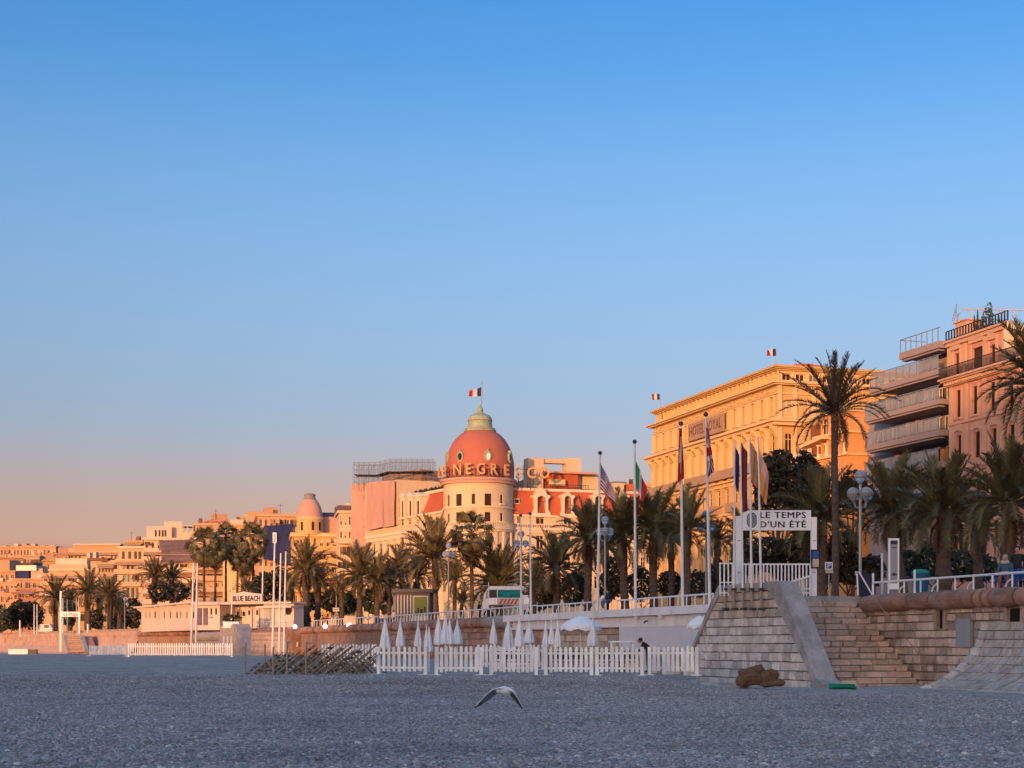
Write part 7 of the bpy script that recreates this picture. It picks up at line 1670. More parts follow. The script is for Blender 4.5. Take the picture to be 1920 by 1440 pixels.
b = MB(); P = at(42, 1221, 255); b.aabb(P.x - 2.2, P.x + 1.0, 254.6, 255.4, ground_z(P.x, 255) - .1, P.z + .35); b.aabb(P.x + 1.0, P.x + 2.4, 254.7, 255.5, ground_z(P.x, 255) - .1, P.z + .3, 1); tag(b.build('concrete_block', [M['white_paint'], M['metal_dark']]), 'low white block lying at the foot of the far left wall', 'block')
van = thing('van', 'tiny white van parked under the palms at far left', 'van', at(88, 1185, 330)); P = at(88, 1180, 330); b = MB(); b.prism([V((P.x - 1.6, 329, ZP + .4)), V((P.x + 2.2, 329, ZP + .4)), V((P.x + 2.2, 329, ZP + 1.3)), V((P.x + 1.3, 329, ZP + 1.5)), V((P.x + .8, 329, ZP + 2.3)), V((P.x - 1.6, 329, ZP + 2.3))], V((0, 1.9, 0))); b.build('body', M['white_paint'], van)
b = MB(); b.aabb(P.x - .3, P.x + .7, 328.95, 329.0, ZP + 1.5, ZP + 2.1); b.build('window', M['glass_dark'], van)
for q in (-1.0, 1.5): b = MB(); b.tube([(P.x + q, 328.9, ZP + .36), (P.x + q, 329.2, ZP + .36)], .36, 10); b.build('wheel', M['black'], van)

# ------------------------------------------------------------------ floodlights on the wall, direction board
for i, (px, py, F_) in enumerate(((554, 1175, FB), (610.5, 1174, FB), (655.5, 1172.5, FA))):
    s_, z_ = F_.hit(px, py, .5); t = thing('floodlight', ('white floodlight on the wall, left of three', 'white floodlight on the wall, middle of three', 'white floodlight on the wall, right of three')[i], 'floodlight', F_.p(s_, .5, z_), 'floodlights on the sea wall'); b = MB(); p_ = F_.p(s_, .55, z_); b.ball(p_, .26, n=10, k=7); b.build('lamp_head', M['lamp_lit'], t, smooth=True); b = MB(); b.tube([F_.p(s_, -.1, z_ - .1), F_.p(s_, .5, z_ - .05)], .05, 5); b.build('bracket', M['metal_grey'], t)
    if i == 0: b = MB(); b.tube([F_.p(s_ + .5, .5, z_ - .2), F_.p(s_ + .7, .5, z_ - 1.6), F_.p(s_ + 1.2, .5, z_ - 1.9), F_.p(s_ + 1.2, .5, z_ - 2.3)], .14, 6); tag(b.build('drain_pipe', M['board_cream']), 'pale bent pipe on the wall below the left floodlight', 'pipe')
db = thing('direction_board', 'small yellowish direction board on a post among the palms', 'sign', at(630, 1160, 196)); Fd_ = Frame((at(630, 1145, 196).x, 196), (1, 0)); r = srect(Fd_, 624, 1139.5, 636, 1146.5); b = MB()
b.box(Fd_, r[0], r[1], -.05, .05, r[2], r[3]); b.build('board', M['board_cream'], db); b = MB(); b.tube([Fd_.p(0, -.1, ZP), Fd_.p(0, -.1, r[3] + .3)], .06, 6); b.build('post', M['metal_grey'], db); b = MB(); q = srect(Fd_, 625, 1142, 635, 1143); b.box(Fd_, q[0], q[1], .052, .06, q[2], q[3]); b.build('print', M['metal_dark'], db)
aw = thing('market_tent', 'small dark blue and white tent behind the pavilion\'s right end', 'tent', at(562, 1150, 212)); Fa_ = Frame((at(562, 1145, 212).x, 212), (1, 0)); r = srect(Fa_, 553, 1138, 582, 1147); b = MB(); b.prism([Fa_.p(r[0], .8, r[2]), Fa_.p(r[1], .8, r[2]), Fa_.p(r[1] - .3, .8, r[3]), Fa_.p(r[0] + .3, .8, r[3])], Fa_.n * -1.8); b.build('canopy', M['awning_blue'], aw)
for s_ in (r[0] + .1, r[1] - .1): b = MB(); b.tube([Fa_.p(s_, .6, ZP), Fa_.p(s_, .6, r[2])], .05, 5); b.build('post', M['white_pole'], aw)

# ------------------------------------------------------------------ kiosk, posters and the white truck
YK = 158; FK = Frame((at(760, 1130, YK).x, YK), (0.99, -.1)); kk = thing('kiosk', 'grey street kiosk with a flat roof and a green-yellow poster', 'kiosk', at(770, 1150, YK))
def kr(x0, y0, x1, y1, o=0): return srect(FK, x0, y0, x1, y1, o)
r = kr(742, 1112, 806, 1160); b = MB(); b.box(FK, r[0], r[1], -2.4, 0, ZP, r[3]); b.build('body', M['kiosk'], kk)
q = kr(735, 1104, 812, 1111, .3); b = MB(); b.box(FK, q[0], q[1], -2.7, .4, q[2], q[3]); b.box(FK, q[0] + .4, q[1] - .4, -2.3, .1, r[3], q[2]); b.build('roof', M['metal_dark'], kk)
q = kr(776, 1119, 801, 1154, .05); b = MB(); b.box(FK, q[0], q[1], .0, .06, max(q[2], ZP + .1), q[3]); po = b.build('poster', M['poster_yellow'], kk); b = MB()
for x, y, w, h in ((782, 1140, 4, 9), (788, 1142, 5, 8), (795, 1138, 3, 10), (779, 1146, 2, 6)): z = kr(x, y, x + w, y + h, .065); b.box(FK, z[0], z[1], .062, .07, max(z[2], ZP + .1), z[3])
b.build('poster_print', M['leaf_dark'], po); q = kr(774, 1117, 803, 1156, .03); b = MB(); b.box(FK, q[0], q[1], .0, .04, ZP, q[3]); b.build('poster_frame', M['metal_grey'], kk)
for x in (745, 751, 757, 763, 769): z = kr(x, 1116, x + 2, 1158, .05); b = MB(); b.box(FK, z[0], z[1], 0, .06, ZP, z[3]); b.build('panel_rib', M['metal_grey'], kk)
YT = 128; FTk = Frame((at(905, 1140, YT).x, YT), (0.995, -.06)); tk = thing('truck', 'white maintenance truck with teal load and red striped tailboard behind the railing', 'truck', at(945, 1145, YT))
def tr(x0, y0, x1, y1, o=0): return srect(FTk, x0, y0, x1, y1, o)
r = tr(917, 1098, 990, 1128); b = MB(); b.box(FTk, r[0], r[1], -3.6, -.1, r[2] + .3, r[2] + .55); zt_ = r[3]
P2 = [FTk.p(tr(904, 1130, 910, 1140)[0], 0, tr(904, 1130, 910, 1142)[2]), FTk.p(tr(917, 1130, 920, 1140)[0], 0, tr(904, 1130, 910, 1142)[2]), FTk.p(r[0] + .05, 0, zt_ - .05), FTk.p(r[0] - .1, 0, zt_ - .2), FTk.p(r[0] - .45, 0, tr(908, 1116, 910, 1120)[3])]
b.prism(P2, FTk.n * -2.2); b.build('cab', M['white_paint'], tk)
b = MB(); b.prism([FTk.p(r[0] - .3, .02, tr(908, 1122, 910, 1124)[3]), FTk.p(r[0] + .0, .02, tr(908, 1122, 910, 1124)[3]), FTk.p(r[0] - .02, .02, zt_ - .35), FTk.p(r[0] - .2, .02, zt_ - .4)], FTk.n * .02); b.build('window', M['glass_rail'], tk)
q = tr(917, 1099, 982, 1106); b = MB(); b.box(FTk, q[0], q[1], -2.3, .05, q[2], q[3]); b.build('body_top', M['white_paint'], tk)
q = tr(917, 1103, 933, 1125); b = MB(); b.box(FTk, q[0], q[1], -2.2, 0, q[2], q[3] - .01); b.build('side_glass', M['glass_dark'], tk)
q = tr(933, 1106, 976, 1121); b = MB(); b.box(FTk, q[0], q[1], -2.2, -.05, q[2], q[3] - .01); r7 = random.Random(2)
for k in range(7): s_ = q[0] + (q[1] - q[0]) * (k + .5) / 7; b.ball(FTk.p(s_, -.05, q[2] + .2 + r7.random() * .2), .28, .16, .24, 8, 6)
b.build('load', M['truck_teal'], tk)
q = tr(917, 1121, 992, 1136); b = MB(); b.box(FTk, q[0], q[1], -2.2, .1, q[2] + .1, q[3]); b.build('body_side', M['white_paint'], tk)
q = tr(932.5, 1121.5, 976, 1134, .12); b = MB(); b.box(FTk, q[0], q[1], .1, .14, q[2], q[3]); tb_ = b.build('tailboard', M['cloth_cream'], tk)
for k in range(5): s_ = q[0] + .12 + (q[1] - q[0] - .5) * k / 4.6; b = MB(); b.prism([FTk.p(s_, .143, q[2] + .04), FTk.p(s_ + .16, .143, q[2] + .04), FTk.p(s_ + .40, .143, q[3] - .04), FTk.p(s_ + .24, .143, q[3] - .04)], FTk.n * .01); b.build('stripe', M['stripe_red'], tb_)
for x in (916, 984): s_ = tr(x - 4, 1138, x + 4, 1146); m_ = (s_[0] + s_[1]) / 2; b = MB(); b.tube([FTk.p(m_, -.05, ZP + .42), FTk.p(m_, .15, ZP + .42)], .42, 14); b.build('wheel', M['black'], tk)
b = MB(); q = tr(915.5, 1092, 917, 1125); b.box(FTk, q[0], q[1], .05, .12, q[2], q[3]); q2 = tr(932, 1100, 933, 1121); b.box(FTk, q2[0], q2[1], .05, .1, q2[2], q2[3]); q3 = tr(968, 1096, 969, 1106); b.box(FTk, q3[0], q3[1], -.3, -.2, q3[2], q3[3]); b.build('body_post', M['rail_white'], tk)
b = MB(); 
P = at(978, 1122, Yp(978) + .5)
for dx in (-.12, .12): b.tube([(P.x + dx, P.y, ZP), (P.x + dx, P.y, P.z)], .04, 6)
b.tube([(P.x - .12, P.y, P.z), (P.x, P.y, P.z + .06), (P.x + .12, P.y, P.z)], .04, 6); tag(b.build('bike_stand', M['rail_white']), 'white tubular stand at the railing in front of the truck', 'stand')
for i, (x0, x1, Y, m, lb) in enumerate(((700, 735, 178, 'cloth_navy', 'dark blue awning cloth behind the railing, left of the kiosk'), )):
    A, B2 = at(x0, 1158, Y), at(x1, 1160, Y); t = thing('bench', 'dark blue bench behind the railing left of the kiosk', 'bench', (A.x, Y, ZP)); b = MB(); b.aabb(A.x, B2.x, Y, Y + .5, ZP + .42, ZP + .5); b.build('seat', M[m], t); b = MB(); b.aabb(A.x, B2.x, Y + .5, Y + .56, ZP + .55, ZP + 1.0); b.build('backrest', M[m], t)
    for x in (A.x + .2, B2.x - .2): b = MB(); b.aabb(x - .04, x + .04, Y + .05, Y + .5, ZP, ZP + .42); b.build('leg', M['metal_dark'], t)

# ------------------------------------------------------------------ beach odds and ends
rk = thing('rock_pile', 'pile of dark brown rocks at the foot of the block front', 'rocks', at(1425, 1286, 55))
def rock(cx, cy, w, h, Y, seed):
    P = at(cx, cy, Y); r = random.Random(seed); b = MB(); b.ball((P.x, Y, P.z), w / 2 / ppm(Y), w / 2.6 / ppm(Y), h / 2 / ppm(Y), 11, 7)
    for i, p in enumerate(b.v):
        c = V((P.x, Y, P.z)); d = p - c; q = mnoise.noise(d * 3.4 + V((seed, 0, 0))) + .5 * mnoise.noise(d * 8 + V((0, seed, 0))); m_ = max(abs(d.x) / (w / 2 / ppm(Y)), abs(d.z) / (h / 2 / ppm(Y)), .01); b.v[i] = c + d * (1 + .42 * q) * (1 + .16 * (m_ - .8))
    return b
for a in ((1405, 1270, 46, 34, 54.6, 3), (1418, 1258, 36, 22, 54.9, 5), (1436, 1272, 40, 30, 54.7, 7), (1449, 1266, 22, 22, 54.9, 9), (1458, 1281, 26, 12, 54.2, 11), (1390, 1279, 24, 20, 54.4, 13), (1440, 1284, 30, 9, 54.0, 15)): rock(*a).build('rock', M['tarp'], rk)
lg = MB(); P0, P1 = at(1300, 1272, 57.5), at(1395, 1287, 55)
for i in range(26):
    t_ = i / 25; p = P0.lerp(P1, t_); lg.ball((p.x + rl.uniform(-.1, .1), p.y + rl.uniform(-.3, .3), ground_z(p.x, p.y) + .04), .22 * rl.uniform(.6, 1.3), .3, .10 * rl.uniform(.6, 1.4), 8, 5)
lg.build('concrete_apron', M['concrete'], st)
kt = thing('kayak', 'small teal boat hull lying on the shingle at the foot of the stairs', 'boat', at(1580, 1288, 54)); Ya = 54.2; A, B2 = at(1554, 1285, Ya), at(1606, 1285, Ya); b = MB(); rows = []
for i in range(13):
    t_ = i / 12; x = A.x + (B2.x - A.x) * t_; w_ = .26 * math.sin(PI * min(1, max(0, t_)) ) ** .6 + .01; g = ground_z(x, Ya)
    rows.append([V((x, Ya - w_, g + .20)), V((x, Ya - w_ * .8, g + .08)), V((x, Ya, g + .01)), V((x, Ya + w_ * .8, g + .08)), V((x, Ya + w_, g + .20))])
for i in range(12):
    for j in range(4): b.quad(rows[i][j], rows[i + 1][j], rows[i + 1][j + 1], rows[i][j + 1])
    b.quad(rows[i][4] - V((0, .0, .03)), rows[i + 1][4] - V((0, 0, .03)), rows[i + 1][0] - V((0, 0, .03)), rows[i][0] - V((0, 0, .03)))
b.build('hull', M['teal'], kt)
b = MB(); b.tube([rows[3][2] + V((0, -.1, .2)), rows[9][2] + V((0, .1, .24))], .03, 5); b.build('paddle', M['board_cream'], kt); b = MB(); b.aabb(A.x + .45, A.x + .95, Ya - .1, Ya + .1, rows[5][2].z + .1, rows[5][2].z + .3); b.build('seat', M['board_cream'], kt)
# gull gliding low over the shingle
YGu = 27.0
gl = thing('gull', 'white gull with grey wings gliding low over the shingle', 'gull', at(948, 1300, YGu))
def gp(x, y, d=0): return at(x, y, YGu + d)
b = MB(); ax = [gp(931, 1296, -.05), gp(937, 1294.5, 0), gp(945, 1294, .02), gp(954, 1295.5, .05), gp(963, 1298.5, .08), gp(967, 1300, .1)]
b.tube(ax, [.016, .055, .074, .066, .036, .010], 10); b.ball(gp(933, 1295.5, -.08), .038, n=10, k=7); b.build('body', M['gull_white'], gl, smooth=True)
b = MB(); b.tube([gp(931, 1296.5, -.1), gp(928.5, 1297.5, -.13)], [.011, .003], 6); b.build('beak', M['stripe_red'], gl)
b = MB()
for s_ in (-.02, .02): b.ball(gp(932, 1294.6, -.1) + V((s_, -.02, 0)), .006, n=5, k=4)
b.build('eyes', M['black'], gl)
def wing(le, te, tip_dark, name):
    b = MB(); n = len(le)
    for i in range(n - 1):
        nrm = V((0, 0, .012)); m = 1 if i >= tip_dark else 0
        b.quad(le[i] + nrm, le[i + 1] + nrm * .6, te[i + 1], te[i], m); b.quad(te[i] - nrm * .4, te[i + 1] - nrm * .3, le[i + 1] - nrm * .3, le[i] - nrm * .4, m)
        b.quad(le[i] - nrm * .4, le[i + 1] - nrm * .3, le[i + 1] + nrm * .6, le[i] + nrm, 2)
    b.build(name, [M['gull_grey'], M['metal_dark'], M['gull_white']], gl)
def curve(pts): return [gp(*p) for p in pts]
wing(curve([(946, 1291.5, -.04), (934, 1290, -.12), (922, 1294, -.2), (911, 1303, -.24), (901, 1314, -.22), (893, 1324, -.16)]), curve([(951, 1297, .12), (939, 1297.5, .1), (928, 1303, .06), (917.5, 1311.5, .0), (905.5, 1319.5, -.06), (890, 1327.5, -.13)]), 4, 'wing')
wing(curve([(952, 1293.5, -.04), (960, 1296, -.1), (966, 1302, -.16), (971, 1310, -.18), (975.5, 1318, -.16), (979, 1326, -.1)]), curve([(951, 1298, .12), (956, 1302.5, .1), (961, 1308, .06), (966.5, 1315, .0), (972.5, 1322.5, -.05), (978.5, 1329, -.09)]), 1, 'wing')
b = MB(); tl = [gp(961, 1297, .06), gp(972, 1302, .18), gp(967, 1304.5, .2), gp(958, 1300, .06)]; b.prism(tl, V((0, 0, .008))); b.build('tail', M['gull_white'], gl)

# ================================================================== PALMS, TREES, SHINGLE
def frond_mesh(seed, droop, m, nl=30, dense=1.0, w0=.20, vee=.55):
    """unit-long feather leaf, growing along +x and arching down; z up"""
    r = random.Random(seed); b = MB(); N_ = 12
    pts = []; x = z = 0.0; a = 0.0
    for i in range(N_ + 1):
        pts.append(V((x, 0, z))); a = -droop * (i / N_) ** 1.35; x += math.cos(a) / N_; z += math.sin(a) / N_
    tw = r.uniform(-.04, .04)
    for i, p in enumerate(pts): p.y = tw * (i / N_) ** 2
    b.tube(pts, [.010 * (1 - i / N_ * .8) + .001 for i in range(N_ + 1)], 4, cap=False)
    def P(t): k = min(t * N_, N_ - 1e-4); i = int(k); return pts[i].lerp(pts[i + 1], k - i), (pts[i + 1] - pts[i]).normalized()
    for sgn in (-1, 1):
        for i in range(nl):
            t = .12 + .88 * (i + r.random() * .6) / nl
            if r.random() > dense: continue
            p, d = P(t); L_ = w0 * (.35 + .65 * math.sin(PI * min(1, (t - .02) * .93)) ) * r.uniform(.8, 1.15)
            if t > .9: L_ *= .8
            up = V((-d.z, 0, d.x)); fwd = .55 + .7 * t
            e = (V((0, sgn, 0)) * 1.0 + d * fwd + up * vee * r.uniform(.5, 1.2)).normalized()
            q = p + e * L_ + V((0, 0, -L_ * .22 * r.random())); hw = d * (.0105 + .004 * r.random())
            b.quad(p - hw, p + hw, p.lerp(q, .6) + hw * .9 + V((0, 0, .006)), q)
    return b.mesh('frond', M[m])
FR = {}
def fronds(kind):
    if kind not in FR:
        m = 'frond_tall' if 'tall' in kind else {'green': 'frond', 'warm': 'frond_warm', 'dead': 'frond_dead'}[kind]; sp_ = 'tall' in kind
        FR[kind] = [[frond_mesh(k * 5 + j, d, m, 46 if not sp_ else 40, .95, .19 if not sp_ else .115, .75 if not sp_ else .8) for j in range(3)] for k, d in enumerate((.35, .75, 1.2, 1.7))]
    return FR[kind]
def trunk_mb(base, top, r0, r1, rings=None, seed=0, flare=1.35):
    H = top.z - base.z; n = 10; rings = rings or max(8, int(H / .22)); b = MB(); r = random.Random(seed); k0 = len(b.v)
    for j in range(rings + 1):
        t = j / rings; c = base.lerp(top, t) + V((.06 * math.sin(t * 3 + seed), 0, 0)) * (1 - t) * t * 4
        rr = (r0 + (r1 - r0) * t) * (flare - (flare - 1) * min(1, t * 9)) * (1 + .13 * (j % 2))
        if t > .86: rr *= 1 + 1.2 * (t - .86)
        for i in range(n):
            a = 2 * PI * (i + .5 * (j % 2)) / n; q = rr * (1 + r.uniform(-.07, .07)); b.v.append(c + V((q * math.cos(a), q * math.sin(a), 0)))
    for j in range(rings):
        for i in range(n):
            i2 = (i + 1) % n; b.f.append((k0 + j * n + i, k0 + j * n + i2, k0 + (j + 1) * n + i2, k0 + (j + 1) * n + i)); b.m.append(0)
    return b
GA = PI * (3 - math.sqrt(5))
def palm(px, yc, rpx, label, o=None, Y=None, n=52, kind='green', tr=.32, lo=-38, hi=86, yb=None, lean=0.0, dead=8, fruit=0, seed=0, base_z=ZP, pxb=None, hfac=1.0, minlen=.8):
    Y = Y or py_of(o, px); C = at(px, yc, Y); Lf = rpx / ppm(Y); r = random.Random(seed * 13 + int(px))
    bx = at(pxb, 1100, Y).x if pxb else C.x + lean
    base = V((bx, Y, base_z)); t = thing('palm_tree', label, 'palm tree', base, 'palms along the promenade')
    top = C - V((0, 0, .12 * Lf)); trunk_mb(base - V((0, 0, .2)), top, tr, tr * .85, seed=seed).build('trunk', M['trunk'], t)
    fam = fronds(kind); fd = fronds('dead')
    n = n if 'tall' in kind else int(n * 1.1)
    for i in range(n):
        q = (i + .5) / n; el_ = hi + (lo - hi) * q ** .9 + r.gauss(0, 5); az = i * GA + r.gauss(0, .15)
        k = 0 if el_ > 62 else 1 if el_ > 30 else 2 if el_ > -5 else 3
        if r.random() < .3: k = min(3, max(0, k + r.choice((-1, 1))))
        L_ = Lf * (minlen + (1.12 - minlen) * r.random()) * (1.0 if el_ > -10 else .88); e = R(el_ + (8, 16, 24, 30)[k])
        rt = .2 * tr / .3; inst('frond', r.choice(fam[k]), t, top + V((rt * math.cos(az), rt * math.sin(az), .05 * Lf * (1 - q))), (r.gauss(0, .12), -e, az), (L_, L_ * r.uniform(.9, 1.15), L_))
    for i in range(dead):
        az = r.uniform(0, 6.28); L_ = Lf * r.uniform(.5, .8); inst('dead_frond', r.choice(fd[2]), t, top - V((0, 0, .1)), (0, R(r.uniform(35, 68)), az), (L_, L_, L_))
    for i in range(fruit):
        az = 2 * PI * i / fruit + .6; p = top + V((.42 * math.cos(az), .42 * math.sin(az), -.35)); b = MB()
        for _ in range(70): d = V((r.gauss(0, .13), r.gauss(0, .13), r.gauss(-.05, .22))); b.ball(p + d + V((.22 * math.cos(az), .22 * math.sin(az), 0)), .035, n=5, k=3)
        b.build('fruit_cluster', M['fruit'], t)
    return t
# right-hand half, in front of the hotels
palm(1565, 762, 112, 'very tall slender palm rising in front of the ochre hotel', -10, n=46, kind='green_tall', tr=.20, lo=-36, hi=88, dead=3, fruit=3, seed=1, minlen=.88)
palm(1950, 712, 128, 'tall palm at the right edge, its trunk out of the picture', -7, n=54, tr=.34, lo=-55, dead=6, fruit=2, seed=2)
palm(1893, 930, 124, 'bushy palm with a thick trunk at the right, behind the seated people', -9, n=60, tr=.36, lo=-45, hi=82, dead=10, seed=3)
palm(1771, 950, 112, 'bushy palm with a thick ringed trunk right of the information pillar', -10, n=62, tr=.40, lo=-50, hi=80, dead=12, fruit=1, seed=4)
palm(1672, 950, 106, 'bushy palm with a slim trunk behind the information pillar', -14, n=56, tr=.24, lo=-48, hi=80, dead=12, fruit=1, seed=5, pxb=1702)
palm(1540, 965, 108, 'wide grey-green palm right above the gateway board', -13, n=56, tr=.34, lo=-45, hi=80, dead=6, seed=6)
palm(1392, 1005, 62, 'low palm behind the left post of the gateway', -20, n=44, tr=.28, lo=-50, dead=10, seed=7)
palm(1290, 985, 78, 'palm with long arching leaves behind the limp cross flag', -12, n=36, tr=.27, lo=-45, hi=84, dead=4, seed=8, pxb=1287)
palm(1226, 988, 90, 'full palm behind the green, white and red flag', -16, n=54, kind='green', tr=.34, lo=-45, dead=8, seed=9)
palm(1168, 998, 84, 'full palm behind the seated man', -14, n=52, kind='green', tr=.34, lo=-45, dead=8, seed=10, pxb=1174)
palm(1103, 1003, 78, 'palm with a brown trunk left of the striped flag\'s pole', -15, n=50, kind='green', tr=.33, lo=-48, dead=10, seed=11)
palm(1043, 1058, 78, 'low shaggy palm with hanging brown leaves right of the truck', -17, n=52, kind='warm', tr=.33, lo=-50, hi=80, dead=18, seed=12)
palm(934, 1092, 84, 'low palm with long arching leaves behind the truck', -22, n=52, tr=.3, lo=-35, hi=84, kind='green', dead=4, seed=13, minlen=.9)
palm(866, 1128, 32, 'small low palm between the kiosk and the truck', -12, n=30, tr=.2, lo=-20, dead=2, seed=14, kind='warm')
palm(815, 1040, 82, 'tall full palm in front of the domed hotel, right of the kiosk', -13, n=56, kind='warm', tr=.36, lo=-42, dead=6, seed=15, pxb=818)
palm(752, 1072, 58, 'round palm in front of the kiosk roof', -22, n=46, kind='warm', tr=.34, lo=-48, dead=6, seed=16)
palm(708, 1085, 54, 'palm with a forked-looking trunk left of the kiosk', -14, n=44, kind='warm', tr=.36, lo=-45, dead=6, seed=17, pxb=707)
palm(674, 1075, 64, 'full palm in front of the pink sheeting', -12, n=50, kind='warm', tr=.40, lo=-42, dead=6, seed=18)
palm(573, 1065, 62, 'full palm right of the pavilion, below the pink cupola', None, 205, n=50, kind='warm', tr=.5, lo=-45, dead=8, seed=19)
palm(598, 1090, 42, 'smaller palm just right of the one below the cupola', None, 212, n=42, kind='warm', tr=.42, lo=-45, dead=6, seed=20, pxb=593)
palm(546, 1100, 30, 'low palm left of the one below the cupola', None, 216, n=34, kind='warm', tr=.4, lo=-45, dead=4, seed=21)
palm(462, 1105, 30, 'low palm directly behind the pavilion name board', None, 232, n=36, kind='warm', tr=.4, lo=-45, dead=4, seed=22)
palm(290, 1078, 40, 'full palm above the left end of the pavilion', None, 266, n=44, kind='warm', tr=.5, lo=-45, dead=6, seed=23)
palm(322, 1083, 36, 'palm just right of the one above the pavilion\'s left end', None, 272, n=40, kind='warm', tr=.5, lo=-48, dead=6, seed=24)
palm(362, 1105, 24, 'low palm behind the middle of the pavilion', None, 262, n=32, kind='warm', tr=.4, lo=-45, dead=4, seed=25)
palm(206, 1115, 42, 'palm right of the far gateway', None, 285, n=44, kind='warm', tr=.55, lo=-48, dead=8, seed=26)
palm(165, 1106, 44, 'full palm above the far gateway board', None, 292, n=46, kind='warm', tr=.55, lo=-48, dead=8, seed=27)
palm(104, 1117, 44, 'palm left of the far gateway', None, 305, n=46, kind='warm', tr=.55, lo=-48, dead=8, seed=28)
palm(225, 1140, 24, 'low palm left of the pavilion', None, 290, n=34, kind='warm', tr=.5, lo=-45, dead=4, seed=29)
palm(640, 1105, 34, 'low dark palm between the cupola palms and the pink sheeting', None, 206, n=36, kind='warm', tr=.36, lo=-45, dead=6, seed=31)
palm(1000, 1085, 46, 'low palm hidden behind the two bare poles', -24, n=40, kind='green', tr=.3, lo=-45, dead=8, seed=32)
palm(1345, 1010, 46, 'dark palm left of the gateway, behind the railing', -26, n=40, kind='green', tr=.3, lo=-48, dead=6, seed=33)
palm(1835, 985, 78, 'lower palm between the two thick trunks at right', -20, n=44, kind='green', tr=.3, lo=-48, dead=8, seed=34)

palm(782, 1078, 50, 'palm behind the kiosk, left of the tall one before the tower', -26, n=42, kind='warm', tr=.32, lo=-45, dead=6, seed=41)
palm(730, 1092, 44, 'low palm between the kiosk and the forked-looking palm', -18, n=40, kind='warm', tr=.32, lo=-45, dead=6, seed=42)
palm(852, 1082, 46, 'low palm in front of the round tower, left of the fan palm trunk', -28, n=40, kind='warm', tr=.3, lo=-45, dead=6, seed=43)
palm(1258, 1008, 62, 'palm half hidden between the cross flag and the green, white and red flag', -26, n=44, kind='green', tr=.3, lo=-48, dead=8, seed=44)
palm(1136, 1022, 60, 'palm half hidden behind the globe lamp and the striped flag', -25, n=44, kind='green', tr=.3, lo=-48, dead=8, seed=45)
palm(131, 1125, 30, 'low palm directly behind the far gateway board', None, 312, n=38, kind='warm', tr=.5, lo=-48, dead=6, seed=46)
palm(188, 1128, 30, 'low palm between the two full palms right of the far gateway', None, 315, n=38, kind='warm', tr=.5, lo=-48, dead=6, seed=47)
# fan palms
def fan_mesh(seed, m, dr):
    r = random.Random(seed); b = MB(); N_ = 15
    pet = [V((0, 0, 0)), V((.30, 0, .02)), V((.55, 0, -.02 - dr * .1))]; b.tube(pet, [.014, .01, .008], 4, cap=False); h = pet[-1]
    for i in range(N_):
        a = R(-82 + 164 * i / (N_ - 1)); L_ = .5 * (1 - .18 * abs(a)) * r.uniform(.9, 1.08); d = V((math.cos(a), math.sin(a), 0)); side = V((-d.y, d.x, 0)) * .035
        mid = h + d * L_ * .6 + V((0, 0, .02 - dr * .06)); tip = h + d * L_ * (1 - dr * .25) + V((0, 0, -.12 - dr * .34 * r.uniform(.7, 1.2)))
        b.quad(h, mid - side, tip, mid + side)
    return b.mesh('fan_leaf', M[m])
FANS = [[fan_mesh(i + 20 * k, 'frond_warm' if i % 2 else 'frond', k * .5) for i in range(4)] for k in range(4)]
DEADF = [fan_mesh(90 + i, 'frond_dead', 1.6) for i in range(4)]
def fan_palm(px, yc, rpx, label, o=None, Y=None, n=34, tr=.2, dead=16, seed=0, lean=0):
    Y = Y or py_of(o, px); C = at(px, yc, Y); L0 = rpx / ppm(Y); r = random.Random(seed); base = V((C.x + lean, Y, ZP)); t = thing('fan_palm', label, 'palm tree', base, 'tall fan palms')
    trunk_mb(base - V((0, 0, .2)), C, tr, tr * .6, seed=seed, rings=26, flare=1.5).build('trunk', M['trunk'], t)
    for i in range(n):
        q = (i + .5) / n; e = R(84 - 125 * q + r.gauss(0, 6)); az = i * GA; k = min(3, int(q * 4)); L_ = L0 * r.uniform(.9, 1.12)
        inst('fan_leaf', r.choice(FANS[k]), t, C, (r.gauss(0, .3), -e, az), (L_, L_, L_))
    for i in range(dead):
        az = i * GA; L_ = L0 * r.uniform(.75, 1.0); inst('dead_leaf', r.choice(DEADF), t, C - V((0, 0, r.uniform(0, .8) * L0 * .6)), (r.gauss(0, .2), R(r.uniform(55, 82)), az), (L_, L_ * .8, L_))
fan_palm(884, 1000, 46, 'tall fan palm with drooping leaves in front of the round tower', -18, n=36, seed=1, tr=.26)
fan_palm(383, 1022, 36, 'tall fan palm, leftmost of the group behind the pavilion', None, 262, seed=2, tr=.26); fan_palm(424, 1008, 30, 'tallest fan palm of the group behind the pavilion', None, 268, seed=3, tr=.24); fan_palm(404, 1036, 26, 'shorter fan palm in the middle of the group behind the pavilion', None, 258, seed=4, tr=.24)
fan_palm(445, 1032, 30, 'fan palm right of the tallest one behind the pavilion', None, 262, seed=5, tr=.24); fan_palm(474, 1012, 36, 'tall fan palm, rightmost of the group behind the pavilion', None, 256, seed=6, tr=.26); fan_palm(458, 1050, 24, 'low fan palm near the name board', None, 254, seed=7, tr=.24)
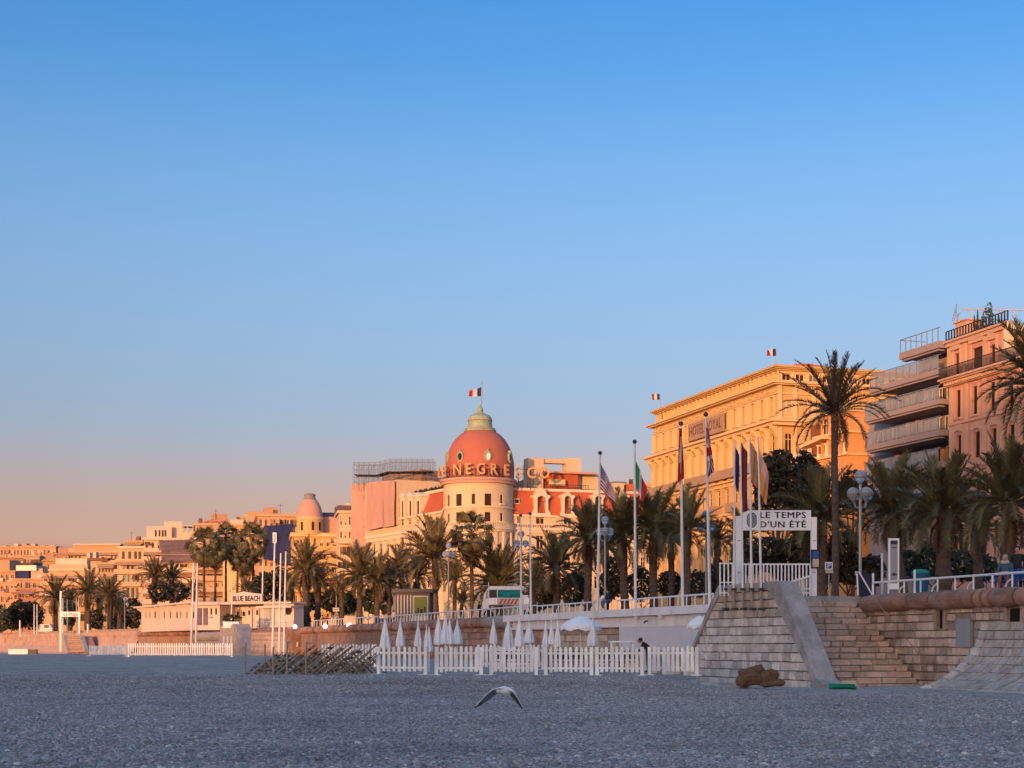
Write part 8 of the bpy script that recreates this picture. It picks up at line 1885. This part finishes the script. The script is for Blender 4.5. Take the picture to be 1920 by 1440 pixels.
# broad-leaved trees and shrubs
def tree(label, blobs, o=None, Y=None, size=.22, m='leaf_dark', name='broadleaf_tree', cat='tree', trunk_r=.16, dens=170, seed=0, group=None):
    px = sum(b_[0] for b_ in blobs) / len(blobs); Y = Y or py_of(o, px); r = random.Random(seed + 3); base = V((at(px, 1100, Y).x, Y, ZP)); t = thing(name, label, cat, base, group)
    b = MB(); tb_ = MB()
    for x, y, rx, ry in blobs:
        c = at(x, y, Y + r.uniform(-.8, .8)); kx = 1 / ppm(Y); a, d = rx * kx, ry * kx; leaf_blob(b, tuple(c), a, a, d, int(dens * a * d / (size * size) * .10), size, r)
        tb_.tube([base + V((0, 0, -.1)), base + V((0, 0, (c.z - ZP) * .35)), c], [trunk_r, trunk_r * .7, trunk_r * .2], 6)
    tb_.build('trunk', M['trunk'], t); b.build('crown', M[m], t)
tree('dark round evergreen tree left of the tall palm, above the gateway board', [(1452, 885, 34, 40), (1436, 915, 26, 36), (1478, 905, 32, 40), (1462, 865, 26, 22), (1488, 935, 30, 34), (1445, 950, 34, 30)], -22, size=.24, seed=1, dens=150)
tree('dark evergreen tree with a ragged top behind the tall palm trunk', [(1508, 868, 20, 24), (1516, 890, 26, 34), (1500, 905, 24, 30), (1530, 905, 18, 26), (1512, 930, 34, 34)], -25, size=.24, seed=2, dens=150)
tree('low dark tree between the tall palm and the globe lamp', [(1600, 905, 26, 24), (1612, 930, 30, 30), (1585, 930, 22, 26)], -24, size=.22, seed=3, dens=140)
for i, (lb, bl, o, Y, m) in enumerate((('dark bushes filling the gap behind the gate fence', [(1440, 1040, 40, 34), (1480, 1050, 44, 40), (1405, 1052, 30, 30), (1505, 1030, 26, 50)], -18, None, 'leaf_dark'), ('dark bushes behind the lamp and the parking sign', [(1578, 1040, 30, 46), (1600, 1070, 32, 30), (1545, 1060, 24, 40), (1635, 1070, 26, 30)], -16, None, 'leaf_dark'),
        ('dark green bushes between the trunks right of the information pillar', [(1700, 1060, 26, 30), (1740, 1050, 26, 34), (1800, 1060, 34, 30), (1840, 1066, 32, 26)], -24, None, 'leaf_green'), ('dark green bush behind the striped flag\'s pole', [(1075, 1105, 24, 34), (1090, 1085, 18, 26), (1140, 1100, 20, 30)], -22, None, 'leaf_green'),
        ('dark bushes behind the seated man and the railing', [(1155, 1080, 22, 40), (1200, 1095, 24, 32), (1255, 1095, 24, 26)], -24, None, 'leaf_dark'), ('dark shrubbery behind the truck and the bare poles', [(1010, 1120, 28, 26), (1035, 1110, 20, 30), (930, 1118, 30, 18)], -26, None, 'leaf_dark'),
        ('dark green bushes between trunks left of the kiosk', [(695, 1125, 16, 26), (722, 1130, 14, 22), (655, 1130, 16, 22)], None, 216, 'leaf_green'), ('dark bushes between the cupola palms and the direction board', [(620, 1125, 20, 22), (640, 1130, 16, 20), (588, 1128, 14, 18)], None, 222, 'leaf_dark'),
        ('dark round trees at the left edge of the promenade', [(40, 1150, 24, 26), (62, 1155, 20, 26), (25, 1160, 18, 22)], None, 330, 'leaf_dark'), ('dark tree cut by the left edge of the picture', [(2, 1160, 16, 26), (-14, 1155, 18, 28)], None, 320, 'leaf_green'),
        ('dark trees between the far gateway and the pavilion', [(250, 1150, 18, 30), (228, 1165, 14, 24), (130, 1150, 16, 26), (180, 1160, 16, 20)], None, 300, 'leaf_dark'), ('dark green trees behind the pavilion roof', [(330, 1112, 26, 18), (300, 1110, 22, 20), (500, 1100, 30, 26), (525, 1095, 20, 34)], None, 246, 'leaf_dark'),
        ('dark bushes seen through the railing left of the gateway', [(1310, 1095, 26, 26), (1345, 1085, 22, 36), (1380, 1080, 20, 36)], -26, None, 'leaf_dark'))):
    tree(lb, bl, o, Y, .2 if Y is None else .42, m, 'shrub', 'shrub', .08, 190, 10 + i, 'shrubs behind the promenade')

# ------------------------------------------------------------------ loose pebbles on the nearer beach (uncountable)
def pebbles():
    xs2 = [-25 + i * .55 for i in range(72)]; ys2 = [15.5 + i * .55 for i in range(84)]; b = MB()
    b.v = [V((x, y, ground_z(x, y) + .004)) for y in ys2 for x in xs2]; n = len(xs2)
    for j in range(len(ys2) - 1):
        for i in range(n - 1):
            xm, ym = xs2[i], ys2[j]
            if abs(xm) < .345 * ym + 2.5 and not (ym > 50 and xm > 9 + (54 - ym) * .1) and not (ym > 57.5 and xm > 5): b.f.append((j * n + i, j * n + i + 1, (j + 1) * n + i + 1, (j + 1) * n + i)); b.m.append(0)
    pm = bpy.data.materials.new('pebble'); pm.use_nodes = True; t = pm.node_tree; N = t.nodes; L = t.links; B = N['Principled BSDF']; B.inputs['Roughness'].default_value = .75; B.inputs['Specular IOR Level'].default_value = .3
    oi = N.new('ShaderNodeObjectInfo'); cr = N.new('ShaderNodeValToRGB'); e = cr.color_ramp.elements
    st_ = [(0, (.165, .15, .155)), (.3, (.25, .226, .236)), (.6, (.335, .303, .315)), (.86, (.425, .387, .40)), (.965, (.51, .475, .48)), (1.0, (.72, .67, .63))]
    while len(e) < len(st_): e.new(.5)
    for q, (p_, c_) in zip(e, st_): q.position = p_; q.color = (*c_, 1)
    L.new(oi.outputs['Random'], cr.inputs[0]); gp_ = N.new('ShaderNodeNewGeometry'); nn_ = N.new('ShaderNodeTexNoise'); nn_.inputs['Scale'].default_value = .28; nn_.inputs['Detail'].default_value = 5; nn_.inputs['Roughness'].default_value = .6
    mp_ = N.new('ShaderNodeMapping'); mp_.inputs['Scale'].default_value = (.6, 1.3, 1); L.new(gp_.outputs['Position'], mp_.inputs[0]); L.new(mp_.outputs[0], nn_.inputs['Vector'])
    c2 = N.new('ShaderNodeValToRGB'); e2 = c2.color_ramp.elements; e2[0].position = .32; e2[0].color = (.66, .64, .66, 1); e2[1].position = .68; e2[1].color = (1, .99, .98, 1); e3 = e2.new(.5); e3.color = (.9, .88, .86, 1); L.new(nn_.outputs[0], c2.inputs[0])
    m3 = N.new('ShaderNodeMix'); m3.data_type = 'RGBA'; m3.blend_type = 'MULTIPLY'; m3.inputs[0].default_value = 1; L.new(cr.outputs[0], m3.inputs[6]); L.new(c2.outputs[0], m3.inputs[7]); L.new(m3.outputs[2], B.inputs['Base Color'])
    o = b.build('pebbles', pm, kind='stuff')
    ng_ = bpy.data.node_groups.new('pebbles', 'GeometryNodeTree'); ng_.interface.new_socket('Geometry', in_out='INPUT', socket_type='NodeSocketGeometry'); ng_.interface.new_socket('Geometry', in_out='OUTPUT', socket_type='NodeSocketGeometry')
    n = ng_.nodes; l = ng_.links; gi = n.new('NodeGroupInput'); go = n.new('NodeGroupOutput'); jn = n.new('GeometryNodeJoinGeometry')
    def layer(density, smin, smax, seed, far_only=False):
        ds = n.new('GeometryNodeDistributePointsOnFaces'); ds.inputs['Density'].default_value = density; ds.inputs['Seed'].default_value = seed; l.new(gi.outputs[0], ds.inputs['Mesh'])
        ic = n.new('GeometryNodeMeshIcoSphere'); ic.inputs['Radius'].default_value = .5; ic.inputs['Subdivisions'].default_value = 2
        sp_ = n.new('GeometryNodeSetPosition'); nz = n.new('ShaderNodeTexNoise'); nz.inputs['Scale'].default_value = 1.7 + seed; sb_ = n.new('ShaderNodeVectorMath'); sb_.operation = 'SUBTRACT'; sb_.inputs[1].default_value = (.5, .5, .5)
        scl = n.new('ShaderNodeVectorMath'); scl.operation = 'SCALE'; scl.inputs['Scale'].default_value = .5
        l.new(nz.outputs['Color'], sb_.inputs[0]); l.new(sb_.outputs[0], scl.inputs[0]); l.new(scl.outputs[0], sp_.inputs['Offset']); l.new(ic.outputs[0], sp_.inputs['Geometry'])
        sm = n.new('GeometryNodeSetMaterial'); sm.inputs['Material'].default_value = pm; l.new(sp_.outputs[0], sm.inputs['Geometry'])
        ip = n.new('GeometryNodeInstanceOnPoints'); l.new(ds.outputs['Points'], ip.inputs['Points']); l.new(sm.outputs[0], ip.inputs['Instance'])
        rv = n.new('FunctionNodeRandomValue'); rv.data_type = 'FLOAT_VECTOR'; rv.inputs[0].default_value = (-.35, -.35, 0); rv.inputs[1].default_value = (.35, .35, 6.28); rv.inputs['Seed'].default_value = seed + 5; l.new(rv.outputs[0], ip.inputs['Rotation'])
        rs_ = n.new('FunctionNodeRandomValue'); rs_.data_type = 'FLOAT_VECTOR'; rs_.inputs[0].default_value = (smin, smin * .7, smin * .42); rs_.inputs[1].default_value = (smax, smax * .8, smax * .55); rs_.inputs['Seed'].default_value = seed + 9; l.new(rs_.outputs[0], ip.inputs['Scale'])
        l.new(ip.outputs[0], jn.inputs[0])
    layer(190, .028, .070, 1); layer(26, .055, .105, 2); layer(1.6, .10, .16, 3)
    l.new(jn.outputs[0], go.inputs[0]); md = o.modifiers.new('pebbles', 'NODES'); md.node_group = ng_
pebbles()
